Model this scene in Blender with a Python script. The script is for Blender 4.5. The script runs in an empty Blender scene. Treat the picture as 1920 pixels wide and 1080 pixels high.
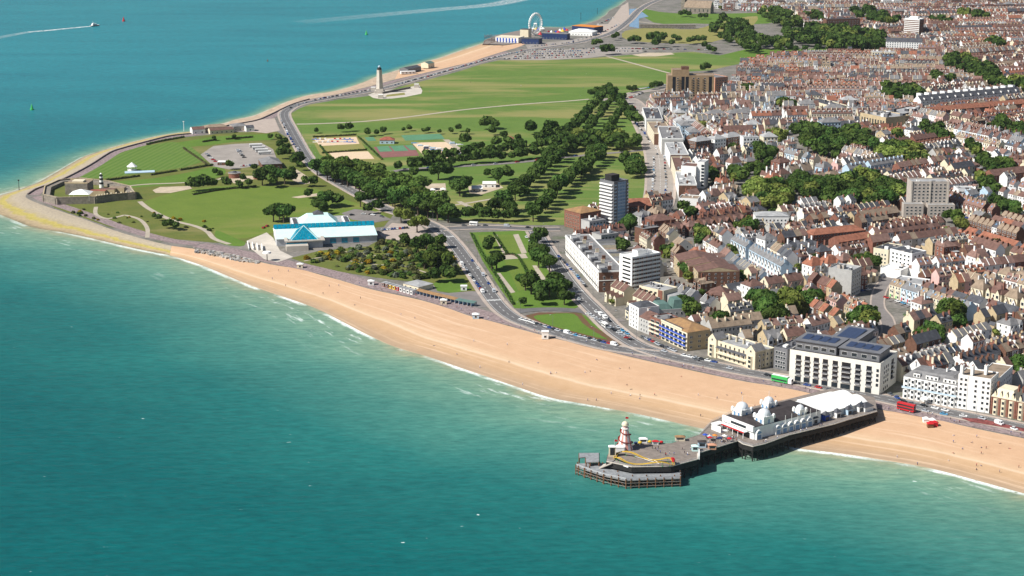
import bpy, math, random
import numpy as np
from mathutils import Vector, Matrix
from mathutils.geometry import tessellate_polygon
R = random.Random(7)
scene = bpy.context.scene
C = scene.collection
# ------------------------------------------------------------------ camera, sky, sun, exposure
FL, HZ, CAMH = 3300.0, -310.0, 315.0          # focal length in 1920-wide pixels, horizon row, flying height
PIT = math.atan((540 - HZ) / FL)
cam = bpy.data.cameras.new('camera')
cam.sensor_width = 36; cam.lens = FL / 1920 * 36; cam.clip_start = 5; cam.clip_end = 60000
camo = bpy.data.objects.new('camera', cam); C.objects.link(camo)
camo.location = (0, 0, CAMH); camo.rotation_euler = (math.pi / 2 - PIT, 0, 0)
scene.camera = camo
SUN_EL = math.radians(44); SUN_TO = (-0.92, -0.39)          # direction on the ground towards the sun
world = bpy.data.worlds.new('World'); scene.world = world; world.use_nodes = True
wn = world.node_tree; wn.nodes.clear()
sky = wn.nodes.new('ShaderNodeTexSky'); sky.sky_type = 'NISHITA'; sky.sun_disc = False
sky.sun_elevation = SUN_EL; sky.sun_rotation = math.atan2(SUN_TO[0], SUN_TO[1])
sky.air_density = 1.0; sky.dust_density = 0.6; sky.ozone_density = 1.5
bg = wn.nodes.new('ShaderNodeBackground'); bg.inputs[1].default_value = 0.056
wo = wn.nodes.new('ShaderNodeOutputWorld')
wn.links.new(sky.outputs[0], bg.inputs[0]); wn.links.new(bg.outputs[0], wo.inputs[0])
sl = bpy.data.lights.new('sun', 'SUN'); sl.energy = 4.9; sl.angle = math.radians(0.53); sl.color = (1.0, 0.97, 0.91)
so = bpy.data.objects.new('sun', sl); C.objects.link(so); so.location = (-800, -300, 900)
sd = Vector((SUN_TO[0] * math.cos(SUN_EL), SUN_TO[1] * math.cos(SUN_EL), math.sin(SUN_EL))).normalized()
so.rotation_euler = sd.to_track_quat('Z', 'Y').to_euler()
scene.view_settings.view_transform = 'Standard'; scene.view_settings.look = 'None'
scene.view_settings.gamma = 1; scene.view_settings.exposure = 0.45
try: scene.view_settings.use_curve_mapping = False
except Exception: pass

# ------------------------------------------------------------------ helpers
LZ = 3.0                                       # height of the land above the water
CP, SP = math.cos(PIT), math.sin(PIT)
def g(px, py, z=LZ):                           # where a line of sight of the survey photograph meets height z
    x = (px - 960) / FL; y = (540 - py) / FL
    t = (z - CAMH) / (-SP + y * CP)
    return (x * t, (CP + y * SP) * t)
def gl(pts, z=LZ): return [g(p[0], p[1], z) for p in pts]
def v2(a, b): return (b[0] - a[0], b[1] - a[1])
def unit(a):
    l = math.hypot(*a) or 1
    return (a[0] / l, a[1] / l)
def lerp(a, b, t): return tuple(a[i] + (b[i] - a[i]) * t for i in range(len(a)))
def dist(a, b): return math.hypot(a[0] - b[0], a[1] - b[1])
def smooth(pts, n=6, closed=False):            # Catmull-Rom
    P = list(pts); out = []
    m = len(P)
    rng = range(m) if closed else range(m - 1)
    for i in rng:
        p1, p2 = P[i], P[(i + 1) % m]
        p0 = P[(i - 1) % m] if closed or i > 0 else p1
        p3 = P[(i + 2) % m] if closed or i + 2 < m else p2
        for k in range(n):
            t = k / n
            out.append(tuple(0.5 * (2 * p1[j] + (p2[j] - p0[j]) * t + (2 * p0[j] - 5 * p1[j] + 4 * p2[j] - p3[j]) * t * t + (3 * p1[j] - p0[j] - 3 * p2[j] + p3[j]) * t ** 3) for j in range(2)))
    if not closed: out.append(tuple(P[-1][:2]))
    return out
def resample(pts, n):
    d = [0]
    for a, b in zip(pts, pts[1:]): d.append(d[-1] + dist(a, b))
    out = []; j = 0
    for i in range(n):
        t = d[-1] * i / (n - 1)
        while j < len(d) - 2 and d[j + 1] < t: j += 1
        s = (t - d[j]) / max(1e-9, d[j + 1] - d[j])
        out.append(lerp(pts[j], pts[j + 1], s))
    return out
def along(pts, step, start=0.0):               # points and headings every step metres
    out = []; need = start; acc = 0
    for a, b in zip(pts, pts[1:]):
        l = dist(a, b)
        while need <= acc + l and l > 0:
            t = (need - acc) / l
            out.append((lerp(a, b, t), math.atan2(b[1] - a[1], b[0] - a[0]))); need += step
        acc += l
    return out
def offset(pts, o):                            # o metres to the left of the line
    out = []
    for i, p in enumerate(pts):
        a = pts[max(0, i - 1)]; b = pts[min(len(pts) - 1, i + 1)]
        d = unit(v2(a, b)); out.append((p[0] - d[1] * o, p[1] + d[0] * o))
    return out

M = {}
def mat(name, col, rough=0.85, var=0.25, scale=0.25, col2=None, bump=0.0, spec=0.3, fine=True, obvar=0.0, metal=0.0):
    m = bpy.data.materials.new(name); m.use_nodes = True
    nt = m.node_tree; N = nt.nodes; L = nt.links
    b = N['Principled BSDF']; b.inputs['Roughness'].default_value = rough
    b.inputs['Specular IOR Level'].default_value = spec; b.inputs['Metallic'].default_value = metal
    c = (*col, 1)
    if var > 0 or col2 is not None:
        geo = N.new('ShaderNodeNewGeometry')
        n1 = N.new('ShaderNodeTexNoise'); n1.inputs['Scale'].default_value = scale; n1.inputs['Detail'].default_value = 6; n1.inputs['Roughness'].default_value = 0.65
        L.new(geo.outputs['Position'], n1.inputs['Vector'])
        rp = N.new('ShaderNodeValToRGB'); L.new(n1.outputs[0], rp.inputs[0])
        rp.color_ramp.elements[0].position = 0.33; rp.color_ramp.elements[1].position = 0.67
        if col2 is None:
            rp.color_ramp.elements[0].color = (*[x * (1 - var) for x in col], 1); rp.color_ramp.elements[1].color = (*[min(1, x * (1 + var)) for x in col], 1)
        else:
            rp.color_ramp.elements[0].color = c; rp.color_ramp.elements[1].color = (*col2, 1)
        out = rp.outputs[0]
        if obvar:
            oi = N.new('ShaderNodeObjectInfo'); mr = N.new('ShaderNodeMapRange'); L.new(oi.outputs['Random'], mr.inputs[0])
            mr.inputs[3].default_value = 1 - obvar; mr.inputs[4].default_value = 1 + obvar
            hs = N.new('ShaderNodeHueSaturation'); L.new(out, hs.inputs['Color']); L.new(mr.outputs[0], hs.inputs['Value']); out = hs.outputs[0]
        L.new(out, b.inputs['Base Color'])
        if bump:
            bm = N.new('ShaderNodeBump'); bm.inputs['Strength'].default_value = bump; bm.inputs['Distance'].default_value = 0.3
            L.new(n1.outputs[0], bm.inputs['Height']); L.new(bm.outputs[0], b.inputs['Normal'])
    else: b.inputs['Base Color'].default_value = c
    M[name] = m
    return m

class MB:                                      # collects faces, builds ONE mesh object
    def __init__(s): s.v = []; s.f = []; s.m = []
    def poly(s, pts, m):
        n = len(s.v); s.v.extend([tuple(p) for p in pts]); s.f.append(tuple(range(n, n + len(pts)))); s.m.append(m)
    def flat(s, pts, z, m):
        tr = tessellate_polygon([[Vector((p[0], p[1], 0)) for p in pts]])
        n = len(s.v); s.v.extend([(p[0], p[1], z) for p in pts])
        for t in tr:
            a, b, c = [pts[i] for i in t]
            if (b[0] - a[0]) * (c[1] - a[1]) - (b[1] - a[1]) * (c[0] - a[0]) < 0: t = (t[0], t[2], t[1])
            s.f.append(tuple(n + i for i in t)); s.m.append(m)
    def prism(s, pts, z0, z1, m, mt=None):
        ar = sum(pts[i][0] * pts[(i + 1) % len(pts)][1] - pts[(i + 1) % len(pts)][0] * pts[i][1] for i in range(len(pts)))
        if ar < 0: pts = pts[::-1]
        for i in range(len(pts)):
            a, b = pts[i], pts[(i + 1) % len(pts)]
            s.poly([(*a, z0), (*b, z0), (*b, z1), (*a, z1)], m)
        s.flat(pts, z1, mt or m)
    def box(s, x0, x1, y0, y1, z0, z1, m, mt=None):
        s.prism([(x0, y0), (x1, y0), (x1, y1), (x0, y1)], z0, z1, m, mt)
    def obox(s, c, u, hx, hy, z0, z1, m, mt=None):        # oriented box, u = direction of its length
        w = (-u[1], u[0])
        P = [(c[0] + u[0] * a * hx + w[0] * b * hy, c[1] + u[1] * a * hx + w[1] * b * hy) for a, b in ((-1, -1), (1, -1), (1, 1), (-1, 1))]
        s.prism(P, z0, z1, m, mt)
    def gable(s, x0, x1, y0, y1, ze, zr, m, mw, ov=0.25, th=0.15):   # ridge along x, gable ends in mw
        ym = (y0 + y1) / 2; sl = (zr - ze) / (ym - y0); zo = ze - ov * sl
        A = [(x0 - .05, y0 - ov, zo), (x1 + .05, y0 - ov, zo), (x1 + .05, ym, zr), (x0 - .05, ym, zr)]
        B = [(x1 + .05, y1 + ov, zo), (x0 - .05, y1 + ov, zo), (x0 - .05, ym, zr), (x1 + .05, ym, zr)]
        for q in (A, B): s.poly([(p[0], p[1], p[2] + th) for p in q], m)
        s.poly([A[0], (A[0][0], A[0][1], A[0][2] + th), (A[1][0], A[1][1], A[1][2] + th), A[1]][::-1], m)
        s.poly([B[0], (B[0][0], B[0][1], B[0][2] + th), (B[1][0], B[1][1], B[1][2] + th), B[1]][::-1], m)
        if mw:
            s.poly([(x0, y1, ze), (x0, y0, ze), (x0, ym, zr)], mw); s.poly([(x1, y0, ze), (x1, y1, ze), (x1, ym, zr)], mw)
    def hip(s, x0, x1, y0, y1, ze, zr, m, ov=0.35, flat=0.0):
        x0 -= ov; x1 += ov; y0 -= ov; y1 += ov
        w, d = x1 - x0, y1 - y0; k = min(w, d) / 2 * (1 - flat)
        P = [(x0, y0, ze), (x1, y0, ze), (x1, y1, ze), (x0, y1, ze)]
        if flat == 0 and abs(w - d) > .5:
            if w > d: a, b = (x0 + k, (y0 + y1) / 2, zr), (x1 - k, (y0 + y1) / 2, zr); F = [(P[0], P[1], b, a), (P[1], P[2], b), (P[2], P[3], a, b), (P[3], P[0], a)]
            else: a, b = ((x0 + x1) / 2, y0 + k, zr), ((x0 + x1) / 2, y1 - k, zr); F = [(P[0], P[1], a), (P[1], P[2], b, a), (P[2], P[3], b), (P[3], P[0], a, b)]
        else:
            Q = [(x0 + k, y0 + k, zr), (x1 - k, y0 + k, zr), (x1 - k, y1 - k, zr), (x0 + k, y1 - k, zr)]
            F = [(P[i], P[(i + 1) % 4], Q[(i + 1) % 4], Q[i]) for i in range(4)]
            if flat > 0: F.append(tuple(Q))
        for q in F: s.poly(q, m)
    def cyl(s, c, r0, r1, z0, z1, n, m, mt=None, cap=True):
        A = [(c[0] + r0 * math.cos(2 * math.pi * i / n), c[1] + r0 * math.sin(2 * math.pi * i / n), z0) for i in range(n)]
        B = [(c[0] + r1 * math.cos(2 * math.pi * i / n), c[1] + r1 * math.sin(2 * math.pi * i / n), z1) for i in range(n)]
        for i in range(n):
            j = (i + 1) % n; s.poly([A[i], A[j], B[j], B[i]], m)
        if cap: s.poly(B, mt or m)
    def lathe(s, c, prof, n, m):
        for (r0, z0), (r1, z1) in zip(prof, prof[1:]): s.cyl(c, r0, r1, z0, z1, n, m, cap=False)
        if prof[-1][0] > 0.01: s.cyl(c, prof[-1][0], prof[-1][0] * .98, prof[-1][1], prof[-1][1] + .01, n, m)
    def tube(s, a, b, r, m, n=4):
        a = Vector(a); b = Vector(b); d = (b - a).normalized()
        up = Vector((0, 0, 1)) if abs(d.z) < .9 else Vector((1, 0, 0))
        e1 = d.cross(up).normalized(); e2 = d.cross(e1)
        A = []; B = []
        for i in range(n):
            t = 2 * math.pi * (i + .5) / n; o = e1 * math.cos(t) * r + e2 * math.sin(t) * r
            A.append(tuple(a + o)); B.append(tuple(b + o))
        for i in range(n):
            j = (i + 1) % n; s.poly([A[j], A[i], B[i], B[j]], m)
        s.poly(A, m); s.poly(B[::-1], m)
    def add(s, o, mx=None, swap=None):
        n = len(s.v)
        s.v.extend(o.v if mx is None else [tuple(mx @ Vector(p)) for p in o.v])
        s.f.extend([tuple(n + i for i in f) for f in o.f]); s.m.extend([swap.get(x, x) for x in o.m] if swap else o.m)
    def mesh(s, name, org=(0, 0, 0)):
        me = bpy.data.meshes.new(name)
        o = np.array(org)
        me.from_pydata((np.array(s.v) - o).tolist() if s.v else [], [], s.f)
        names = list(dict.fromkeys(s.m)); idx = {k: i for i, k in enumerate(names)}
        for k in names: me.materials.append(M[k])
        if len(names) > 1: me.polygons.foreach_set('material_index', [idx[k] for k in s.m])
        me.update()
        return me
    def build(s, name, parent=None, org=(0, 0, 0)):
        ob = bpy.data.objects.new(name, s.mesh(name, org)); C.objects.link(ob)
        if parent is not None: ob.parent = parent
        else: ob.location = org
        return ob
def tag(o, label=None, cat=None, group=None, kind=None):
    if label: o['label'] = label
    if cat: o['category'] = cat
    if group: o['group'] = group
    if kind: o['kind'] = kind
    return o
def struct(o): o['kind'] = 'structure'; return o
class Thing:                                   # an Empty at the base; parts are given in world coordinates
    def __init__(s, name, label, cat, loc, group=None, z=LZ):
        s.o = bpy.data.objects.new(name, None); C.objects.link(s.o)
        s.loc = (loc[0], loc[1], z if len(loc) < 3 else loc[2]); s.o.location = s.loc
        tag(s.o, label, cat, group)
    def part(s, name, mb, parent=None, label=None, kind=None):
        o = mb.build(name, parent or s.o, s.loc)
        tag(o, label=label, kind=kind); return o
_cache = {}
def piece(key, fn, name, parent, mx, rel=(0, 0, 0)):   # one of many alike pieces; shares its mesh
    if key not in _cache: _cache[key] = fn().mesh(name)
    o = bpy.data.objects.new(name, _cache[key]); C.objects.link(o); o.parent = parent
    o.matrix_local = Matrix.Translation([-x for x in rel]) @ mx
    return o
def frame(p, u, z=0.0):                        # matrix: local x along u, local y = left of u, origin p
    return Matrix(((u[0], -u[1], 0, p[0]), (u[1], u[0], 0, p[1]), (0, 0, 1, z), (0, 0, 0, 1)))
def inpoly(p, P):
    x, y = p; c = False; j = len(P) - 1
    for i in range(len(P)):
        if (P[i][1] > y) != (P[j][1] > y) and x < (P[j][0] - P[i][0]) * (y - P[i][1]) / (P[j][1] - P[i][1]) + P[i][0]: c = not c
        j = i
    return c
ORD = 'first second third fourth fifth sixth seventh eighth ninth tenth eleventh twelfth thirteenth fourteenth fifteenth sixteenth seventeenth eighteenth nineteenth twentieth'.split()
def ordn(i):
    if i < 20: return ORD[i]
    tens = {2: 'twenty', 3: 'thirty', 4: 'forty', 5: 'fifty', 6: 'sixty', 7: 'seventy', 8: 'eighty', 9: 'ninety'}
    n = i + 1; t, u = divmod(n, 10)
    if t > 9: return f'{n}th'
    return (tens[t][:-1] + 'ieth') if u == 0 else tens[t] + '-' + ORD[u - 1]

# ------------------------------------------------------------------ materials
mat('white', (.79, .78, .75), .7, .07, .3); mat('cream', (.68, .60, .44), .8, .08, .3); mat('buff', (.46, .36, .22), .85, .15, .3)
mat('buff_brown', (.31, .215, .125), .9, .15, .3); mat('red_brick', (.215, .092, .063), .9, .25, .5); mat('brown_brick', (.14, .07, .045), .9, .25, .5); mat('salmon', (.5, .25, .16), .9, .15, .4)
mat('grey_render', (.42, .41, .39), .85, .1, .3); mat('pale_blue', (.42, .54, .64), .8, .1, .3); mat('pink', (.62, .40, .36), .8, .1, .3); mat('mustard', (.62, .45, .16), .8, .1, .3)
mat('stone', (.22, .19, .155), .9, .3, .4); mat('dark_stone', (.17, .15, .13), .9, .35, .3); mat('concrete', (.44, .385, .335), .85, .12, .2)
mat('roof_terracotta', (.27, .108, .066), .9, .3, .35); mat('roof_brown', (.145, .08, .064), .9, .3, .35); mat('roof_slate', (.07, .072, .082), .75, .3, .35)
mat('roof_grey', (.185, .18, .18), .85, .25, .35); mat('roof_lichen', (.36, .21, .09), .9, .4, .3, (.22, .13, .07)); mat('roof_red', (.27, .085, .055), .9, .25, .35)
mat('roof_pink', (.215, .128, .104), .9, .28, .35); mat('off_white', (.72, .69, .62), .75, .07, .3)
mat('roof_flat', (.33, .33, .33), .8, .25, .2); mat('roof_tan', (.26, .195, .14), .9, .25, .3)
mat('roof_dark', (.042, .034, .034), .8, .3, .3); mat('roof_green', (.10, .17, .15), .7, .2, .3)
mat('glass', (.02, .028, .035), .12, 0, spec=.6); mat('glass_blue', (.16, .30, .48), .15, .25, .25, spec=.6); mat('glass_dark', (.012, .015, .02), .2, 0, spec=.5)
mat('blue', (.03, .08, .42), .6, .1); mat('dark_blue', (.012, .03, .10), .6, .15); mat('red', (.50, .02, .025), .5, .08); mat('yellow', (.72, .48, .03), .6, .1); mat('orange', (.62, .22, .03), .7, .1)
mat('green', (.05, .42, .10), .5, .1); mat('black', (.015, .015, .017), .6, .1); mat('metal_grey', (.16, .16, .17), .5, .15); mat('dark_iron', (.022, .021, .02), .7, .3); mat('rust', (.16, .075, .035), .9, .4, .6)
mat('timber', (.21, .19, .17), .9, .3, .6); mat('deck', (.215, .18, .155), .9, .22, .35); mat('planks', (.24, .25, .26), .85, .25, .5); mat('tyre', (.012, .012, .012), .9, 0)
mat('turquoise', (.58, .78, .745), .45, .07, .2); mat('teal_glass', (.0, .20, .30), .2, .3, .4, spec=.6); mat('tyrol', (.42, .43, .45), .8, .12)
mat('silver', (.45, .47, .5), .35, .05, spec=.5); mat('car_white', (.78, .78, .77), .3, 0, spec=.5); mat('car_black', (.012, .012, .015), .25, 0, spec=.5); mat('car_blue', (.02, .06, .25), .3, 0, spec=.5)
mat('car_red', (.42, .015, .015), .3, 0, spec=.5); mat('car_grey', (.10, .105, .115), .3, 0, spec=.5); mat('car_sky', (.08, .30, .50), .3, 0, spec=.5)
mat('skin', (.5, .3, .22), .7, 0); mat('cloth_dark', (.03, .03, .045), .9, 0); mat('cloth_red', (.4, .04, .05), .9, 0); mat('cloth_blue', (.05, .12, .35), .9, 0); mat('cloth_white', (.7, .7, .68), .9, 0)
mat('bark', (.09, .065, .045), .95, .3, 1.0)
# ------------------------------------------------------------------ ground, shore and sea
def nodes_of(name):
    m = bpy.data.materials.new(name); m.use_nodes = True; M[name] = m
    return m, m.node_tree.nodes, m.node_tree.links, m.node_tree.nodes['Principled BSDF']
def ramp(N, L, src, stops):
    r = N.new('ShaderNodeValToRGB'); L.new(src, r.inputs[0]); e = r.color_ramp.elements
    while len(e) < len(stops): e.new(0.5)
    for i, (p, c) in enumerate(stops): e[i].position = p; e[i].color = (*c, 1) if len(c) == 3 else c
    return r.outputs[0]
def noise(N, L, vec, scale, detail=5, rough=.6, dist_=0.0):
    n = N.new('ShaderNodeTexNoise'); n.inputs['Scale'].default_value = scale; n.inputs['Detail'].default_value = detail; n.inputs['Roughness'].default_value = rough; n.inputs['Distortion'].default_value = dist_
    L.new(vec, n.inputs['Vector']); return n.outputs[0]
def mapping(N, L, vec, rot=0, sc=(1, 1, 1)):
    mp = N.new('ShaderNodeMapping'); mp.inputs['Rotation'].default_value = (0, 0, rot); mp.inputs['Scale'].default_value = sc
    L.new(vec, mp.inputs[0]); return mp.outputs[0]
def mixc(N, L, fac, a, b, mode='MIX'):
    x = N.new('ShaderNodeMix'); x.data_type = 'RGBA'; x.blend_type = mode
    for sock, val in ((0, fac), (6, a), (7, b)):
        if hasattr(val, 'is_output'): L.new(val, x.inputs[sock])
        elif sock == 0: x.inputs[0].default_value = val
        else: x.inputs[sock].default_value = (*val, 1)
    return x.outputs[2]
def mth(N, L, op, a, b=None, clamp=False):
    x = N.new('ShaderNodeMath'); x.operation = op; x.use_clamp = clamp
    for i, val in enumerate((a, b)):
        if val is None: continue
        if hasattr(val, 'is_output'): L.new(val, x.inputs[i])
        else: x.inputs[i].default_value = val
    return x.outputs[0]
def smoothstep(N, L, src, a, b, lo=0, hi=1):
    x = N.new('ShaderNodeMapRange'); x.interpolation_type = 'SMOOTHSTEP'; L.new(src, x.inputs[0])
    for i, vv in enumerate((a, b, lo, hi)): x.inputs[i + 1].default_value = vv
    return x.outputs[0]
def pos(N): return N.new('ShaderNodeNewGeometry').outputs['Position']

# grass in three states of wear
def grass(name, a, b, dry, amount, stripes=None):
    m, N, L, B = nodes_of(name); P = pos(N)
    c = ramp(N, L, noise(N, L, P, .05, 8, .7), [(.3, a), (.7, b)])
    st = mapping(N, L, P, math.radians(-12), (.004, .016, .02))
    d = noise(N, L, st, 1.0, 6, .62, .6)
    c = mixc(N, L, smoothstep(N, L, d, .62 - amount, .80 - amount), c, dry)
    if stripes:
        sp = mapping(N, L, P, stripes[0], (stripes[1],) * 3)
        w = N.new('ShaderNodeTexWave'); w.inputs['Scale'].default_value = 1; w.inputs['Distortion'].default_value = .6; L.new(sp, w.inputs[0])
        c = mixc(N, L, mth(N, L, 'MULTIPLY', w.outputs[1], .55), c, stripes[2])
    f = noise(N, L, P, .9, 4, .7)
    c = mixc(N, L, .35, c, ramp(N, L, f, [(.25, tuple(x * .6 for x in a)), (.75, tuple(min(1, x * 1.35) for x in b))]))
    L.new(c, B.inputs['Base Color']); B.inputs['Roughness'].default_value = .95; B.inputs['Specular IOR Level'].default_value = .15
grass('grass', (.082, .148, .027), (.125, .195, .040), (.30, .25, .10), .17)
grass('grass_rich', (.075, .145, .02), (.12, .20, .03), (.2, .2, .06), -.02)
grass('grass_field', (.098, .155, .023), (.145, .198, .034), (.24, .22, .07), .10)
grass('grass_arena', (.07, .145, .02), (.10, .18, .027), (.2, .2, .06), .0, (math.radians(9), .05, (.19, .235, .075)))
grass('grass_dry', (.20, .20, .055), (.26, .23, .08), (.32, .26, .12), .1)
grass('heath', (.075, .115, .022), (.16, .16, .04), (.27, .22, .10), .08)
# city ground: asphalt, yards and garden green
m, N, L, B = nodes_of('city_ground'); P = pos(N)
c = ramp(N, L, noise(N, L, P, .035, 6, .7), [(.36, (.05, .085, .02)), (.45, (.13, .12, .10)), (.55, (.20, .18, .16)), (.68, (.28, .25, .21))])
c = mixc(N, L, .5, c, ramp(N, L, noise(N, L, P, .3, 5, .7), [(.3, (.06, .07, .05)), (.55, (.19, .17, .15)), (.75, (.34, .30, .26))]))
L.new(c, B.inputs['Base Color']); B.inputs['Roughness'].default_value = .95
mat('asphalt', (.13, .125, .125), .9, .16, .12); mat('asphalt_pale', (.30, .265, .235), .9, .14, .08); mat('asphalt_grey', (.20, .18, .17), .9, .14, .1)
mat('pavement', (.40, .33, .28), .9, .12, .2); mat('promenade', (.25, .19, .185), .9, .45, .55); mat('gravel', (.47, .385, .28), .95, .15, .15)
mat('path', (.40, .345, .27), .95, .12, .2); mat('marking', (.72, .72, .70), .8, .05); mat('sand_court', (.62, .47, .32), .95, .08, .3)
mat('court_green', (.09, .22, .12), .9, .12, .2); mat('court_red', (.22, .095, .085), .9, .15, .2); mat('bed_red', (.20, .055, .05), .95, .5, .4); mat('pale_concrete', (.50, .45, .385), .9, .16, .08)
# sand: t runs from the promenade (0) to the water (1)
m, N, L, B = nodes_of('sand'); P = pos(N)
at = N.new('ShaderNodeAttribute'); at.attribute_name = 't'; T = at.outputs['Fac']
wob = mth(N, L, 'ADD', T, mth(N, L, 'MULTIPLY', mth(N, L, 'SUBTRACT', noise(N, L, P, .018, 4, .6), .5), .10))
c = ramp(N, L, wob, [(0, (.54, .338, .208)), (.30, (.555, .345, .21)), (.52, (.56, .355, .218)), (.62, (.60, .42, .265)), (.655, (.70, .54, .38)), (.685, (.53, .345, .195)), (.80, (.47, .30, .165)), (.90, (.385, .265, .165)), (1, (.30, .225, .155))])
c = mixc(N, L, .30, c, ramp(N, L, noise(N, L, P, .09, 7, .75), [(.3, (.42, .25, .125)), (.7, (.66, .44, .27))]))
ln = N.new('ShaderNodeCombineXYZ'); L.new(T, ln.inputs[0]); sc = mth(N, L, 'MULTIPLY', T, 26)
cb = N.new('ShaderNodeCombineXYZ'); L.new(sc, cb.inputs[0]); sx = N.new('ShaderNodeSeparateXYZ'); L.new(P, sx.inputs[0])
L.new(mth(N, L, 'MULTIPLY', sx.outputs[0], .012), cb.inputs[1]); L.new(mth(N, L, 'MULTIPLY', sx.outputs[1], .003), cb.inputs[2])
c = mixc(N, L, smoothstep(N, L, noise(N, L, cb.outputs[0], 1.0, 4, .6), .54, .70, 0, .6), c, (.68, .49, .33))
L.new(c, B.inputs['Base Color']); B.inputs['Roughness'].default_value = .95
bp = N.new('ShaderNodeBump'); bp.inputs['Strength'].default_value = .5; bp.inputs['Distance'].default_value = .4; L.new(noise(N, L, P, .35, 6, .7), bp.inputs['Height']); L.new(bp.outputs[0], B.inputs['Normal'])
# weedy rocks at the point
m, N, L, B = nodes_of('shore_rock'); P = pos(N)
at = N.new('ShaderNodeAttribute'); at.attribute_name = 't'
wob = mth(N, L, 'ADD', at.outputs['Fac'], mth(N, L, 'MULTIPLY', mth(N, L, 'SUBTRACT', noise(N, L, P, .06, 6, .7), .5), .5))
c = ramp(N, L, wob, [(0, (.34, .285, .25)), (.30, (.42, .355, .29)), (.46, (.38, .31, .20)), (.54, (.46, .37, .04)), (.66, (.40, .33, .05)), (.73, (.42, .31, .19)), (.86, (.33, .235, .15)), (.94, (.16, .12, .08)), (1, (.09, .08, .06))])
c = mixc(N, L, .4, c, ramp(N, L, noise(N, L, P, .45, 5, .7), [(.3, (.13, .10, .05)), (.7, (.56, .46, .24))]))
L.new(c, B.inputs['Base Color']); B.inputs['Roughness'].default_value = .95
mat('shingle', (.42, .315, .225), .95, .25, .15)
# the sea: colour follows the depth (distance from the shore), ripples, foam at the edge
m, N, L, B = nodes_of('sea'); P = pos(N)
at = N.new('ShaderNodeAttribute'); at.attribute_name = 'shore'; D = at.outputs['Fac']
Dn = mth(N, L, 'ADD', D, mth(N, L, 'MULTIPLY', mth(N, L, 'SUBTRACT', noise(N, L, P, .012, 5, .6, .5), .5), 46))
c = ramp(N, L, mth(N, L, 'DIVIDE', mth(N, L, 'MAXIMUM', Dn, 0), 400, True), [(0, (.26, .275, .185)), (.02, (.175, .265, .19)), (.08, (.11, .235, .18)), (.17, (.055, .185, .155)), (.33, (.012, .126, .120)), (.6, (.002, .090, .094)), (1, (.0005, .078, .086))])
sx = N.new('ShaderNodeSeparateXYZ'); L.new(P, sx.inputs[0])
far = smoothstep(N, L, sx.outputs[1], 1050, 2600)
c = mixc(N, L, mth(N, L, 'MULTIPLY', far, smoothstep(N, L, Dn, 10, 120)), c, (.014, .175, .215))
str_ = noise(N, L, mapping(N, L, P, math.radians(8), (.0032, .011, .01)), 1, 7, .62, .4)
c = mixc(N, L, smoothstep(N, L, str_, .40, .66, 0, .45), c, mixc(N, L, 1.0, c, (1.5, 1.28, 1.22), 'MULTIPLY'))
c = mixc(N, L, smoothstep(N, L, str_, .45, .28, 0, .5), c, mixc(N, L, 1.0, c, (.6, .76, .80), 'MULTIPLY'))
ripple_shade = noise(N, L, mapping(N, L, P, math.radians(-20), (.10, .26, .2)), 1, 6, .68)
c = mixc(N, L, 1.0, c, ramp(N, L, ripple_shade, [(.3, (.66, .77, .78)), (.7, (1.36, 1.24, 1.22))]), 'MULTIPLY')  # light and dark sides of the ripples put into the water colour
wk = noise(N, L, mapping(N, L, P, math.radians(-18), (.16, .34, .3)), 1, 3, .5)
w2 = noise(N, L, P, .012, 3, .5)
caps = mth(N, L, 'MULTIPLY', smoothstep(N, L, wk, .73, .78), smoothstep(N, L, w2, .46, .62))
# breaking lines run along the shore: rings of equal distance, torn by noise
ring = N.new('ShaderNodeCombineXYZ'); L.new(mth(N, L, 'MULTIPLY', D, .13), ring.inputs[0]); L.new(mth(N, L, 'MULTIPLY', sx.outputs[0], .034), ring.inputs[1]); L.new(mth(N, L, 'MULTIPLY', sx.outputs[1], .016), ring.inputs[2])
rn = noise(N, L, ring.outputs[0], 1.4, 5, .62)
band = mth(N, L, 'MULTIPLY', mth(N, L, 'MULTIPLY', smoothstep(N, L, D, 52, 10), smoothstep(N, L, noise(N, L, P, .011, 3, .5), .42, .6)), smoothstep(N, L, rn, .55, .70))
at2 = N.new('ShaderNodeAttribute'); at2.attribute_name = 'surf'
band = mth(N, L, 'MULTIPLY', band, at2.outputs['Fac'])
edge = mth(N, L, 'MULTIPLY', smoothstep(N, L, mth(N, L, 'ADD', D, mth(N, L, 'MULTIPLY', noise(N, L, P, .05, 5, .65), 7)), 8.2, 5.2), mth(N, L, 'MULTIPLY', mth(N, L, 'ADD', mth(N, L, 'MULTIPLY', at2.outputs['Fac'], .85), .1), smoothstep(N, L, noise(N, L, P, .022, 4, .6), .38, .56)))
foam = mth(N, L, 'MAXIMUM', mth(N, L, 'MAXIMUM', caps, band), edge, True)
foam = mth(N, L, 'MULTIPLY', foam, smoothstep(N, L, noise(N, L, P, .6, 4, .7), .30, .52), True)
c = mixc(N, L, foam, c, (.78, .80, .78))
c = mixc(N, L, 1.0, c, (1.0, 1.06, 1.04), 'MULTIPLY')
DF = N.new('ShaderNodeBsdfDiffuse'); L.new(c, DF.inputs[0]); GLS = N.new('ShaderNodeBsdfGlossy'); GLS.inputs['Roughness'].default_value = .22; FR = N.new('ShaderNodeFresnel'); FR.inputs[0].default_value = 1.33; MXS = N.new('ShaderNodeMixShader')
L.new(mth(N, L, 'MULTIPLY', mth(N, L, 'MULTIPLY', FR.outputs[0], .40), mth(N, L, 'SUBTRACT', 1, foam)), MXS.inputs[0]); L.new(DF.outputs[0], MXS.inputs[1]); L.new(GLS.outputs[0], MXS.inputs[2]); L.new(MXS.outputs[0], N['Material Output'].inputs['Surface'])
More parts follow.
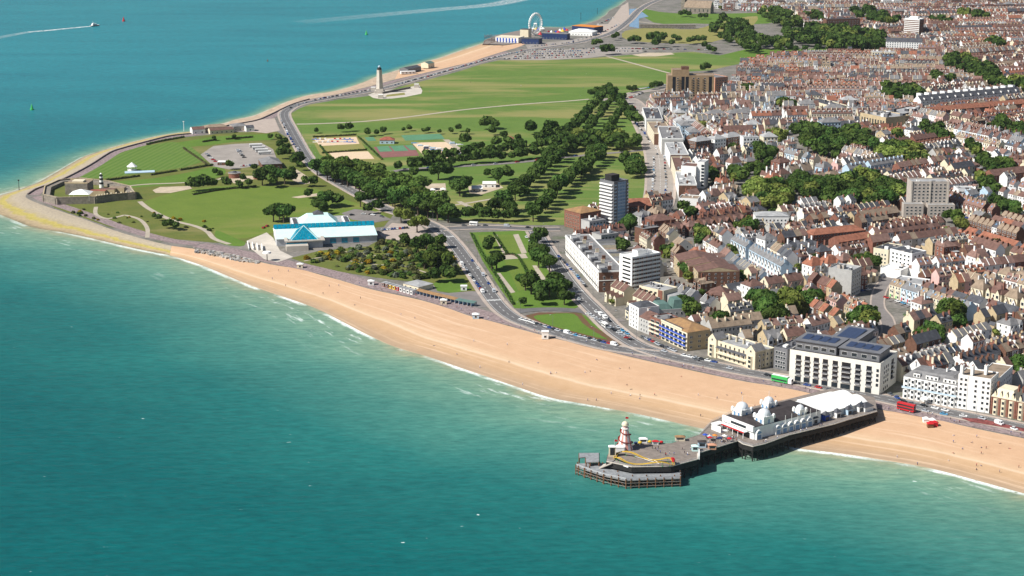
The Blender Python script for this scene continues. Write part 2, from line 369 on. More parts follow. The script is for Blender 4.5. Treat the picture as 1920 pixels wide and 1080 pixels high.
h1 = noise(N, L, mapping(N, L, P, math.radians(-18), (.05, .16, .1)), 1, 8, .66)
h2 = noise(N, L, mapping(N, L, P, math.radians(-30), (.4, .8, .5)), 1, 4, .6)
bp = N.new('ShaderNodeBump'); bp.inputs['Strength'].default_value = .55; bp.inputs['Distance'].default_value = 1.6
L.new(mth(N, L, 'ADD', h1, mth(N, L, 'MULTIPLY', h2, .22)), bp.inputs['Height'])
for q_ in (DF, GLS, FR): L.new(bp.outputs[0], q_.inputs['Normal'])

IN_S = [(2060, 850), (1920, 822), (1860, 810), (1800, 797), (1750, 785), (1700, 775), (1650, 768), (1560, 748), (1500, 733), (1440, 722), (1400, 716), (1340, 704), (1280, 691), (1220, 678), (1160, 664), (1100, 648), (1050, 637), (1000, 624), (960, 613), (920, 602), (880, 592), (840, 578), (790, 563), (740, 552), (690, 541), (640, 526), (600, 515), (560, 504), (520, 498), (490, 492), (440, 480), (400, 472), (360, 466), (322, 461)]
WA_S = [(2060, 960), (1920, 925), (1840, 903), (1740, 877), (1640, 860), (1560, 848), (1500, 841), (1440, 828), (1370, 814), (1310, 802), (1200, 777), (1100, 758), (1030, 745), (960, 722), (880, 695), (800, 668), (740, 650), (690, 628), (640, 602), (590, 577), (530, 556), (480, 539), (430, 519), (390, 502), (350, 488), (318, 479)]
IN_T = [(322, 461), (280, 451), (240, 440), (200, 427), (160, 412), (120, 398), (90, 388), (66, 379), (50, 371), (50, 364), (67, 355), (90, 347), (119, 336), (167, 311), (205, 287), (230, 278), (278, 265), (319, 255), (361, 250)]
WA_T = [(318, 479), (270, 470), (225, 460), (170, 447), (110, 435), (60, 427), (20, 412), (-8, 400), (-26, 388), (-22, 376), (0, 366), (36, 355), (70, 342), (92, 330), (111, 319), (130, 308), (155, 294), (178, 286), (205, 278), (222, 273), (244, 267), (272, 260), (300, 254), (333, 249), (361, 246)]
IN_N = [(361, 250), (400, 241), (437, 234), (480, 226), (505, 216), (545, 197), (580, 186), (625, 178), (660, 170), (700, 160), (740, 149), (790, 138), (850, 124), (880, 117), (910, 107), (945, 96), (975, 87), (1000, 74)]
WA_N = [(361, 246), (400, 235), (425, 230), (437, 225), (475, 217), (500, 207), (540, 190), (575, 179), (620, 172), (650, 165), (687, 152), (712, 141), (750, 130), (800, 115), (825, 108), (850, 99), (880, 89), (905, 81), (935, 74), (985, 62)]
IN_F = [(1000, 66), (1022, 51), (1060, 52), (1092, 47), (1122, 37), (1137, 27), (1142, 20), (1160, 11), (1172, 2), (1190, -12), (1260, -40), (1330, -80), (1450, -120)]
sm = lambda a, z, n=5: smooth(gl(a, z), n)
LAND = sm(IN_S, LZ) + sm(IN_T, LZ)[1:] + sm(IN_N, LZ)[1:] + gl(IN_F, LZ) + gl([(2900, -120), (2900, 1050)], LZ)
mb = MB(); mb.prism(LAND, -2, LZ, 'pale_concrete', 'city_ground'); struct(mb.build('ground'))
# low far shore behind the town so that the ground runs on
SHORE = sm(WA_S, 0) + sm(WA_T, 0)[1:] + sm(WA_N, 0)[1:] + gl(IN_F, 0)
def strip_between(name, A, B, za, zb, nu, nv, m, below=True, prof=None):
    A = resample(A, nu); B = resample(B, nu); v = []; f = []; t = []
    rows = nv + (1 if below else 0)
    for k in range(rows + 1):
        s = k / nv; w = min(s, 1.0)
        for a, b in zip(A, B):
            p = lerp(a, b, s); z = za + (zb - za) * (prof(w) if prof else w)
            if s > 1: z = zb - 1.2
            v.append((p[0], p[1], z)); t.append(s)
    for k in range(rows):
        for i in range(nu - 1):
            q = (k * nu + i, k * nu + i + 1, (k + 1) * nu + i + 1, (k + 1) * nu + i)
            f.append(q)
    me = bpy.data.meshes.new(name); me.from_pydata(v, [], f); me.materials.append(M[m])
    me.attributes.new('t', 'FLOAT', 'POINT').data.foreach_set('value', t); me.update()
    if me.polygons[0].normal.z < 0: me.flip_normals()
    o = bpy.data.objects.new(name, me); C.objects.link(o); return struct(o)
strip_between('beach', sm(IN_S, LZ), sm(WA_S, 0), LZ - .02, .05, 220, 22, 'sand')
strip_between('rocky_shore', sm(IN_T, LZ), sm(WA_T, 0), LZ - .02, -.1, 160, 10, 'shore_rock')
strip_between('shingle_beach', sm(IN_N[:11], LZ), sm(WA_N[:13], 0), LZ - .02, -.1, 90, 6, 'shingle')
strip_between('beach', sm(IN_N[10:], LZ), sm(WA_N[12:], 0), LZ - .02, -.1, 90, 8, 'sand')

xs = np.concatenate([[-8000, -6000, -4500, -3000, -2200], np.arange(-1500, -700, 25), np.arange(-700, 700, 7), np.arange(700, 1500, 40), [2200, 3500, 5500, 8000]])
ys = np.concatenate([[-1500, 0, 300, 500], np.arange(640, 1500, 7), np.arange(1500, 3600, 13), np.arange(3600, 5200, 80), [5600, 6500, 8000, 10000]])
X, Y = np.meshgrid(xs, ys); PX = X.ravel(); PY = Y.ravel()
dmin = np.full(PX.shape, 1e9); near = np.zeros(PX.shape)
S = np.array(SHORE)
for i, (a, b) in enumerate(zip(S[:-1], S[1:])):
    ab = b - a; l2 = (ab @ ab) or 1e-9
    t = np.clip(((PX - a[0]) * ab[0] + (PY - a[1]) * ab[1]) / l2, 0, 1)
    d = np.hypot(PX - a[0] - t * ab[0], PY - a[1] - t * ab[1])
    k = d < dmin; dmin[k] = d[k]; near[k] = i
nS = len(sm(WA_S, 0)); nT = len(sm(WA_T, 0))
tt_ = np.clip((near - nS) / nT, 0, 1); mult = 1 + 3.6 * np.clip((tt_ - .40) / .5, 0, 1)
cy = np.clip((PY - 900) / 500, 0, 1)
surf = 1 - .72 * np.clip((near - nS * .93) / (nS * .07 + nT * .3), 0, 1)
me = bpy.data.meshes.new('sea'); nx, ny = len(xs), len(ys)
idx = np.arange(nx * ny).reshape(ny, nx)
F = np.stack([idx[:-1, :-1], idx[:-1, 1:], idx[1:, 1:], idx[1:, :-1]], -1).reshape(-1, 4)
me.vertices.add(nx * ny); me.vertices.foreach_set('co', np.stack([PX, PY, np.zeros_like(PX)], 1).ravel())
me.loops.add(F.size); me.loops.foreach_set('vertex_index', F.ravel().astype(np.int32))
me.polygons.add(len(F)); me.polygons.foreach_set('loop_start', np.arange(0, F.size, 4, dtype=np.int32)); me.update(calc_edges=True)
insl = np.zeros(PX.shape, bool); Q_ = np.array(SHORE + gl([(2900, -120), (2900, 1050)], 0)); j = len(Q_) - 1
for i in range(len(Q_)):
    if Q_[i, 1] != Q_[j, 1]: insl ^= ((Q_[i, 1] > PY) != (Q_[j, 1] > PY)) & (PX < (Q_[j, 0] - Q_[i, 0]) * (PY - Q_[i, 1]) / (Q_[j, 1] - Q_[i, 1]) + Q_[i, 0])
    j = i
me.attributes.new('shore', 'FLOAT', 'POINT').data.foreach_set('value', np.where(insl, -dmin, dmin) * mult)
me.attributes.new('surf', 'FLOAT', 'POINT').data.foreach_set('value', surf)
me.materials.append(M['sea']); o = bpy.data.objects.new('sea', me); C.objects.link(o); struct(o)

# ------------------------------------------------------------------ sheets on the land
_z = [0]
def sheet(name, px, m, z, n=0, closed=True):
    P = gl(px, LZ)
    if n: P = smooth(P, n, True)
    _z[0] += .0011; b = MB(); b.flat(P, LZ + z + _z[0], m); return struct(b.build(name))
_r = [0]
def ribbon(name, pts, o0, o1, z, m, th=0.0):          # a strip of ground between two offsets from a line (metres)
    _r[0] += .0013; z += _r[0] + (.06 if z < .2 and m not in ('promenade', 'path') else 0)
    A = offset(pts, o0); B_ = offset(pts, o1); b = MB()
    for i in range(len(pts) - 1):
        b.poly([(*A[i], LZ + z), (*A[i + 1], LZ + z), (*B_[i + 1], LZ + z), (*B_[i], LZ + z)][::-1] if o1 > o0 and False else [(*B_[i], LZ + z), (*B_[i + 1], LZ + z), (*A[i + 1], LZ + z), (*A[i], LZ + z)], m)
        if th:
            for Q in (A, B_): b.poly([(*Q[i], LZ + z), (*Q[i + 1], LZ + z), (*Q[i + 1], LZ + z - th), (*Q[i], LZ + z - th)], m)
    o = b.build(name)
    if o.data.polygons[0].normal.z < 0: o.data.flip_normals()
    return struct(o)
COMMON = [(545, 213), (560, 204), (580, 196), (640, 186), (700, 179), (760, 160), (800, 150), (860, 134), (900, 121), (935, 113), (985, 113), (1060, 112), (1120, 108), (1180, 103), (1300, 97), (1350, 104), (1392, 108), (1385, 120), (1330, 132), (1258, 136), (1250, 158), (1200, 172), (1168, 180), (1195, 215), (1220, 255), (1228, 300), (1222, 375), (1140, 395), (1056, 422), (985, 422), (900, 418), (840, 415), (800, 408), (760, 396), (715, 380), (660, 355), (620, 333), (600, 318), (575, 280), (560, 250)]
sheet('point_lawn', [(70, 372), (120, 340), (170, 314), (230, 281), (280, 268), (340, 258), (440, 248), (520, 247), (545, 262), (575, 296), (610, 334), (690, 380), (740, 400), (720, 425), (600, 440), (480, 455), (400, 455), (300, 446), (200, 424), (110, 392)], 'heath', .03)
sheet('common', COMMON, 'grass', .05)
sheet('field', [(265, 385), (300, 368), (360, 355), (430, 348), (520, 350), (590, 354), (640, 372), (700, 392), (720, 412), (600, 425), (520, 435), (440, 448), (380, 430), (320, 408)], 'grass_field', .05, 4)
sheet('arena_lawn', [(140, 335), (170, 316), (215, 290), (262, 275), (320, 266), (350, 268), (376, 290), (386, 302), (340, 315), (270, 324), (200, 334)], 'grass_arena', .05)
sheet('lawn', [(205, 342), (290, 334), (360, 322), (405, 312), (424, 322), (400, 335), (330, 345), (250, 352), (215, 352)], 'grass_rich', .05, 3)
sheet('lawn', [(330, 268), (400, 256), (480, 252), (515, 250), (512, 262), (440, 266), (395, 272), (350, 276)], 'grass_rich', .055)
sheet('heath', [(95, 384), (180, 382), (262, 378), (290, 395), (340, 420), (400, 436), (405, 452), (340, 448), (270, 440), (210, 425), (150, 406)], 'heath', .06, 3)
sheet('lawn', [(405, 432), (440, 446), (460, 455), (450, 462), (410, 455)], 'grass_rich', .065, 3)
sheet('lawn', [(1172, 58), (1230, 52), (1300, 55), (1350, 42), (1420, 30), (1400, 58), (1350, 75), (1300, 82), (1180, 76)], 'grass_dry', .055, 3)
sheet('lawn', [(1195, 14), (1235, 22), (1300, 26), (1420, 24), (1500, 20), (1440, 44), (1300, 44), (1225, 42)], 'grass_rich', .05, 3)
sheet('lawn', [(1350, 104), (1400, 92), (1500, 92), (1640, 88), (1655, 98), (1480, 110), (1400, 118)], 'grass_rich', .05)
sheet('lawn', [(1480, 52), (1505, 58), (1515, 66), (1500, 64)], 'grass_dry', .06)
mat('bed_mix', (.16, .045, .04), .95, .3, .25, (.10, .10, .03))
# triangle lawn with its red flower beds, rose garden lawns, aquarium-side garden
sheet('flower_bed', [(985, 592), (1010, 586), (1088, 586), (1100, 596), (1130, 620), (1180, 650), (1150, 648), (1080, 632), (1010, 612)], 'bed_mix', .07)
sheet('lawn', [(1000, 594), (1035, 589), (1076, 589), (1092, 606), (1118, 624), (1138, 637), (1085, 624), (1030, 610)], 'grass_rich', .12, 3)
sheet('lawn', [(1090, 590), (1098, 592), (1112, 606), (1176, 644), (1180, 647), (1150, 634), (1108, 610)], 'grass_rich', .13)
sheet('rose_garden', [(880, 436), (990, 432), (1000, 438), (1024, 470), (1060, 535), (1085, 575), (1072, 582), (965, 578), (940, 545), (905, 490)], 'grass_rich', .06)
for q in ([(896, 441), (926, 440), (944, 476), (912, 478)], [(932, 440), (962, 440), (978, 474), (950, 476)], [(945, 488), (972, 487), (998, 540), (972, 546)], [(978, 487), (1000, 487), (1028, 524), (1010, 534)]):
    sheet('lawn', q, 'grass_field', .1)
sheet('garden_path', [(925, 440), (932, 440), (950, 477), (944, 478)], 'path', .11); sheet('garden_path', [(962, 440), (972, 439), (988, 474), (978, 476)], 'path', .11)
sheet('garden_path', [(940, 478), (985, 476), (990, 484), (946, 487)], 'path', .11); sheet('garden_path', [(998, 498), (1006, 498), (1030, 532), (1020, 536)], 'path', .11); sheet('garden_path', [(930, 512), (938, 512), (966, 548), (958, 550)], 'path', .11)
sheet('rock_garden', [(545, 484), (600, 470), (690, 462), (720, 445), (790, 440), (838, 450), (870, 500), (905, 545), (850, 548), (800, 530), (740, 525), (700, 520), (640, 510), (580, 496)], 'heath', .06)
sheet('lawn', [(812, 532), (830, 524), (870, 522), (882, 544), (848, 550), (820, 546)], 'grass_rich', .1)
sheet('forecourt', [(812, 552), (885, 546), (905, 552), (930, 574), (895, 578), (850, 565)], 'asphalt_grey', .1)
sheet('forecourt', [(462, 452), (500, 436), (512, 446), (525, 470), (550, 482), (520, 492), (495, 486), (470, 466)], 'pale_concrete', .09)
sheet('forecourt', [(712, 440), (735, 418), (790, 424), (806, 444), (760, 452), (722, 448)], 'pavement', .09)
sheet('car_park', [(640, 400), (665, 392), (700, 396), (735, 412), (700, 418), (660, 412)], 'asphalt_grey', .09)
# leisure grounds on the common
sheet('terrace', [(583, 258), (668, 254), (690, 286), (720, 301), (622, 303), (600, 290)], 'grass_dry', .1)
sheet('sand_court', [(616, 286), (690, 284), (702, 298), (630, 300)], 'sand_court', .14)
sheet('mini_golf', [(588, 261), (668, 257), (674, 270), (600, 274)], 'sand_court', .14)
sheet('tennis_court', [(700, 276), (775, 272), (786, 292), (716, 296)], 'court_red', .14)
for q in ([(706, 275), (728, 274), (736, 284), (712, 285)], [(731, 274), (756, 273), (766, 283), (740, 284)], [(759, 273), (773, 272), (781, 281), (770, 282)]): sheet('tennis_court', q, 'court_green', .18)
sheet('tennis_court', [(683, 258), (700, 257), (706, 264), (690, 265)], 'court_green', .14); sheet('tennis_court', [(752, 254), (826, 251), (834, 261), (760, 264)], 'court_green', .14)
sheet('terrace', [(772, 268), (846, 266), (872, 296), (800, 298)], 'sand_court', .14)
sheet('path', [(830, 262), (842, 262), (882, 292), (872, 294)], 'path', .16)
sheet('yard', [(760, 350), (790, 345), (835, 344), (838, 368), (770, 368)], 'gravel', .12); sheet('yard', [(878, 350), (930, 342), (944, 352), (900, 366), (880, 362)], 'gravel', .12)
sheet('car_park', [(376, 290), (400, 274), (440, 270), (490, 268), (512, 280), (520, 300), (480, 312), (430, 318), (400, 312)], 'asphalt_pale', .09)
sheet('yard', [(420, 338), (445, 330), (480, 330), (478, 336), (440, 344)], 'gravel', .12); sheet('yard', [(525, 326), (556, 318), (575, 330), (592, 342), (570, 346), (560, 344)], 'gravel', .12)
sheet('yard', [(286, 357), (300, 351), (356, 349), (360, 354), (320, 362), (292, 362)], 'gravel', .12); sheet('yard', [(546, 370), (600, 362), (602, 367), (560, 372)], 'gravel', .12)
sheet('yard', [(435, 236), (470, 226), (515, 222), (525, 245), (500, 250), (450, 245)], 'pavement', .08)
sheet('car_park', [(940, 108), (1010, 94), (1080, 92), (1150, 88), (1205, 88), (1205, 98), (1150, 103), (1100, 109), (1020, 113), (960, 113)], 'asphalt_pale', .09)
sheet('car_park', [(985, 84), (1060, 76), (1110, 68), (1100, 80), (1040, 88), (990, 92)], 'asphalt_pale', .09)
sheet('sand_pit', [(1185, 103), (1215, 99), (1258, 99), (1265, 102), (1230, 106), (1200, 106)], 'gravel', .12)
sheet('yard', [(1140, 45), (1165, 12), (1178, 4), (1180, 30), (1172, 52), (1140, 62), (1110, 70), (1095, 62), (1120, 46)], 'pavement', .08)
sheet('moat', [(1180, 17), (1195, 16), (1216, 31), (1198, 35), (1198, 53), (1180, 50)], 'glass_blue', .07)

ROADS = {}
def road(name, px, w, m='asphalt', z=.16, pave=2.5, n=6, zl=None):
    P = smooth(gl(px, LZ), n); ROADS[name] = P
    o = ribbon('road', P, -w / 2, w / 2, z, m)
    if pave:
        ribbon('pavement', P, w / 2, w / 2 + pave, z + .12, 'pavement', .12); ribbon('pavement', P, -w / 2 - pave, -w / 2, z + .12, 'pavement', .12)
    return P
def dashes(P, o, step, ln, w, z):
    z += .09; b = MB(); Q = offset(P, o)
    for (p, a) in along(Q, step):
        u = (math.cos(a), math.sin(a)); h = ln / 2
        c = [(p[0] + u[0] * i * h - u[1] * j * w, p[1] + u[1] * i * h + u[0] * j * w, LZ + z) for i, j in ((-1, -1), (1, -1), (1, 1), (-1, 1))]
        b.poly(c, 'marking')
    return struct(b.build('road_marking'))
ribbon('promenade', smooth(gl([(2060, 848), (1920, 820), (1800, 795), (1650, 766), (1500, 732), (1400, 714), (1280, 689), (1160, 662), (1050, 635), (960, 611), (880, 590), (790, 561), (690, 539), (600, 513), (520, 496), (440, 478), (360, 462)], LZ), 6), 0.6, -15, .07, 'promenade')
ribbon('promenade', smooth(gl([(362, 462), (322, 458), (280, 449), (240, 438), (200, 425), (160, 410), (120, 396), (90, 386), (66, 377), (52, 370)], LZ), 6), -3.2, -14, .08, 'promenade')
ribbon('promenade', smooth(gl([(52, 366), (67, 356), (90, 348), (119, 337), (167, 312), (205, 288), (230, 279), (278, 266), (319, 256), (361, 251), (400, 242), (437, 235), (480, 227), (505, 217), (545, 198), (580, 187), (625, 179), (660, 171), (700, 161), (740, 150), (790, 139), (850, 125), (910, 108), (945, 97)], LZ), 6), -.6, -10, .07, 'promenade')
E1 = road('seafront', [(2080, 838), (1920, 803), (1850, 788), (1780, 774), (1700, 757), (1640, 744), (1560, 728), (1480, 712), (1400, 698), (1330, 684), (1260, 669), (1205, 652), (1175, 636), (1145, 613), (1115, 582), (1085, 552), (1060, 522), (1040, 492), (1020, 462), (1004, 434)], 12)
E2 = road('esplanade', [(1230, 664), (1150, 653), (1095, 640), (1040, 624), (1000, 611), (965, 597), (938, 577), (915, 548), (893, 515), (870, 482), (850, 456), (828, 434), (800, 418), (765, 405), (725, 392), (690, 374), (650, 352), (612, 330), (590, 312), (572, 290), (556, 262), (543, 238), (534, 220), (536, 209), (560, 196), (620, 184), (700, 170), (780, 149), (850, 130), (915, 112), (985, 95), (1050, 86), (1105, 75), (1150, 60), (1180, 38), (1200, 18), (1230, 2), (1290, -14), (1380, -24)], 11)
E3 = road('link', [(828, 430), (880, 427), (940, 427), (1004, 430), (1050, 430)], 11)
E4 = road('link', [(965, 586), (1000, 581), (1060, 581), (1120, 588)], 9, z=.15, pave=0)
E5 = road('parade', [(1140, 190), (1172, 186), (1196, 208), (1214, 240), (1228, 270), (1236, 300), (1238, 335), (1236, 372), (1225, 400)], 24, 'asphalt_pale')
E6 = road('parade', [(1148, 190), (1175, 178), (1210, 171), (1250, 166), (1290, 160)], 10, 'asphalt_pale', .15)
E7 = road('drive', [(700, 330), (760, 318), (850, 313), (930, 308), (1000, 302), (1090, 292), (1160, 286), (1222, 280)], 8, 'asphalt_grey', .14, 0)
E8 = road('link', [(1180, 38), (1240, 46), (1300, 48)], 5, 'path', .1, 0)
road('curved_street', [(1735, 480), (1700, 495), (1668, 520), (1650, 545), (1646, 575), (1662, 598), (1666, 625), (1650, 650)], 8, 'asphalt_grey', .14, 1.2)
road('path', [(556, 233), (600, 232), (680, 228), (760, 220), (860, 207), (940, 199), (1000, 194), (1060, 190), (1105, 186)], 5.5, 'path', .12, 0)
road('path', [(1138, 106), (1180, 117), (1220, 128), (1258, 138)], 5, 'path', .12, 0)
road('path', [(262, 378), (280, 392), (320, 412), (365, 424), (388, 434), (402, 448), (430, 458)], 4.5, 'path', .12, 0)
road('path', [(180, 388), (180, 402), (200, 410), (224, 406), (236, 404), (262, 412), (276, 428), (276, 446)], 3.5, 'path', .12, 0)
road('path', [(700, 399), (760, 391), (820, 388), (870, 382), (930, 372)], 4, 'path', .12, 0); road('path', [(860, 378), (880, 388)], 5, 'path', .13, 0)
road('path', [(215, 352), (270, 346), (340, 343), (400, 338), (425, 332)], 4, 'path', .12, 0)
for P, o in ((E1, 0), (E2, 0)): dashes(P, o, 9, 4, .14, .20)
for P in (E1[:], E2[:]): dashes(P, 4.6, 4.2, 4.1, .12, .20); dashes(P, -4.6, 4.2, 4.1, .12, .20)
dashes(E5, 0, 9, 4, .15, .2)
def zebra(px, P):
    c = g(*px); k = min(range(len(P)), key=lambda i: dist(P[i], c)); a = P[max(0, k - 1)]; b_ = P[min(len(P) - 1, k + 1)]
    u = unit(v2(a, b_)); b = MB(); p = P[k]
    for i in range(-5, 6):
        q = (p[0] - u[1] * i * .95, p[1] + u[0] * i * .95)
        b.poly([(q[0] + u[0] * s * 1.8 - u[1] * t * .26, q[1] + u[1] * s * 1.8 + u[0] * t * .26, LZ + .30) for s, t in ((-1, -1), (1, -1), (1, 1), (-1, 1))], 'marking')
    struct(b.build('crossing_marking'))
zebra((829, 444), E2); zebra((927, 563), E2); zebra((1092, 548), E1)
b = MB()                                        # bays of the seaside car park
for k in range(9):
    a = g(392 + k * 13, 279 - k * .8); c_ = g(414 + k * 13, 311 - k * .9)
    u = unit(v2(a, c_)); w = (-u[1] * .25, u[0] * .25)
    b.poly([(a[0] + w[0], a[1] + w[1], LZ + .13), (a[0] - w[0], a[1] - w[1], LZ + .13), (c_[0] - w[0], c_[1] - w[1], LZ + .13), (c_[0] + w[0], c_[1] + w[1], LZ + .13)], 'marking')
o = struct(b.build('road_marking'))
sheet('road_island', [(1800, 784), (1840, 786), (1900, 800), (1960, 812), (1960, 818), (1880, 802), (1820, 792)], 'bed_red', .26)
# ------------------------------------------------------------------ large buildings
RESERVED = []                                   # footprints already built on (ground polygons)
LM = {}                                         # landmarks used to say where a house stands
def window_piece(w, h, fr='white', gl_='glass'):
    def f():
        b = MB(); b.box(-w / 2, w / 2, -.10, .02, 0, h, fr)
        k = .09
        b.poly([(-w / 2 + k, -.112, k), (w / 2 - k, -.112, k), (w / 2 - k, -.112, h - k), (-w / 2 + k, -.112, h - k)], gl_)
        return b
    return f
def bay_piece(w, h, wall, gl_='glass'):
    def f():
        b = MB(); b.prism([(-w / 2, 0), (-w / 4, -.9), (w / 4, -.9), (w / 2, 0)], 0, h, wall)
        for k in range(max(1, int(h / 3))):
            z = k * 3 + .9
            b.poly([(-w / 4 + .1, -.92, z), (w / 4 - .1, -.92, z), (w / 4 - .1, -.92, z + 1.6), (-w / 4 + .1, -.92, z + 1.6)], gl_)
        return b
    return f
def balcony_piece(w, d, rail='metal_grey', slab='white', h=1.0):
    def f():
        b = MB(); b.box(-w / 2, w / 2, -d, 0, -.18, 0, slab); b.box(-w / 2, w / 2, -d, -d + .07, .0, h, rail)
        return b
    return f
class Block:                                    # a building in its own frame: front edge from A to B, depth away from it
    def __init__(s, name, label, cat, A, B, depth, group=None, lm=None, z=LZ, reserve=True):
        s.W = dist(A, B); s.D = depth; s.u = unit(v2(A, B)); s.F = frame(A, s.u, z); s.z = z
        s.T = Thing(name, label, cat, (A[0], A[1], z), group)
        s.T.o.matrix_world = s.F
        s.A = A
        if reserve: RESERVED.append([s.w(-2, -2), s.w(s.W + 2, -2), s.w(s.W + 2, depth + 2), s.w(-2, depth + 2)])
        if lm: LM[lm] = s.w(s.W / 2, depth / 2)
    def w(s, x, y): p = s.F @ Vector((x, y, 0)); return (p.x, p.y)
    def part(s, name, b, parent=None, label=None, kind=None):
        o = bpy.data.objects.new(name, b.mesh(name)); C.objects.link(o); o.parent = parent or s.T.o
        tag(o, label=label, kind=kind); return o
    def side(s, k, x0=0, y0=0, x1=None, y1=None):
        x1 = s.W if x1 is None else x1; y1 = s.D if y1 is None else y1
        return {'f': ((x0, y0), (1, 0), x1 - x0), 'r': ((x1, y0), (0, 1), y1 - y0), 'l': ((x0, y1), (0, -1), y1 - y0), 'b': ((x1, y1), (-1, 0), x1 - x0)}[k]
    def row(s, k, n, zs, key, fn, name, margin=1.2, out=0.0, box=(), xs=None, parent=None):
        p, u, l = s.side(k, *box)
        for z in zs:
            for i in range(n):
                t = (margin + (l - 2 * margin) * (i + .5) / n) if xs is None else l * xs[i]
                q = (p[0] + u[0] * t + u[1] * out, p[1] + u[1] * t - u[0] * out)
                piece(key, fn, name, parent or s.T.o, frame(q, u, z))
    def wins(s, k, n, zs, w, h, margin=1.2, fr='white', gl_='glass', box=(), xs=None, out=0.0):
        s.row(k, n, zs, ('win', round(w, 2), round(h, 2), fr, gl_), window_piece(w, h, fr, gl_), 'window', margin, out, box, xs)
    def walls(s, H, m, mt='roof_flat', par=.8, x0=0, x1=None, y0=0, y1=None, z0=0, name='wall'):
        x1 = s.W if x1 is None else x1; y1 = s.D if y1 is None else y1
        b = MB(); b.box(x0, x1, y0, y1, z0, z0 + H, m, mt)
        if par:
            t = .3
            for q in ((x0, x1, y0, y0 + t), (x0, x1, y1 - t, y1), (x0, x0 + t, y0 + t, y1 - t), (x1 - t, x1, y0 + t, y1 - t)): b.box(*q, z0 + H, z0 + H + par, m)
        return s.part(name, b)
    def clutter(s, n, z, x0=1, x1=None, y0=1, y1=None, seed=1, big=1.0):     # plant boxes, stair heads and chimneys on a flat roof
        r = random.Random(seed); x1 = s.W - 1 if x1 is None else x1; y1 = s.D - 1 if y1 is None else y1
        for i in range(n):
            b = MB(); w, d, h = r.uniform(1, 3.2) * big, r.uniform(1, 2.4) * big, r.uniform(.7, 2.2) * big
            x, y = r.uniform(x0, max(x0, x1 - w)), r.uniform(y0, max(y0, y1 - d)); b.box(x, x + w, y, y + d, z, z + h, r.choice(['white', 'roof_grey', 'concrete', 'metal_grey', 'roof_slate']), r.choice(['roof_flat', 'roof_grey', 'white']))
            s.part('roof_box', b)
    def stack(s, x, y, z, h=2.2, m='white', w=.7, l=1.8, pots=3):
        b = MB(); b.box(x - w / 2, x + w / 2, y - l / 2, y + l / 2, z, z + h, m); b.box(x - w / 2 - .1, x + w / 2 + .1, y - l / 2 - .1, y + l / 2 + .1, z + h, z + h + .2, m)
        for i in range(pots): b.cyl((x, y - l / 2 + l * (i + .5) / pots), .16, .13, z + h + .2, z + h + .8, 6, 'roof_terracotta')
        s.part('chimney', b)

mat('solar', (.035, .05, .10), .3, .15, .5, spec=.4)
# --- white block with dark penthouses behind the pier
A, B = g(1479, 713), g(1648, 741)
K = Block('apartment_block', 'long white apartment block with dark balcony strips and dark glass penthouses, behind the pier entrance', 'apartment block', A, B, 29, lm='white block with dark penthouses')
K.walls(18.2, 'off_white', 'roof_grey', .9)
W_ = K.W
xs = [.10, .20, .30, .40, .51, .63, .76, .88]
for i, f_ in enumerate(xs):
    wd = 5.4 if i == 5 else 3.2
    K.row('f', 1, [4.6], ('strip', wd), (lambda wd=wd: (lambda b: (b.box(-wd / 2, wd / 2, -.06, .1, 0, 11.8, 'glass_dark'), b)[1])(MB())), 'bay_window', xs=[f_])
    K.row('f', 1, [4.7, 7.6, 10.5, 13.4], ('balc', wd), balcony_piece(wd, .8, 'metal_grey', 'white', .9), 'balcony', xs=[f_], out=.06)
    K.row('f', 1, [.4], ('shop', wd), window_piece(wd + .6, 3.1, 'concrete', 'glass'), 'window', xs=[f_])
K.wins('f', 1, [4.9, 7.8, 10.7, 13.6], 1.5, 1.8, xs=[.972], fr='metal_grey')
K.wins('r', 3, [1, 4.9, 7.8, 10.7, 13.6], 1.4, 1.7, fr='metal_grey', margin=3, xs=[.25, .36, .47])
K.row('r', 1, [4.6], ('strip', 4), lambda: (lambda b: (b.box(-2, 2, -.06, .1, 0, 11.8, 'glass_dark'), b)[1])(MB()), 'bay_window', xs=[.72])
K.row('r', 1, [4.7, 7.6, 10.5, 13.4], ('balc', 4), balcony_piece(4, .8, 'metal_grey', 'white', .9), 'balcony', xs=[.72], out=.06)
for x0, x1, y0, y1, h in ((2, W_ * .49, 3.5, 22, 6.2), (W_ * .53, W_ - 2, 3, 21, 5.8), (W_ * .30, W_ * .58, 22.3, 52, 5.2)):
    b = MB(); z0 = 18.2
    if y1 > 29: b.box(x0 - 1, x1 + 1, 29.1, 56, 0, 18.0, 'off_white', 'roof_grey')
    b.box(x0, x1, y0, y1, z0, z0 + h - .5, 'metal_grey'); b.box(x0 - .8, x1 + .8, y0 - .8, y1 + .8, z0 + h - .5, z0 + h, 'roof_slate', 'metal_grey'); pt = K.part('penthouse', b)
    n = max(2, int((x1 - x0) / 5))
    for i in range(n):
        x = x0 + (x1 - x0) * (i + .5) / n
        piece(('win', 3.4, 2.2, 'white', 'glass'), window_piece(3.4, 2.2, 'white', 'glass'), 'window', pt, frame((x, y0 - .02), (1, 0), z0 + 1.6))
    b = MB()
    for i in range(4):
        x = x0 + 2 + (x1 - x0 - 4) * i / 4; b.poly([(x, y0 + 4, z0 + h + .1), (x + (x1 - x0) / 5.5, y0 + 4, z0 + h + .1), (x + (x1 - x0) / 5.5, y1 - 5, z0 + h + .75), (x, y1 - 5, z0 + h + .75)], 'solar')
    K.part('solar_panel', b)
b = MB(); b.box(.3, W_ - .3, .6, .68, 18.2, 19.5, 'glass_dark'); K.part('railing', b)
RESERVED.append([K.w(W_ * .25, 25), K.w(W_ * .62, 25), K.w(W_ * .62, 58), K.w(W_ * .25, 58)])

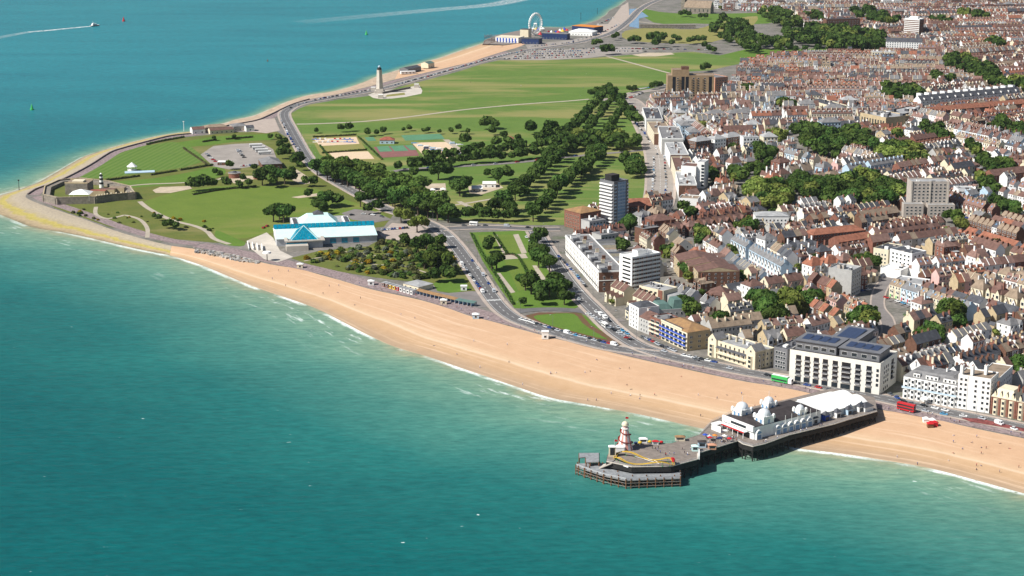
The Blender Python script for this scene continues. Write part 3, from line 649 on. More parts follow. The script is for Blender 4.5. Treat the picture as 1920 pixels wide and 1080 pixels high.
# --- white seaside hotel with bays, then its taller neighbour, then the red and cream mansard house
A, B = g(1692, 746), g(1792, 765)
K = Block('hotel', 'white four storey seaside hotel with a row of bays and grey mansard dormers', 'hotel', A, B, 20, lm='white hotel with bays')
K.walls(13.2, 'white', 'roof_grey', 0); W_ = K.W
for i in range(8):
    K.row('f', 1, [0], ('hbay',), bay_piece(3.2, 12.4, 'white'), 'bay_window', xs=[(i + .5) / 8])
K.wins('f', 8, [1.2, 4.4, 7.6, 10.4], 1.0, 1.9, xs=[(i + .97) / 8 for i in range(7)] + [.995])
b = MB(); b.hip(0, W_, 0, 20, 13.2, 16.6, 'roof_grey', .3, .55); K.part('roof', b)
for x0, x1 in ((.18, .3), (.41, .64), (.74, .97)):
    b = MB(); b.box(W_ * x0, W_ * x1, .3, 4, 13.4, 15.8, 'white', 'roof_grey'); d = K.part('dormer', b); n = int((x1 - x0) * W_ / 1.9)
    for i in range(n): piece(('win', 1.2, 1.4, 'white', 'glass'), window_piece(1.2, 1.4), 'window', d, frame((W_ * (x0 + (x1 - x0) * (i + .5) / n), .28), (1, 0), 13.9))
b = MB(); b.box(-.4, W_ + .2, -1.1, -.95, 6.6, 7.5, 'pale_blue'); b.box(-.4, W_ + .2, -1.2, 0, 6.4, 6.6, 'white'); K.part('balcony', b)
b = MB(); b.cyl((W_ * .46, -3.5), 2.6, 2.2, 3.0, 3.6, 10, 'white')
for a_ in range(4): b.cyl((W_ * .46 + 2.1 * math.cos(a_ * 1.57 + .8), -3.5 + 2.1 * math.sin(a_ * 1.57 + .8)), .15, .15, 0, 3.0, 6, 'white')
K.part('porch', b)
for x in (2, W_ * .4, W_ * .66, W_ - 2): K.stack(x, 12, 16, 2.4)
A, B = g(1793, 765), g(1854, 775)
K = Block('hotel', 'tall plain white six storey hotel with three tall white chimneys, right of the bayed hotel', 'hotel', A, B, 15, lm='tall white hotel')
K.walls(19.3, 'white', 'roof_tan', .7); W_ = K.W
K.wins('f', 5, [1.3, 4.6, 7.7, 10.8, 13.7, 16.5], 1.5, 1.6, xs=[.1, .24, .55, .78, .93])
K.wins('r', 4, [1.3, 4.6, 7.7, 10.8, 13.7, 16.5], 1.2, 1.6)
K.walls(15.5, 'white', 'roof_tan', .5, W_ * .35, W_, 15.1, 45, 0, 'rear_wing'); K.wins('r', 8, [5.0, 8.0, 11.0], 1.1, 1.5, box=(W_ * .35, 15.1, W_, 45))
RESERVED.append([K.w(W_ * .3, 14), K.w(W_ + 1, 14), K.w(W_ + 1, 47), K.w(W_ * .3, 47)])
for x, y in ((1.2, 2.5), (W_ * .36, 4), (W_ * .7, 9)): K.stack(x, y, 19.5, 5.2, 'white', 1.5, 3.2, 4)
b = MB(); b.box(W_ * .3, W_ * .31, -.12, -.02, 0, 19.5, 'grey_render'); K.part('drainpipe', b)
for i, (p, q, col, lab) in enumerate((((1858, 776), (1902, 785), 'red_brick', 'red brick and cream mansard house with four pointed dormers, beside the tall white hotel'), ((1905, 786), (1950, 795), 'red_brick', 'red brick bayed house at the right end of the seafront row'))):
    K = Block('mansion_house', lab, 'house', g(*p), g(*q), 14)
    K.walls(10.5, col, 'roof_grey', 0); W_ = K.W
    for k in range(3): K.row('f', 1, [0], ('mbay', 1), bay_piece(3.0, 9.6, 'cream'), 'bay_window', xs=[(k + .5) / 3])
    b = MB(); b.hip(0, W_, 0, 14, 10.5, 15.0, 'cream' if i == 0 else 'roof_slate', .4, .6); K.part('roof', b)
    b = MB(); b.box(-.3, W_ + .3, -.35, 0, 10.2, 10.8, 'cream'); K.part('cornice', b)
    for k in range(4):
        b = MB(); x = W_ * (k + .5) / 4; b.gable(-1, 1.6, -.75, .75, 12.2, 13.9, 'roof_slate', 'cream', .1); b.box(-1, 1.6, -.7, .7, 10.9, 12.2, 'cream')
        d = K.part('dormer', b); d.matrix_local = frame((x, 1.4), (0, -1)) @ Matrix.Translation((0, 0, 0))
    for k in range(4): b = MB(); b.box(W_ * k / 3 - .35, W_ * k / 3 + .35, -.4, -.02, 0, 10.2, 'red_brick'); K.part('pier', b)
    for x in (.8, W_ - .8): K.stack(x, 6, 14, 3, 'red_brick')

# --- cream hotel with twin gables
A, B = g(1329, 666), g(1417, 694)
K = Block('hotel', 'cream seafront hotel with twin pointed end gables and a blue verandah', 'hotel', A, B, 16, lm='cream twin gabled hotel')
K.walls(10.4, 'cream', 'roof_flat', .8); W_ = K.W
for x0 in (0, W_ - 7.2):
    b = MB(); b.box(0, 7.2, -.8, 8, 0, 11.5, 'cream'); b.gable(-.8, 8, 0, 7.2, 11.5, 15, 'roof_grey', 'cream', .3)
    t = MB(); t.add(b, None)
    bb = MB(); bb.box(x0, x0 + 7.2, -1.0, 8, 0, 11.5, 'cream')
    for sgn in (1,):
        bb.poly([(x0, -1.0, 11.5), (x0 + 7.2, -1.0, 11.5), (x0 + 3.6, -1.0, 15)], 'cream'); bb.poly([(x0 + 7.2, 8, 11.5), (x0, 8, 11.5), (x0 + 3.6, 8, 15)], 'cream')
        bb.poly([(x0 - .2, -1.2, 11.5), (x0 + 3.6, -1.2, 15.2), (x0 + 3.6, 8, 15.2), (x0 - .2, 8, 11.5)], 'roof_grey'); bb.poly([(x0 + 7.4, -1.2, 11.5), (x0 + 7.4, 8, 11.5), (x0 + 3.6, 8, 15.2), (x0 + 3.6, -1.2, 15.2)], 'roof_grey')
    gw = K.part('gable_wing', bb)
    piece(('gbay',), lambda: (lambda b: (b.prism([(-1.7, 0), (-1, -1.1), (1, -1.1), (1.7, 0)], 0, 8.2, 'cream'), [b.box(-1, 1, -1.15, -1.0, z, z + 1.7, 'glass') for z in (1, 4, 6.4)], b)[2])(MB()), 'bay_window', gw, frame((x0 + 3.6, -1.0), (1, 0), 0))
    piece(('win', 1.3, 1.5, 'white', 'glass'), window_piece(1.3, 1.5), 'window', gw, frame((x0 + 3.6, -1.02), (1, 0), 10.4))
K.wins('f', 6, [.9, 8.1], 1.3, 1.9, margin=8.5, fr='cream'); K.wins('f', 6, [4.6], 1.3, 2.0, margin=8.5)
b = MB(); b.poly([(7.4, -2.2, 7.1), (W_ - 7.4, -2.2, 7.1), (W_ - 7.4, 0, 8.0), (7.4, 0, 8.0)], 'roof_slate'); b.box(7.4, W_ - 7.4, -2.2, 0, 3.7, 3.9, 'cream')
for i in range(8): b.box(7.6 + (W_ - 15.4) * i / 7, 7.8 + (W_ - 15.4) * i / 7, -2.2, -2.05, 3.9, 7.1, 'white')
K.part('verandah', b)
K.wins('r', 4, [1.2, 4.6, 7.7], 1.2, 1.6); K.clutter(5, 10.4, seed=3)
for x in (9, 15, 21, W_ - 9): K.stack(x, 9, 10.4, 2.6, 'cream')

# --- blue balcony flats with beige end and their three narrow neighbours
A, B = g(1239, 636), g(1288, 659)
K = Block('apartment_block', 'apartment block with blue balcony fronts, beige end wall and lichen orange roof', 'apartment block', A, B, 17, lm='blue balcony flats')
K.walls(12.3, 'buff', 'roof_tan', 0); W_ = K.W
b = MB(); b.box(.1, W_ - .1, -.05, .1, .3, 11.8, 'cream'); K.part('front', b)
for z in (3.1, 6.0, 8.9): K.row('f', 6, [z], ('bb', round(W_ / 6, 2)), balcony_piece(W_ / 6 - .25, 1.5, 'blue', 'white', 1.1), 'balcony', margin=.1)
K.wins('f', 6, [.6, 3.2, 6.1, 9.0], W_ / 6 - 1.6, 2.1, margin=.4, out=.06)
b = MB(); b.hip(0, W_, 0, 17, 12.3, 15.6, 'roof_lichen', .4); K.part('roof', b)
b = MB(); b.box(0, W_ * .8, -.3, 1.2, 11.9, 13.4, 'cream', 'roof_slate'); K.part('parapet', b)
K.wins('r', 5, [1.5, 4.8, 8.0], .9, 1.6, xs=[.14, .2, .5, .56, .83]); K.wins('r', 1, [1.5, 4.8, 8.0], .9, 1.6, xs=[.89])
A2, B2 = g(1218, 628), g(1238, 636)
K = Block('apartment_block', 'narrow red brick flats with cream balconies, left of the blue balcony flats', 'apartment block', A2, B2, 14)
K.walls(12.2, 'red_brick', 'roof_grey', .6); W_ = K.W
K.row('f', 2, [3.1, 6.0, 8.9], ('bb2', round(W_, 1)), balcony_piece(W_ / 2 - .4, 1.3, 'cream', 'white', 1.0), 'balcony', margin=.1); K.wins('f', 2, [.6, 3.2, 6.1, 9.0], W_ / 2 - 2, 2.0, margin=.2); K.clutter(2, 12.2, seed=5)
A2, B2 = g(1198, 620), g(1217, 628)
K = Block('guest_house', 'white guest house with grey slate roof between brick flats and a taller white house', 'house', A2, B2, 14)
K.walls(9.5, 'grey_render', 'roof_grey', 0); W_ = K.W; K.wins('f', 3, [1, 4, 7], 1.1, 1.6)
b = MB(); b.gable(0, W_, 0, 14, 9.5, 13, 'roof_brown', 'white'); K.part('roof', b); K.stack(1, 7, 11.5, 2.6)
A2, B2 = g(1179, 610), g(1197, 620)
K = Block('guest_house', 'tall white house with five windows stacked up its narrow front, at the road bend', 'house', A2, B2, 15)
K.walls(14.5, 'white', 'roof_slate', .6); W_ = K.W; K.wins('f', 3, [1, 3.8, 6.6, 9.4, 12], 1.3, 1.6)
b = MB(); b.hip(0, W_, 0, 15, 14.5, 17, 'roof_slate', 0, .4); K.part('roof', b)
A2, B2 = g(1230, 610), g(1285, 606)
K = Block('mansard_block', 'block with dark green metal mansard and flat terraces, behind the blue balcony flats', 'apartment block', A2, B2, 16)
K.walls(10, 'grey_render', 'roof_green', .3); W_ = K.W
b = MB(); b.hip(1, W_ * .55, 1, 15, 10, 13.5, 'roof_green', 0, .6); K.part('roof', b); b = MB(); b.hip(W_ * .6, W_ - .5, 2, 14, 10, 15.5, 'roof_green', 0, .65); K.part('roof', b); K.wins('r', 4, [2, 6], 1.2, 1.6); K.wins('f', 5, [6.5], 1.2, 1.6)

# --- white slab tower
A, B = g(1184, 561), g(1237, 551)
K = Block('tower_block', 'white ten storey tower block with brown banded side, right of the long white terrace', 'tower block', A, B, 20, lm='white banded tower')
# front (camera right face) is banded brown; left face white with dark strips for shaded slots
p0 = g(1165, 553); K.D = max(14, dist(A, p0)); W_ = K.W; D_ = K.D
K.walls(29, 'white', 'white', 1.0)
for i in range(10):
    z = .8 + i * 2.85
    b = MB(); b.box(.6, W_ - .2, -.14, .0, z + .95, z + 2.25, 'brown_brick'); fl = K.part('brick_band', b)
    n = 6
    for j in range(n): piece(('win', 2.2, 1.15, 'white', 'glass'), window_piece(2.2, 1.15), 'window', fl, frame((1.2 + (W_ - 2) * (j + .5) / n, -.15), (1, 0), z + 1.0))
    K.row('f', 3, [z + .2], ('wtb', round(W_, 1)), balcony_piece(W_ / 4.2, .9, 'white', 'white', .8), 'balcony', margin=.5)
    p, u, l = K.side('l')
    b = MB(); b.box(-.06, .12, D_ * .12, D_ * .74, z + .9, z + 2.1, 'glass_dark'); K.part('balcony_shade', b)  # flat dark glass strip; the balcony recess shade is put into its colour
b = MB(); b.box(W_ * .32, W_ * .62, 4, 10, 29, 32.5, 'white', 'roof_flat'); b.box(W_ * .62, W_ * .85, 4.5, 9.5, 29, 31, 'white', 'roof_flat'); K.part('lift_house', b)
K.wins('r', 4, [3 + i * 2.85 for i in range(9)], 1.3, 1.4)
# --- cream low block at its foot
K = Block('apartment_block', 'low cream block with dark balconies at the foot of the white banded tower', 'apartment block', g(1198, 571), g(1243, 582), 15)
K.walls(13, 'cream', 'roof_flat', .7); W_ = K.W; K.wins('f', 5, [1, 4.1, 7.2, 10.2], 2.2, 1.6, fr='cream'); K.clutter(6, 13, seed=8)
b = MB(); b.box(W_ * .78, W_ + 7, 3, 14, 0, 10.5, 'grey_render', 'roof_flat'); K.part('rear_wing', b); b = MB(); b.box(W_ * .8, W_ * .97, -.5, 0, 0, 13.5, 'red_brick'); K.part('stair_tower', b)
# --- long white terrace
A, B = g(1060, 477), g(1122, 548)
K = Block('terrace_block', 'long white five storey terrace facing the gardens, brown brick end wall', 'terrace', A, B, 19, lm='long white terrace')
W_ = K.W; K.walls(14.5, 'white', 'roof_grey', .9); K.D = 19
n = max(8, int(W_ / 5.2))
K.wins('f', n, [1.0, 4.4, 7.8, 10.9], 1.3, 2.0, margin=1, fr='cream')
b = MB(); b.box(0, W_, -1.0, 0, 4.0, 4.25, 'white'); b.box(0, W_, -1.05, -.97, 4.25, 5.1, 'dark_iron'); K.part('balcony', b)
b = MB(); b.box(0, W_, -.5, 0, 13.9, 14.5, 'white'); K.part('cornice', b)
b = MB(); b.box(W_, W_ + .15, .2, 18.8, 0, 14.2, 'brown_brick'); K.part('end_wall', b); K.wins('r', 3, [1.2, 4.6, 9.4], 1.4, 2.2, out=.15); b = MB(); b.box(W_ + .15, W_ + .4, 0, 19, 8.2, 8.7, 'white'); K.part('string_course', b)
for i in range(n // 2):
    x = W_ * (i + .5) / (n // 2)
    K.stack(x, 9 + (i % 2) * 3, 14.5, 2.6, ['white', 'brown_brick', 'cream'][i % 3], .8, 2.6, 4)
    b = MB(); b.box(x + 2, x + 6.5, 2.0, 6.5, 14.5, 16.8, ['white', 'roof_slate', 'roof_grey'][i % 3], ['roof_grey', 'roof_slate', 'roof_flat'][i % 3]); K.part('dormer', b)
    b = MB(); b.box(x - 3, x + 2.4, 12, 28 + (i * 7) % 9, 0, 11 + (i * 3) % 4, ['white', 'grey_render', 'cream'][i % 3], ['roof_flat', 'roof_slate', 'roof_grey', 'roof_tan'][i % 4]); K.part('rear_wing', b)
RESERVED.append([K.w(0, 15), K.w(W_, 15), K.w(W_, 38), K.w(0, 38)])
# --- tall dark tower with pale blue glazing
A, B = g(1150, 426), g(1177, 421)
K = Block('tower_block', 'tall dark brick tower block with a pale blue glazed strip and dark roof house', 'tower block', A, B, 17, lm='tall blue glazed tower')
W_ = K.W; K.walls(37, 'metal_grey', 'roof_flat', .9); D_ = K.D
for i in range(13):
    z = .6 + i * 2.8
    b = MB(); b.box(-1.3, -.02, 1, D_ - .6, z, z + 1.05, 'white'); K.part('balcony', b)
    K.row('f', 1, [z], ('ftb',), balcony_piece(2.0, 1.0, 'white', 'white', 1.0), 'balcony', xs=[.93]); K.row('f', 1, [z], ('ftb2',), balcony_piece(2.4, .5, 'pale_blue', 'metal_grey', 1.0), 'balcony', xs=[.11])
    for j in range(5): piece(('fpan',), lambda: (lambda b: (b.box(-.85, .85, -.16, .02, 0, 2.6, 'pale_blue'), b.box(-.7, .7, -.18, -.1, .9, 2.3, 'glass_blue'), b)[2])(MB()), 'window_panel', K.T.o, frame((W_ * .32 + 1.75 * j, -.02), (1, 0), z))
b = MB(); b.box(W_ * .05, W_ * .6, 4, 12, 37, 42.5, 'dark_iron', 'roof_dark'); K.part('lift_house', b)
K.wins('r', 4, [1.4 + 2.8 * i for i in range(13)], 1.4, 1.4); K.clutter(3, 37, seed=2)

# --- grey concrete tower with lower wings
A, B = g(1705, 407), g(1776, 407)
K = Block('tower_block', 'grey concrete tower block with pale fins and a lower front wing, among the trees', 'tower block', A, B, 16, lm='grey concrete tower')
W_ = K.W; K.walls(29.5, 'concrete', 'roof_flat', 1)
K.wins('f', 8, [13 + i * 2.8 for i in range(6)], 2.0, 1.3, margin=1.8); K.wins('r', 4, [2 + i * 2.8 for i in range(9)], 1.4, 1.3)
for x in (0, W_ * .49, W_ - 1.2): b = MB(); b.box(x, x + 1.2, -.6, 0, 0, 30.8, 'pale_concrete'); K.part('fin', b)
K.walls(12.5, 'concrete', 'roof_flat', .7, -7, W_ * .30, -8.2, -.1, 0, 'front_wing'); K.walls(11.6, 'concrete', 'roof_flat', .7, W_ * .42, W_ + 4, -7.8, -.1, 0, 'front_wing')
K.wins('f', 4, [1.2, 4, 6.8, 9.4], 1.9, 1.3, box=(-7, -8.2, W_ * .30, 0)); K.wins('f', 6, [1.2, 4, 6.8, 9.2], 1.9, 1.3, box=(W_ * .42, -7.8, W_ + 4, 0))
K.clutter(3, 29.5, seed=9); RESERVED.append([K.w(-10, -30), K.w(W_ + 8, -30), K.w(W_ + 8, 2), K.w(-10, 2)])
# --- pale grey slab
A, B = g(1595, 558), g(1613, 549)
K = Block('tower_block', 'pale grey six storey slab with one blank side and dark windowed side', 'tower block', A, B, 16, lm='pale grey slab')
p0 = g(1554, 550); K.D = dist(A, p0)
K.walls(18.6, 'grey_render', 'roof_flat', .8); W_ = K.W; K.wins('f', 4, [1.5 + i * 2.8 for i in range(6)], 1.7, 1.5, gl_='glass_dark'); K.wins('r', 5, [1.5 + i * 2.8 for i in range(6)], 1.5, 1.4); K.clutter(3, 18.6, seed=4, big=1.5)
# --- buff and brown flats by the common
A, B = g(1251, 187), g(1338, 187)
K = Block('apartment_block', 'broad buff brick flats with dark vertical recesses on the edge of the common', 'apartment block', A, B, 20, lm='buff flats by the common')
W_ = K.W; K.walls(29, 'buff_brown', 'roof_tan', .6); K.walls(7, 'buff_brown', 'roof_tan', .5, W_ * .10, W_ * .46, 1, 18, 29, 'upper_floor'); K.walls(3, 'brown_brick', 'roof_brown', .5, W_ * .3, W_ * .46, 4, 12, 36, 'lift_house')
for x in (.14, .33, .42, .92): b = MB(); b.box(W_ * x - 1.9, W_ * x + 1.9, -.1, .1, 1, 28, 'glass_dark'); K.part('recess_shade', b)  # flat dark panels on the wall, coloured as the shade of recesses
K.wins('f', 4, [2 + 2.9 * i for i in range(9)], 2.2, 1.6, xs=[.22, .56, .66, .8]); K.row('f', 4, [1.6 + 2.9 * i for i in range(9)], ('bfb',), balcony_piece(2.6, 1.2, 'buff_brown', 'buff_brown', 1), 'balcony', xs=[.24, .52, .62, .76])
K = Block('apartment_block', 'salmon brick flats with dark brick right side, beyond the buff flats', 'apartment block', g(1340, 178), g(1364, 176), 30)
K.walls(21, 'salmon', 'roof_grey', .6); K.wins('f', 4, [2 + 2.9 * i for i in range(6)], 2, 1.3); b = MB(); b.box(K.W, K.W + .2, .3, 29, 0, 20.5, 'brown_brick'); K.part('end_wall', b); K.wins('r', 7, [2 + 2.9 * i for i in range(6)], 1.6, 1.4, out=.2)
# --- white slab in the town by the parade
A, B = g(1276, 352), g(1304, 354)
K = Block('tower_block', 'white slab block with a blank white front beside the wide parade', 'tower block', A, B, 18, lm='white slab by the parade')
W_ = K.W; K.walls(20, 'white', 'roof_brown', .6); K.walls(24, 'white', 'roof_flat', .6, W_ + .2, W_ + 7, 3, 18, 0, 'stair_tower'); K.walls(8, 'cream', 'roof_flat', .5, 0, W_, -9, -.1, 0, 'front_wing'); K.wins('f', 4, [1, 4.6], 2, 1.4, box=(0, -9, W_, 0))
for i in range(7): b = MB(); b.box(W_ + 4.2, W_ + 6.8, 2.85, 3.02, 2 + 3 * i, 4 + 3 * i, 'glass'); K.part('window', b)
RESERVED.append([K.w(-2, -24), K.w(W_ + 8, -24), K.w(W_ + 8, 0), K.w(-2, 0)])
# --- far blocks
K = Block('apartment_block', 'brown brick slab of flats among the trees near the top', 'apartment block', g(1549, 60), g(1612, 58), 14, lm='brown brick slab')
K.walls(20, 'brown_brick', 'roof_slate', .6); K.wins('f', 12, [2 + 2.8 * i for i in range(6)], 1.8, 1.3)
K = Block('tower_block', 'white banded tower with a dark brick flank near the top right', 'tower block', g(1694, 72), g(1722, 74), 17, lm='far white banded tower')
K.walls(31, 'white', 'white', 1); W_ = K.W
for i in range(10): b = MB(); b.box(.5, W_ - .5, -.12, .05, 2 + i * 2.9, 3.4 + i * 2.9, 'brown_brick'); K.part('brick_band', b)
b = MB(); b.box(W_, W_ + .2, .2, 16.8, 0, 30, 'brown_brick'); K.part('end_wall', b); b = MB(); b.box(W_ * .3, W_ * .8, 4, 11, 31, 35, 'white'); K.part('lift_house', b)
K = Block('apartment_block', 'pale flats with a bright white front and blue grey roof beneath the far tower', 'apartment block', g(1660, 98), g(1728, 100), 16, lm='pale blue roofed flats')
K.walls(16, 'white', 'roof_grey', 0); b = MB(); b.gable(0, K.W, 0, 16, 16, 21, 'roof_slate', 'buff'); K.part('roof', b); K.wins('f', 14, [2 + 2.9 * i for i in range(5)], 1.6, 1.6, fr='pale_blue')
K = Block('department_store', 'long tan brick department store with tall columns and flat roof', 'shop', g(1612, 236), g(1660, 246), 34, lm='tan department store')
K.walls(14, 'buff', 'roof_flat', .9); K.wins('f', 9, [2], 2.2, 9, fr='cream'); K.clutter(12, 14, seed=12, big=2)
K = Block('department_store', 'low grey flat roofed store extension with pale parapets', 'shop', g(1664, 240), g(1742, 222), 26)
K.walls(11, 'brown_brick', 'roof_flat', 1); K.clutter(10, 11, seed=13, big=2)
K = Block('terrace_block', 'pale stone street front with a long cornice, left of the department store', 'terrace', g(1512, 208), g(1560, 222), 20)
K.walls(13, 'cream', 'roof_slate', .8); K.wins('f', 14, [1.5, 5, 8.6], 1.6, 2); K.clutter(6, 13, seed=14, big=1.5)
K = Block('terrace_block', 'long brown hipped terrace roof at the right edge below the row of white gables', 'terrace', g(1742, 224), g(1925, 208), 12)
K.walls(9, 'brown_brick', 'roof_tan', 0); b = MB(); b.gable(0, K.W, 0, 12, 9, 13, 'roof_terracotta', 'brown_brick'); K.part('roof', b); K.wins('f', 40, [1.5, 4.8], 1.4, 1.6, fr='white')
K = Block('terrace_block', 'long grey slate terrace with a row of white gabled dormers at the right', 'terrace', g(1726, 207), g(1912, 189), 13, lm='row of white gables')
K.walls(11, 'white', 'roof_slate', 0); W_ = K.W; b = MB(); b.gable(0, W_, 0, 13, 11, 16.5, 'roof_slate', 'white'); K.part('roof', b)
for i in range(13):
    x = W_ * (i + .4) / 13; b = MB(); b.box(x, x + 4, 6, 14, 12, 18.5, 'white', 'roof_flat'); K.part('chimney', b)
    b = MB(); b.box(x + .8, x + 2.6, .4, 4, 11.4, 14, 'white', 'roof_slate'); K.part('dormer', b)
K.wins('f', 26, [1.5, 4.8, 8], 1.4, 1.6)
K = Block('church', 'grey stone church with steep roof by the moat at the top', 'church', g(1282, 24), g(1332, 26), 20, lm='grey stone church')
K.walls(10, 'stone', 'roof_grey', 0); b = MB(); b.gable(0, K.W, 0, 20, 10, 22, 'roof_tan', 'stone'); K.part('roof', b); K.walls(26, 'stone', 'roof_grey', 1, -7, -.2, 6, 14, 0, 'tower'); K.wins('f', 6, [3], 1.8, 5, fr='stone')
# --- mid-town individuals
def simple(name, lab, cat, a, b_, d, h, wall, roof, kind='flat', rise=3.5, cols=4, st=None, lm=None, win=(1.3, 1.5), fr='white', chim=0, rcols=3, flat=.0):
    K = Block(name, lab, cat, g(*a), g(*b_), d, lm=lm); W_ = K.W
    K.walls(h, wall, roof, .7 if kind == 'flat' else 0)
    zs = [1 + 2.9 * i for i in range(st or max(1, int(h / 2.95)))]
    if cols: K.wins('f', cols, zs, *win, fr=fr)
    if rcols: K.wins('r', rcols, zs, *win, fr=fr)
    if kind == 'gable': b = MB(); b.gable(0, W_, 0, d, h, h + rise, roof, wall); K.part('roof', b)
    if kind == 'hip': b = MB(); b.hip(0, W_, 0, d, h, h + rise, roof, .4, flat); K.part('roof', b)
    if kind == 'flat': K.clutter(3, h, seed=int(a[0]))
    for i in range(chim): K.stack(W_ * (i + .5) / chim, d / 2, h + rise - .8, 2.2, wall)
    return K
for i, (x, y) in enumerate(((1263, 507), (1281, 517), (1298, 528))):
    K = Block('town_house', ['uppermost', 'middle', 'lowest'][i] + ' of three stepped brick flats with pinkish brown gabled roofs', 'house', g(x, y), g(x + 10, y + 13), 30)
    K.walls(12, 'buff', 'roof_brown', 0); b = MB(); b.gable(0, K.W, 0, 30, 12, 15, 'roof_brown', 'buff'); K.part('roof', b); K.wins('f', 3, [1, 3.9, 6.8, 9.6], 1.2, 1.4); b = MB(); b.box(K.W, K.W + .15, .2, 29.8, 0, 12, 'brown_brick'); K.part('end_wall', b); K.wins('r', 6, [1, 3.9, 6.8, 9.6], 1.2, 1.3, out=.15)
simple('apartment_block', 'white flats with pale hipped roof and projecting white bays, centre of the town', 'apartment block', (1416, 430), (1478, 430), 15, 11, 'white', 'roof_flat', 'hip', 2.6, 8, lm='white hipped flats')
simple('apartment_block', 'long red brick sheltered flats with orange brown hipped roof', 'apartment block', (1524, 462), (1622, 452), 14, 9, 'red_brick', 'roof_terracotta', 'hip', 3.6, 16, lm='long red brick flats')
simple('apartment_block', 'red brick flats with orange gabled roof in front of the sheltered flats', 'apartment block', (1572, 476), (1636, 466), 12, 9, 'red_brick', 'roof_terracotta', 'gable', 3.4, 8)
simple('apartment_block', 'white five storey flats with stepped flat roofs in the middle of town', 'apartment block', (1636, 500), (1664, 505), 22, 14, 'cream', 'roof_slate', 'flat', 0, 4, lm='white stepped flats')
simple('apartment_block', 'white flats with dark balcony corner, right of the stepped flats', 'apartment block', (1667, 506), (1708, 516), 16, 15.5, 'white', 'roof_slate', 'flat', 0, 5, win=(1.8, 1.5))
simple('hall', 'white rendered hall with curved parapet beside the curved street', 'hall', (1671, 548), (1726, 556), 18, 8, 'white', 'roof_flat', 'flat', 0, 0, rcols=0, lm='white hall')
simple('garage', 'broad white flat roofed workshop by the curved street', 'workshop', (1650, 518), (1688, 524), 16, 6, 'white', 'white', 'flat', 0, 0, rcols=0)
simple('apartment_block', 'dark glazed flats squeezed between the cream gabled hotel and the penthouse block', 'apartment block', (1450, 690), (1475, 696), 20, 13, 'metal_grey', 'roof_slate', 'flat', 0, 4, win=(1.8, 1.6))
simple('villa', 'dark brick villa with broad brown pyramid roof near the cream hotel', 'house', (1322, 576), (1366, 580), 16, 9, 'brown_brick', 'roof_brown', 'hip', 5, 5, lm='brown pyramid roofed villa')
simple('shelter_hall', 'low hall with pale turquoise curved roof behind the blue balcony flats', 'hall', (1284, 603), (1320, 606), 12, 4, 'grey_render', 'roof_green', 'hip', 3, 0, rcols=0)
simple('apartment_block', 'brick flats with orange roof and pyramid turret beside the blue glazed tower', 'apartment block', (1058, 424), (1088, 432), 22, 14, 'red_brick', 'roof_lichen', 'hip', 3.5, 6, lm='orange roofed flats', fr='cream')
simple('mansion_house', 'large brown brick house with dark gables right of the blue glazed tower', 'house', (1180, 414), (1222, 412), 18, 12, 'brown_brick', 'roof_terracotta', 'gable', 5, 6)
simple('mansion_house', 'red brick mansion with brown pyramid roof and tall arches', 'house', (1226, 440), (1266, 436), 16, 11, 'red_brick', 'roof_brown', 'hip', 4, 5, lm='red brick mansion')
simple('terrace_block', 'curved white fronted terrace end with brown roof below the parade', 'terrace', (1272, 396), (1308, 398), 16, 11, 'white', 'roof_tan', 'flat', 0, 0, rcols=4)
simple('apartment_block', 'long red roofed brick flats with white balconies on the right edge', 'apartment block', (1862, 350), (1930, 342), 14, 10, 'red_brick', 'roof_brown', 'gable', 4.5, 10, lm='red flats at right edge')
simple('factory', 'white and grey low industrial sheds right of the concrete tower', 'shed', (1848, 372), (1908, 374), 24, 6, 'grey_render', 'white', 'hip', 3, 0, rcols=0)
simple('office_block', 'white banded low office between the concrete tower and the sheds', 'office', (1796, 376), (1830, 376), 18, 9, 'white', 'roof_flat', 'flat', 0, 6, win=(2.2, 1.4))
for i, (a, b_, d, h) in enumerate((((1204, 224), (1211, 246), 18, 13), ((1213, 250), (1226, 272), 20, 12), ((1233, 266), (1240, 290), 22, 16), ((1246, 292), (1256, 315), 18, 13), ((1258, 318), (1266, 345), 18, 12), ((1266, 347), (1272, 372), 16, 12))):
    lab = ['farthest white terrace facing the parade, with a stepped dark slate end', 'low cream terrace facing the parade, second from its far end', 'tallest white terrace facing the parade, bright blank flank', 'white terrace with blue roof box facing the parade, fourth from its far end', 'brick backed pale terrace facing the parade, next to the white slab', 'last pale terrace on the parade, nearest the camera'][i]
    K = Block('terrace_block', lab, 'terrace', g(*a), g(*b_), d, lm=['far parade terrace', None, 'tall parade terrace', None, None, None][i]); W_ = K.W
    K.walls(h, ['white', 'cream', 'white', 'white', 'cream', 'white'][i], ['roof_slate', 'roof_tan', 'roof_grey', 'roof_flat', 'roof_brown', 'roof_flat'][i], .8); n = int(W_ / 7)
    K.wins('f', n, [1, 4, 7, 10][:int(h / 3)], 1.5, 1.8); K.clutter(8, h, seed=i + 20, big=1.3)
    for k in range(n // 2): K.stack(W_ * (k + .5) / (n // 2), d * .5, h, 2.4, ['white', 'brown_brick'][k % 2])
    b = MB(); b.box(W_, W_ + .12, .2, d - .2, 0, h - .3, ['grey_render', 'brown_brick'][i % 2]); K.part('end_wall', b)
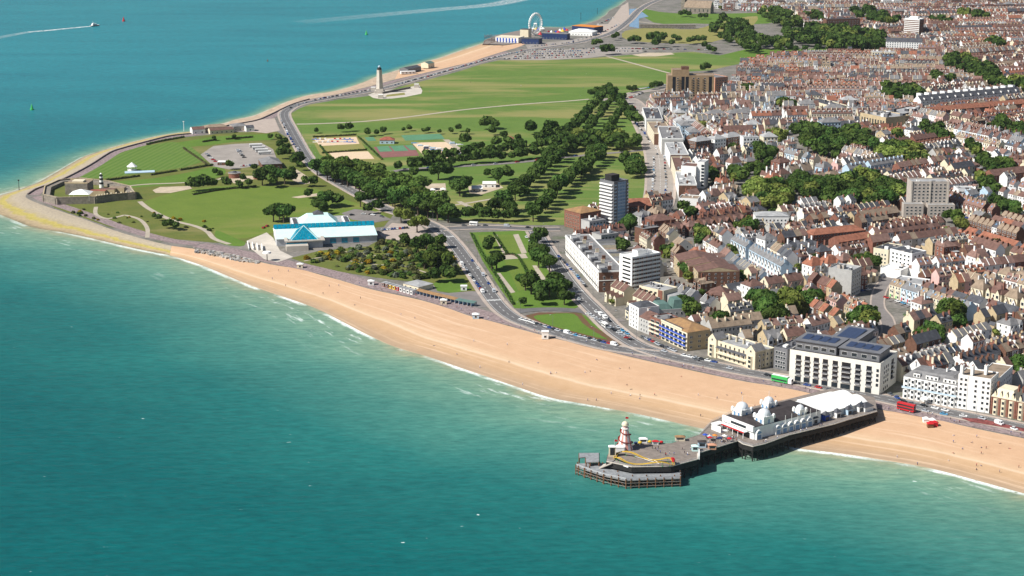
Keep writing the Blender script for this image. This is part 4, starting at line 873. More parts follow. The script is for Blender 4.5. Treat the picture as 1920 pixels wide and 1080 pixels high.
# ------------------------------------------------------------------ where the trees stand (lines, groups and single trees)
TREES = []                                      # (x, y, crown radius, where, order, tone)
rt = random.Random(21)
def tline(where, px, n, r, jit=2.0, tone=0):
    P = resample(gl(px), n)
    for i, p in enumerate(P): TREES.append((p[0] + rt.uniform(-jit, jit), p[1] + rt.uniform(-jit, jit), r * rt.uniform(.82, 1.2), where, i, tone))
def tone_(t, p=.3): return t if rt.random() > p else rt.choice([0, 1, 2])
def tclump(where, px, py, rx, ry, n, r, tone=0, reserve=True):
    c = g(px, py); ax = dist(g(px - rx, py), g(px + rx, py)) / 2; ay = dist(g(px, py - ry), g(px, py + ry)) / 2
    if n > 14: n = int(n * 1.3)
    pts = []
    for i in range(n):
        for k in range(30):
            a = rt.uniform(0, 6.283); q = math.sqrt(rt.random()); p = (c[0] + ax * q * math.cos(a), c[1] + ay * q * math.sin(a))
            if all(dist(p, o) > r * (1.15 - k * .03) for o in pts): break
        pts.append(p)
    pts.sort(key=lambda p: p[0])
    for i, p in enumerate(pts): TREES.append((p[0], p[1], r * rt.uniform(.75, 1.22), where, i, tone_(tone)))
    if reserve: RESERVED.append([(c[0] + (ax + r * .5) * math.cos(t * .6283), c[1] + (ay + r * .5) * math.sin(t * .6283)) for t in range(10)])
def tsingle(where, *pts):
    for i, p in enumerate(pts): q = g(p[0], p[1]); TREES.append((q[0], q[1], p[2] * rt.uniform(.92, 1.08), where, i, p[3] if len(p) > 3 else 0))
tline('the near avenue row on the common', [(1130, 192), (1108, 213), (1088, 236), (1066, 260), (1042, 287), (1022, 312), (1002, 337), (982, 360), (962, 376)], 30, 6.6)
tline('the near avenue row, inner line', [(1060, 285), (1040, 310), (1015, 330), (990, 352), (968, 368)], 12, 6.8, 3)
tline('the middle avenue row on the common', [(1145, 196), (1127, 219), (1110, 241), (1094, 264), (1078, 286)], 15, 6.0)
tline('the middle avenue row, lower half', [(1092, 322), (1080, 336), (1062, 352), (1046, 368), (1030, 384), (1012, 402), (1000, 415)], 15, 7.2)
tline('the far avenue row by the parade', [(1166, 216), (1150, 238), (1132, 262), (1118, 282), (1106, 300)], 11, 6.2)
tline('the far avenue row, lower half', [(1130, 296), (1118, 310), (1104, 326), (1092, 338)], 8, 7.2, 3)
tline('the row along the parade', [(1142, 176), (1156, 190), (1170, 207), (1182, 224), (1190, 238)], 13, 6.8, 4)
tline('the row beneath the drive', [(752, 322), (800, 318), (850, 311), (900, 306), (950, 303), (1000, 298), (1050, 294)], 20, 6.2)
tline('the row above the drive', [(800, 306), (860, 300), (920, 293), (980, 286), (1030, 280)], 15, 6.0)
tline('the wooded band across the common, upper edge', [(640, 326), (680, 338), (716, 352), (752, 368), (790, 384), (830, 400)], 19, 8.8, 3, 1)
tline('the wooded band across the common, lower edge', [(598, 330), (640, 346), (680, 362), (716, 380), (756, 396), (800, 408), (846, 417)], 21, 8.6, 3)
tline('the wooded band across the common, core', [(614, 326), (660, 342), (700, 358), (740, 374), (780, 390), (826, 406)], 18, 9, 3, 1)
tline('the line above the link road', [(856, 415), (890, 414), (930, 416), (960, 416)], 8, 6.0)
tclump('the trees below the parade corner', 1150, 274, 26, 14, 12, 7); tclump('the thicket beside the wide parade', 1182, 318, 18, 20, 11, 7); tclump('the trees by the parade junction', 1180, 276, 22, 8, 8, 6)
tclump('the middle of the common', 1080, 275, 40, 14, 14, 7); tclump('the knot of trees at the avenue meeting', 1128, 180, 14, 5, 6, 6)
tsingle('the top edge of the leisure grounds', (594, 250, 3), (640, 248, 5), (655, 247, 5), (688, 256, 4.5), (705, 255, 3.5), (720, 252, 4), (757, 248, 3), (767, 246, 3.5), (795, 250, 3), (803, 249, 3.2), (824, 252, 3), (845, 251, 3.5), (860, 247, 4.5), (877, 252, 3.5))
tsingle('the open common above the drive', (873, 274, 7), (908, 243, 6), (918, 241, 7.5), (928, 243, 6), (922, 254, 5.5), (992, 253, 7.5), (998, 250, 6), (1032, 250, 7), (1040, 248, 6), (946, 263, 5), (970, 266, 4.5), (890, 286, 5), (902, 284, 5), (930, 278, 6), (955, 278, 6), (976, 276, 5), (1010, 272, 7.5), (1024, 268, 8), (1046, 262, 7))
tsingle('the lawns around the cafe yard', (822, 338, 9), (836, 334, 8), (862, 368, 8.5), (850, 362, 7), (874, 360, 7.5), (800, 356, 5), (750, 338, 4), (778, 334, 5), (914, 333, 4.5), (935, 345, 8), (950, 338, 7.5), (930, 405, 8.5), (944, 398, 9), (952, 408, 7.5), (985, 372, 6), (1001, 412, 6.5), (895, 400, 5))
tsingle('the rose garden', (922, 508, 7.5), (931, 504, 7), (912, 474, 5), (920, 466, 5), (1006, 462, 5.5), (1014, 455, 6.5), (1000, 486, 7), (1016, 488, 7), (1010, 502, 8), (1030, 510, 8), (985, 545, 7.5), (996, 552, 8), (1016, 560, 7.5), (1030, 556, 8), (1046, 560, 7.5), (1040, 545, 7), (1058, 572, 6), (1062, 550, 5), (1012, 573, 6), (979, 574, 3), (1070, 568, 4))
tsingle('the rock garden', (796, 505, 8.5), (812, 512, 9, 1), (826, 506, 8.5, 1), (838, 514, 8, 1), (818, 494, 8), (784, 478, 7), (800, 472, 7.5), (836, 528, 6), (846, 530, 5.5), (828, 466, 6), (760, 462, 6), (812, 530, 5))
tsingle('the blue roofed leisure centre', (513, 416, 7.5), (524, 412, 8), (538, 412, 7.5), (532, 418, 7), (595, 397, 6.5), (606, 390, 7), (618, 386, 7), (632, 388, 6), (604, 402, 5.5), (676, 388, 7), (690, 384, 7), (708, 396, 5.5), (752, 418, 7, 2), (764, 420, 7, 2), (782, 436, 7.5, 2), (794, 432, 6, 2), (690, 402, 5))
tsingle('the brick drums and sandy yards', (362, 359, 6.5), (374, 358, 7.5), (386, 357, 7.5), (398, 356, 6), (424, 353, 5), (448, 354, 4), (468, 352, 4), (492, 348, 7.5), (506, 344, 8.5), (520, 344, 8.5), (534, 346, 7.5), (548, 344, 7), (512, 352, 7), (556, 312, 7), (562, 308, 6), (534, 288, 5.5), (528, 298, 6), (524, 278, 4.5), (574, 350, 5), (586, 350, 5), (548, 326, 4), (432, 318, 5), (580, 372, 4.5), (412, 333, 3.5), (403, 329, 3.5), (524, 266, 4), (533, 273, 4.5), (540, 294, 4), (402, 264, 3), (440, 262, 3), (508, 262, 3.5), (478, 322, 4), (456, 340, 3.5), (565, 320, 4.5))
tsingle('the castle heath', (322, 430, 4.5), (330, 432, 4), (312, 428, 3.5), (290, 410, 2.5), (300, 414, 3))
tsingle('the far car parks', (1116, 88, 6), (1124, 86, 6), (1132, 103, 7.5), (1144, 102, 8), (1152, 76, 6), (1158, 72, 5), (1182, 82, 6), (1190, 81, 6.5), (1198, 82, 6), (1220, 80, 8), (1230, 78, 8.5), (1240, 81, 8), (1232, 90, 8), (1258, 88, 6), (1262, 76, 5), (1272, 80, 6), (1292, 84, 6), (1300, 82, 6.5), (1310, 82, 6.5), (1320, 80, 6), (1322, 92, 6), (1330, 100, 6.5), (1340, 101, 6), (1276, 32, 6), (1284, 31, 6.5), (1292, 33, 6), (1314, 36, 5.5), (1322, 36, 5.5), (1320, 136, 6.5), (1326, 134, 6), (1108, 183, 5), (1118, 182, 5), (1180, 174, 5), (1190, 172, 4.5), (1222, 168, 5), (1230, 166, 5), (1238, 165, 4.5))
tline('the line on the strip of grass at the top', [(1470, 100), (1500, 99), (1540, 98), (1570, 96)], 6, 5.5)
for q in (('the top wood beyond the terraces', 1562, 80, 86, 15, 62, 9.5), ('the wood below the lower terraces', 1605, 94, 60, 7, 24, 9), ('the park trees at the top', 1460, 42, 24, 20, 24, 9), ('the park trees by the pale field', 1380, 72, 36, 28, 34, 8.5), ('the low park trees at the top', 1452, 92, 26, 8, 12, 8),
          ('the trees left of the far tower', 1640, 40, 30, 12, 20, 9), ('the trees at the top right edge', 1866, 92, 18, 6, 8, 8), ('the strip of trees at the top right', 1825, 36, 26, 5, 10, 8), ('the trees right of the far tower', 1764, 46, 14, 6, 6, 8), ('the trees between brick slab and tower', 1530, 40, 14, 8, 7, 8),
          ('the garden square above the white gables', 1690, 186, 34, 9, 18, 8), ('the oval of trees at right', 1815, 136, 30, 18, 26, 8.5), ('the trees above the white gables', 1884, 170, 36, 10, 18, 8.5), ('the pair of gardens at right', 1766, 156, 20, 5, 8, 7),
          ('the store gardens', 1754, 258, 17, 18, 13, 7), ('the deep gardens in the middle of town', 1534, 276, 32, 28, 28, 8), ('the long garden in the middle of town', 1606, 276, 30, 18, 20, 7.5), ('the pale green trees above the concrete tower', 1690, 305, 44, 14, 24, 8, 2), ('the street tree at the curved road', 1686, 268, 6, 8, 3, 6),
          ('the small garden at right', 1822, 290, 9, 8, 4, 7), ('the right hand gardens', 1864, 322, 22, 18, 14, 7), ('the right edge gardens', 1896, 254, 20, 18, 14, 8), ('the garden under the buff flats', 1403, 180, 10, 5, 4, 7), ('the walled garden in the upper town', 1474, 207, 14, 6, 6, 7),
          ('the gardens left of the deep gardens', 1456, 268, 16, 10, 7, 7, 2), ('the round tree in the upper town', 1434, 306, 13, 14, 8, 8), ('the trees behind the pale houses', 1380, 296, 9, 6, 4, 6), ('the street trees in the upper town', 1380, 340, 12, 12, 6, 7), ('the trees behind the parade slab', 1332, 346, 10, 10, 5, 6.5), ('the small trees in the upper town', 1416, 332, 12, 6, 5, 6.5),
          ('the big garden right of the white party walls', 1440, 382, 40, 18, 22, 8.5, 2), ('the garden near the orange gables', 1520, 368, 28, 24, 20, 8), ('the wood left of the concrete tower', 1616, 374, 74, 20, 52, 8.5), ('the trees right of the concrete tower', 1850, 358, 10, 16, 7, 7), ('the gardens right of the concrete tower', 1884, 402, 14, 14, 8, 7), ('the tree by the concrete tower foot', 1790, 428, 9, 12, 5, 7),
          ('the tree before the blue glazed tower', 1173, 436, 11, 7, 4, 7), ('the bushes below the brick mansion', 1288, 410, 10, 6, 4, 6), ('the small garden in the centre', 1402, 440, 14, 7, 5, 6.5), ('the yard tree in the centre', 1318, 462, 8, 7, 3, 6.5), ('the trees behind the banded tower', 1256, 487, 7, 7, 3, 6), ('the trees behind the long terrace', 1166, 478, 8, 7, 3, 6.5),
          ('the trees behind the pale slab', 1626, 505, 14, 7, 5, 6.5), ('the garden by the green mansard', 1290, 594, 13, 12, 6, 7), ('the dark garden by the villas', 1420, 586, 16, 9, 6, 7.5), ('the round garden tree in front', 1440, 612, 13, 10, 5, 8), ('the willow garden', 1481, 596, 16, 12, 6, 8.5, 2), ('the trees above the penthouses', 1516, 584, 16, 10, 6, 7), ('the bushes behind the cream hotel', 1352, 622, 12, 7, 4, 6),
          ('the trees beside the stepped brick flats', 1286, 526, 8, 7, 3, 6), ('the trees above the penthouse block', 1618, 622, 18, 10, 7, 7.5), ('the dark trees right of the curved street', 1784, 612, 13, 18, 8, 8), ('the hedge trees behind the hotels', 1738, 648, 20, 9, 7, 6.5), ('the tree at the right edge', 1914, 716, 8, 8, 3, 7)): tclump(*q)
# ------------------------------------------------------------------ the town: streets of houses
rc = random.Random(5)
def qwin(b, p, u, z, w, h, m='glass', fr='white'):     # a flush window with its pale surround, standing proud of the wall
    n = (u[1], -u[0])
    for k, mm, e in ((.03, fr, .14), (.06, m, 0)):
        x0, x1 = -w / 2 - e, w / 2 + e
        b.poly([(p[0] + u[0] * a + n[0] * k, p[1] + u[1] * a + n[1] * k, zz) for a, zz in ((x0, z - e), (x1, z - e), (x1, z + h + e), (x0, z + h + e))], mm)
def stackmb(b, x, y, z, h, m, l=1.5):
    b.box(x - .38, x + .38, y - l / 2, y + l / 2, z, z + h, m)
    for i in range(3): b.cyl((x, y - l / 2 + l * (i + .5) / 3), .15, .12, z + h, z + h + .5, 5, 'roof_terracotta')
def terrace_kit(s, wall, roof, st):
    r = random.Random(s); k = {n: MB() for n in ('wall', 'roof', 'chimney', 'window', 'rear_wing', 'bay_window', 'party_wall', 'door', 'dormer')}
    w, d, h = 5.8, 9.0, 3.0 * st + .3; rise = 3.3 if st == 2 else 3.6
    b = k['wall']; b.box(0, w, 0, d, 0, h, wall); b.poly([(0, d, h), (0, 0, h), (0, d / 2, h + rise)], wall); b.poly([(w, 0, h), (w, d, h), (w, d / 2, h + rise)], wall)
    k['roof'].gable(0, w, 0, d, h, h + rise, roof, None)
    if r.random() < .45:
        pm = r.choice(['white', 'cream', wall]); t = .17; P = [(-t, h + .1, -.1), (-t, h + .1 + .5, -.1)]
        for x0, x1 in ((w - .16, w + .16),):
            for ya, za, yb, zb in ((-.2, h - .1, d / 2, h + rise), (d / 2, h + rise, d + .2, h - .1)):
                b = k['party_wall']
                b.poly([(x0, ya, za + .6), (x1, ya, za + .6), (x1, yb, zb + .6), (x0, yb, zb + .6)], pm)
                b.poly([(x0, ya, za), (x0, ya, za + .6), (x0, yb, zb + .6), (x0, yb, zb)], pm); b.poly([(x1, ya, za), (x1, yb, zb), (x1, yb, zb + .6), (x1, ya, za + .6)], pm)
    cm = r.choice(['red_brick', 'brown_brick', 'white', 'cream', wall, 'buff'])
    stackmb(k['chimney'], w - .1, d * .36, h + rise * .6, rise * .4 + .75, cm)
    if r.random() < .3: k['chimney#2'] = MB(); stackmb(k['chimney#2'], w - .1, d * .72, h + rise * .3, rise * .6 + .9, cm)
    for f in range(st):
        z = .9 + 3 * f
        if not (f == 0): qwin(k['window'], (1.5, 0), (1, 0), z, 1.0, 1.5); qwin(k['window'], (4.2, 0), (1, 0), z, 1.1, 1.5)
        qwin(k['window'], (1.6, d), (-1, 0), z, 1.1, 1.4)
    bh = r.choice([3.1, 6.0]) if st > 1 else 3
    if r.random() < .75:
        b = k['bay_window']; b.prism([(2.6, 0), (3.2, -.9), (5.0, -.9), (5.6, 0)], 0, bh, r.choice([wall, 'white', 'cream']), 'roof_slate')
        for f in range(int(bh / 2.9)): qwin(k['window'], (4.1, -.9), (1, 0), .9 + 3 * f, 1.5, 1.5)
        if r.random() < .22:
            zt = bh + .05; b.poly([(2.4, -1.0, zt), (5.8, -1.0, zt), (4.1, -1.0, zt + 2.2)], 'white'); b.poly([(2.4, -1.0, zt), (4.1, -1.0, zt + 2.2), (4.1, 1.6, zt + 2.2), (2.4, 1.6, zt)], roof); b.poly([(5.8, -1.0, zt), (5.8, 1.6, zt), (4.1, 1.6, zt + 2.2), (4.1, -1.0, zt + 2.2)], roof)
    else: qwin(k['window'], (4.2, 0), (1, 0), .9, 1.5, 1.5)
    b = k['door']; b.box(.9, 1.9, -.07, .02, 0, 2.2, r.choice(['dark_blue', 'red', 'white', 'black', 'green']))
    b = k['rear_wing']; rw, rd, rh = 3.0, r.uniform(4, 6.5), min(h - .4, r.choice([3.0, 5.4, 5.8])); b.box(.15, rw, d, d + rd, 0, rh, wall)
    b.poly([(-.0, d, rh), (rw + .3, d, rh), (rw + .3, d + rd + .2, rh), (0, d + rd + .2, rh)], roof) if False else None
    ym = rw / 2 + .08
    b.poly([(rw + .25, d - .0, rh - .1), (rw + .25, d + rd + .2, rh - .1), (ym, d + rd + .2, rh + 1.5), (ym, d, rh + 1.5)], roof); b.poly([(-.05, d + rd + .2, rh - .1), (-.05, d, rh - .1), (ym, d, rh + 1.5), (ym, d + rd + .2, rh + 1.5)], roof)
    b.poly([(.15, d + rd, rh), (ym, d + rd, rh + 1.45), (rw, d + rd, rh)], wall)
    qwin(k['window'], (1.6, d + rd), (-1, 0), rh - 2.2, 1.0, 1.3)
    if r.random() < .35:
        b = k['dormer']; b.box(1.6, 3.9, 1.0, 4.2, h + .4, h + 2.3, r.choice(['white', 'roof_slate', 'cream']), 'roof_flat'); qwin(k['window'], (2.75, 1.0), (1, 0), h + .9, 1.4, 1.0)
    elif r.random() < .4:
        sl = rise / (d / 2); b = k['dormer']; z = lambda y: h + y * sl + .22; b.poly([(2, 1.6, z(1.6)), (3.2, 1.6, z(1.6)), (3.2, 2.7, z(2.7)), (2, 2.7, z(2.7))], 'glass_blue')
    return {n: b for n, b in k.items() if b.f}
def villa_kit(s, wall, roof, st):
    r = random.Random(s); k = {n: MB() for n in ('wall', 'roof', 'chimney', 'window', 'gable_bay', 'door', 'porch', 'rear_wing')}
    w, d, h = r.uniform(10, 14), r.uniform(9.5, 12), 3.0 * st + .3; rise = r.uniform(3.2, 4.6)
    k['wall'].box(0, w, 0, d, 0, h, wall)
    if r.random() < .7: k['roof'].hip(0, w, 0, d, h, h + rise, roof, .4, r.choice([0, 0, .35]))
    else: k['roof'].gable(0, w, 0, d, h, h + rise, roof, wall)
    cm = r.choice(['red_brick', 'brown_brick', 'white', wall])
    stackmb(k['chimney'], w * .22, d / 2, h + .8, rise + 1.2, cm); k['chimney#2'] = MB(); stackmb(k['chimney#2'], w * .8, d / 2, h + .8, rise + .9, cm)
    for f in range(st):
        for x in (.5,): qwin(k['window'], (w * x, 0), (1, 0), .9 + 3 * f, 1.1, 1.5)
        for x in (.2, .5, .8): qwin(k['window'], (w * x, d), (-1, 0), .9 + 3 * f, 1.2, 1.4)
        for y in (.3, .7): qwin(k['window'], (w, d * y), (0, 1), .9 + 3 * f, 1.0, 1.4); qwin(k['window'], (0, d * y), (0, -1), .9 + 3 * f, 1.0, 1.4)
    for x in (.2, .8):
        b = k['gable_bay#%d' % int(x * 10)] = MB(); x0 = w * x - 1.7; hb = h if r.random() < .6 else h - 2.8; bm = r.choice([wall, 'white', 'cream']); b.box(x0, x0 + 3.4, -1.1, .3, 0, hb, bm)
        b.poly([(x0, -1.1, hb), (x0 + 3.4, -1.1, hb), (x0 + 1.7, -1.1, hb + 2.3)], bm)
        b.poly([(x0 - .2, -1.3, hb - .15), (x0 + 1.7, -1.3, hb + 2.4), (x0 + 1.7, 3, hb + 2.4), (x0 - .2, 3, hb - .15)], roof); b.poly([(x0 + 3.6, -1.3, hb - .15), (x0 + 3.6, 3, hb - .15), (x0 + 1.7, 3, hb + 2.4), (x0 + 1.7, -1.3, hb + 2.4)], roof)
        for f in range(int(hb / 2.9)): qwin(k['window'], (x0 + 1.7, -1.1), (1, 0), .9 + 3 * f, 2.0, 1.6)
    k['door'].box(w / 2 - .55, w / 2 + .55, -.08, .02, 0, 2.2, r.choice(['dark_blue', 'red', 'white', 'black'])); k['porch'].box(w / 2 - 1, w / 2 + 1, -1.1, -.1, 2.5, 2.75, 'white')
    if r.random() < .6: b = k['rear_wing']; b.box(.5, w * .5, d, d + 5, 0, h - 2.6, wall, 'roof_flat')
    return {n: b for n, b in k.items() if b.f}
def flats_kit(s, wall, roof, st):
    r = random.Random(s); k = {n: MB() for n in ('wall', 'roof', 'window', 'balcony', 'roof_box', 'chimney')}
    w, d, h = r.uniform(14, 22), r.uniform(11, 14), 2.9 * st + .4
    k['wall'].box(0, w, 0, d, 0, h, wall)
    if r.random() < .6:
        b = k['roof']; b.box(-.15, w + .15, -.15, d + .15, h, h + .5, 'white' if r.random() < .5 else wall, roof)
        for i in range(3): x, y = r.uniform(1, w - 4), r.uniform(1, d - 4); k['roof_box#%d' % i] = MB(); k['roof_box#%d' % i].box(x, x + r.uniform(1.2, 3), y, y + r.uniform(1.2, 3), h + .5, h + r.uniform(1.3, 2.8), r.choice(['white', 'roof_grey', wall]))
    else:
        k['roof'].hip(0, w, 0, d, h, h + 3.5, roof, .4)
    for i in range(2): k['chimney#%d' % i] = MB(); stackmb(k['chimney#%d' % i], w * (.25 + .5 * i), d / 2, h, 3.9, r.choice(['brown_brick', 'white', 'red_brick']))
    n = int(w / 3.2)
    for f in range(st):
        for i in range(n): x = w * (i + .5) / n; qwin(k['window'], (x, 0), (1, 0), .9 + 2.9 * f, 1.6, 1.4); qwin(k['window'], (x, d), (-1, 0), .9 + 2.9 * f, 1.5, 1.3)
        for y in (.25, .5, .75): qwin(k['window'], (w, d * y), (0, 1), .9 + 2.9 * f, 1.2, 1.3)
        if f and r.random() < .8: b = k['balcony']; b.box(w * .3, w * .7, -1.2, 0, 2.9 * f, 2.9 * f + .15, 'white'); b.box(w * .3, w * .7, -1.25, -1.18, 2.9 * f + .15, 2.9 * f + 1.1, r.choice(['white', 'metal_grey', 'glass_blue']))
    return {n: b for n, b in k.items() if b.f}
FAM = {'red': ([('red_brick', 'roof_pink'), ('red_brick', 'roof_brown'), ('buff', 'roof_terracotta'), ('brown_brick', 'roof_brown'), ('red_brick', 'roof_slate'), ('pink', 'roof_pink'), ('grey_render', 'roof_terracotta'), ('white', 'roof_pink'), ('buff', 'roof_tan'), ('white', 'roof_grey')]),
       'white': ([('white', 'roof_slate'), ('white', 'roof_brown'), ('cream', 'roof_tan'), ('white', 'roof_pink'), ('pale_blue', 'roof_grey'), ('cream', 'roof_brown'), ('white', 'roof_grey'), ('pink', 'roof_tan'), ('cream', 'roof_slate')]),
       'mix': ([('white', 'roof_terracotta'), ('brown_brick', 'roof_tan'), ('red_brick', 'roof_brown'), ('cream', 'roof_slate'), ('white', 'roof_pink'), ('cream', 'roof_brown'), ('buff', 'roof_grey'), ('grey_render', 'roof_tan'), ('white', 'roof_brown'), ('red_brick', 'roof_pink'), ('white', 'roof_slate')]),
       'dark': ([('white', 'roof_brown'), ('cream', 'roof_pink'), ('white', 'roof_grey'), ('brown_brick', 'roof_slate'), ('brown_brick', 'roof_tan'), ('buff', 'roof_slate'), ('grey_render', 'roof_grey'), ('white', 'roof_slate'), ('red_brick', 'roof_slate')])}
WN = {'red_brick': 'red brick', 'buff': 'buff brick', 'brown_brick': 'brown brick', 'pink': 'pink', 'grey_render': 'grey', 'white': 'white', 'cream': 'cream', 'pale_blue': 'pale blue'}
RN = {'roof_terracotta': 'orange', 'roof_brown': 'brown', 'roof_slate': 'slate', 'roof_red': 'red', 'roof_pink': 'pink', 'roof_tan': 'tan', 'roof_grey': 'grey', 'roof_flat': 'flat'}
KITS = {}
sd_ = 0
for fam, cols in FAM.items():
    for kind, fn in (('terraced_house', terrace_kit), ('villa', villa_kit), ('apartment_block', flats_kit)):
        for st in ((2, 3) if kind != 'apartment_block' else (3, 4)):
            L_ = []
            for (wl, rf) in cols:
                sd_ += 1; rf2 = rf if kind != 'apartment_block' else rc.choice(['roof_flat', 'roof_grey', rf])
                k = fn(sd_, wl, rf2, st); w = max(p[0] for p in k['wall'].v)
                L_.append(dict(id=sd_, kit=k, wall=wl, roof=rf2, w=w, d=max(p[1] for p in k['wall'].v), kind=kind, st=st))
            KITS[fam, kind, st] = L_
# occupancy of the ground, 2 m cells
GX0, GY0, GC = -900, 700, 2.0; GW, GH = 1300, 1750
occ = np.zeros((GH, GW), bool)
def raster(P, val=True):
    A = np.array(P); x0, y0 = A.min(0); x1, y1 = A.max(0)
    i0, i1 = max(0, int((x0 - GX0) / GC)), min(GW - 1, int((x1 - GX0) / GC) + 1); j0, j1 = max(0, int((y0 - GY0) / GC)), min(GH - 1, int((y1 - GY0) / GC) + 1)
    if i1 <= i0 or j1 <= j0: return
    xx, yy = np.meshgrid(GX0 + (np.arange(i0, i1) + .5) * GC, GY0 + (np.arange(j0, j1) + .5) * GC); c = np.zeros(xx.shape, bool); j = len(A) - 1
    for i in range(len(A)):
        with np.errstate(divide='ignore', invalid='ignore'):
            c ^= ((A[i, 1] > yy) != (A[j, 1] > yy)) & (xx < (A[j, 0] - A[i, 0]) * (yy - A[i, 1]) / (A[j, 1] - A[i, 1]) + A[i, 0])
        j = i
    if val: occ[j0:j1, i0:i1] |= c
    else: occ[j0:j1, i0:i1] &= ~c
CITY = [(2200, 840), (1940, 790), (1690, 735), (1480, 705), (1330, 665), (1190, 628), (1130, 560), (1066, 470), (1054, 420), (1110, 400), (1190, 385), (1262, 385), (1262, 330), (1240, 270), (1206, 215), (1215, 188), (1250, 184), (1345, 184), (1372, 150), (1388, 122), (1440, 110), (1560, 102), (1660, 99), (1640, 62), (1500, 56), (1490, 30), (1430, 24), (1345, 20), (1330, 4), (1320, -26), (2200, -60)]
occ[:] = True; raster(gl(CITY), False)
for P in RESERVED: raster(P)
for nm in ('seafront', 'curved_street', 'parade'):
    P = ROADS[nm]
    wd = {'parade': 16, 'curved_street': 7}.get(nm, 11)
    for i in range(len(P) - 1):
        a, b_ = offset([P[i], P[i + 1]], wd), offset([P[i], P[i + 1]], -wd); raster([a[0], a[1], b_[1], b_[0]])
DIST = [  # px, py, angle, row period, family, share of (terraces, villas, flats), three storeys
    (1238, 240, -84, 40, 'white', (.5, .1, .4), .9), (1340, 222, 12, 42, 'white', (.6, .2, .2), .6), (1420, 140, -9, 30, 'red', (.95, .02, .03), .1), (1500, 140, -7, 30, 'red', (.95, .02, .03), .1), (1600, 125, -7, 30, 'mix', (.95, .02, .03), .1), (1590, 180, -6, 31, 'red', (.92, .04, .04), .1), (1720, 120, -8, 32, 'mix', (.85, .05, .1), .2),
    (1440, 250, 10, 38, 'white', (.6, .2, .2), .6), (1480, 205, 3, 40, 'white', (.6, .1, .3), .5), (1330, 320, 35, 44, 'mix', (.4, .4, .2), .6), (1390, 370, 35, 42, 'mix', (.4, .4, .2), .6), (1600, 300, -60, 40, 'white', (.5, .4, .1), .7), (1660, 330, 36, 40, 'white', (.7, .2, .1), .7), (1760, 285, 37, 42, 'mix', (.6, .3, .1), .5),
    (1860, 270, -62, 40, 'white', (.6, .3, .1), .5), (1880, 215, 30, 40, 'mix', (.7, .2, .1), .4), (1200, 410, 33, 42, 'dark', (.4, .4, .2), .8), (1310, 420, 35, 36, 'red', (.9, .1, 0), .5), (1400, 500, -74, 38, 'white', (.85, .1, .05), .5), (1330, 490, -74, 40, 'mix', (.8, .1, .1), .5), (1470, 460, 30, 38, 'dark', (.7, .2, .1), .4), (1600, 425, 31, 38, 'dark', (.8, .1, .1), .4),
    (1590, 520, 30, 38, 'mix', (.7, .2, .1), .5), (1720, 460, 27, 38, 'mix', (.7, .25, .05), .5), (1850, 450, -64, 38, 'mix', (.7, .3, 0), .5), (1800, 520, 24, 36, 'red', (.8, .2, 0), .5), (1890, 560, -56, 38, 'white', (.6, .4, 0), .5), (1790, 640, 38, 38, 'dark', (.95, .05, 0), .8), (1720, 580, -60, 38, 'white', (.7, .3, 0), .5), (1560, 600, -66, 36, 'red', (.8, .2, 0), .4),
    (1430, 570, 28, 38, 'dark', (.5, .4, .1), .5), (1460, 640, 22, 34, 'mix', (.8, .1, .1), .6), (1560, 640, 40, 34, 'mix', (.9, .1, 0), .5), (1280, 550, -62, 38, 'dark', (.7, .2, .1), .5), (1880, 650, 36, 38, 'dark', (.8, .2, 0), .7), (1700, 30, 6, 34, 'red', (.85, .02, .13), .2), (1840, 60, 10, 36, 'red', (.8, .05, .15), .2), (1560, 20, 4, 36, 'mix', (.8, .05, .15), .2), (1400, 0, -8, 38, 'mix', (.7, .05, .25), .4), (1900, 120, 25, 36, 'mix', (.8, .1, .1), .3)]
DIST += [(2020, 650, 34, 38, 'dark', (.8, .2, 0), .5), (2040, 450, -62, 38, 'mix', (.7, .3, 0), .5), (2040, 260, 28, 40, 'white', (.7, .2, .1), .5), (2040, 90, 14, 36, 'red', (.85, .05, .1), .2)]
DC = np.array([g(d[0], d[1]) for d in DIST])
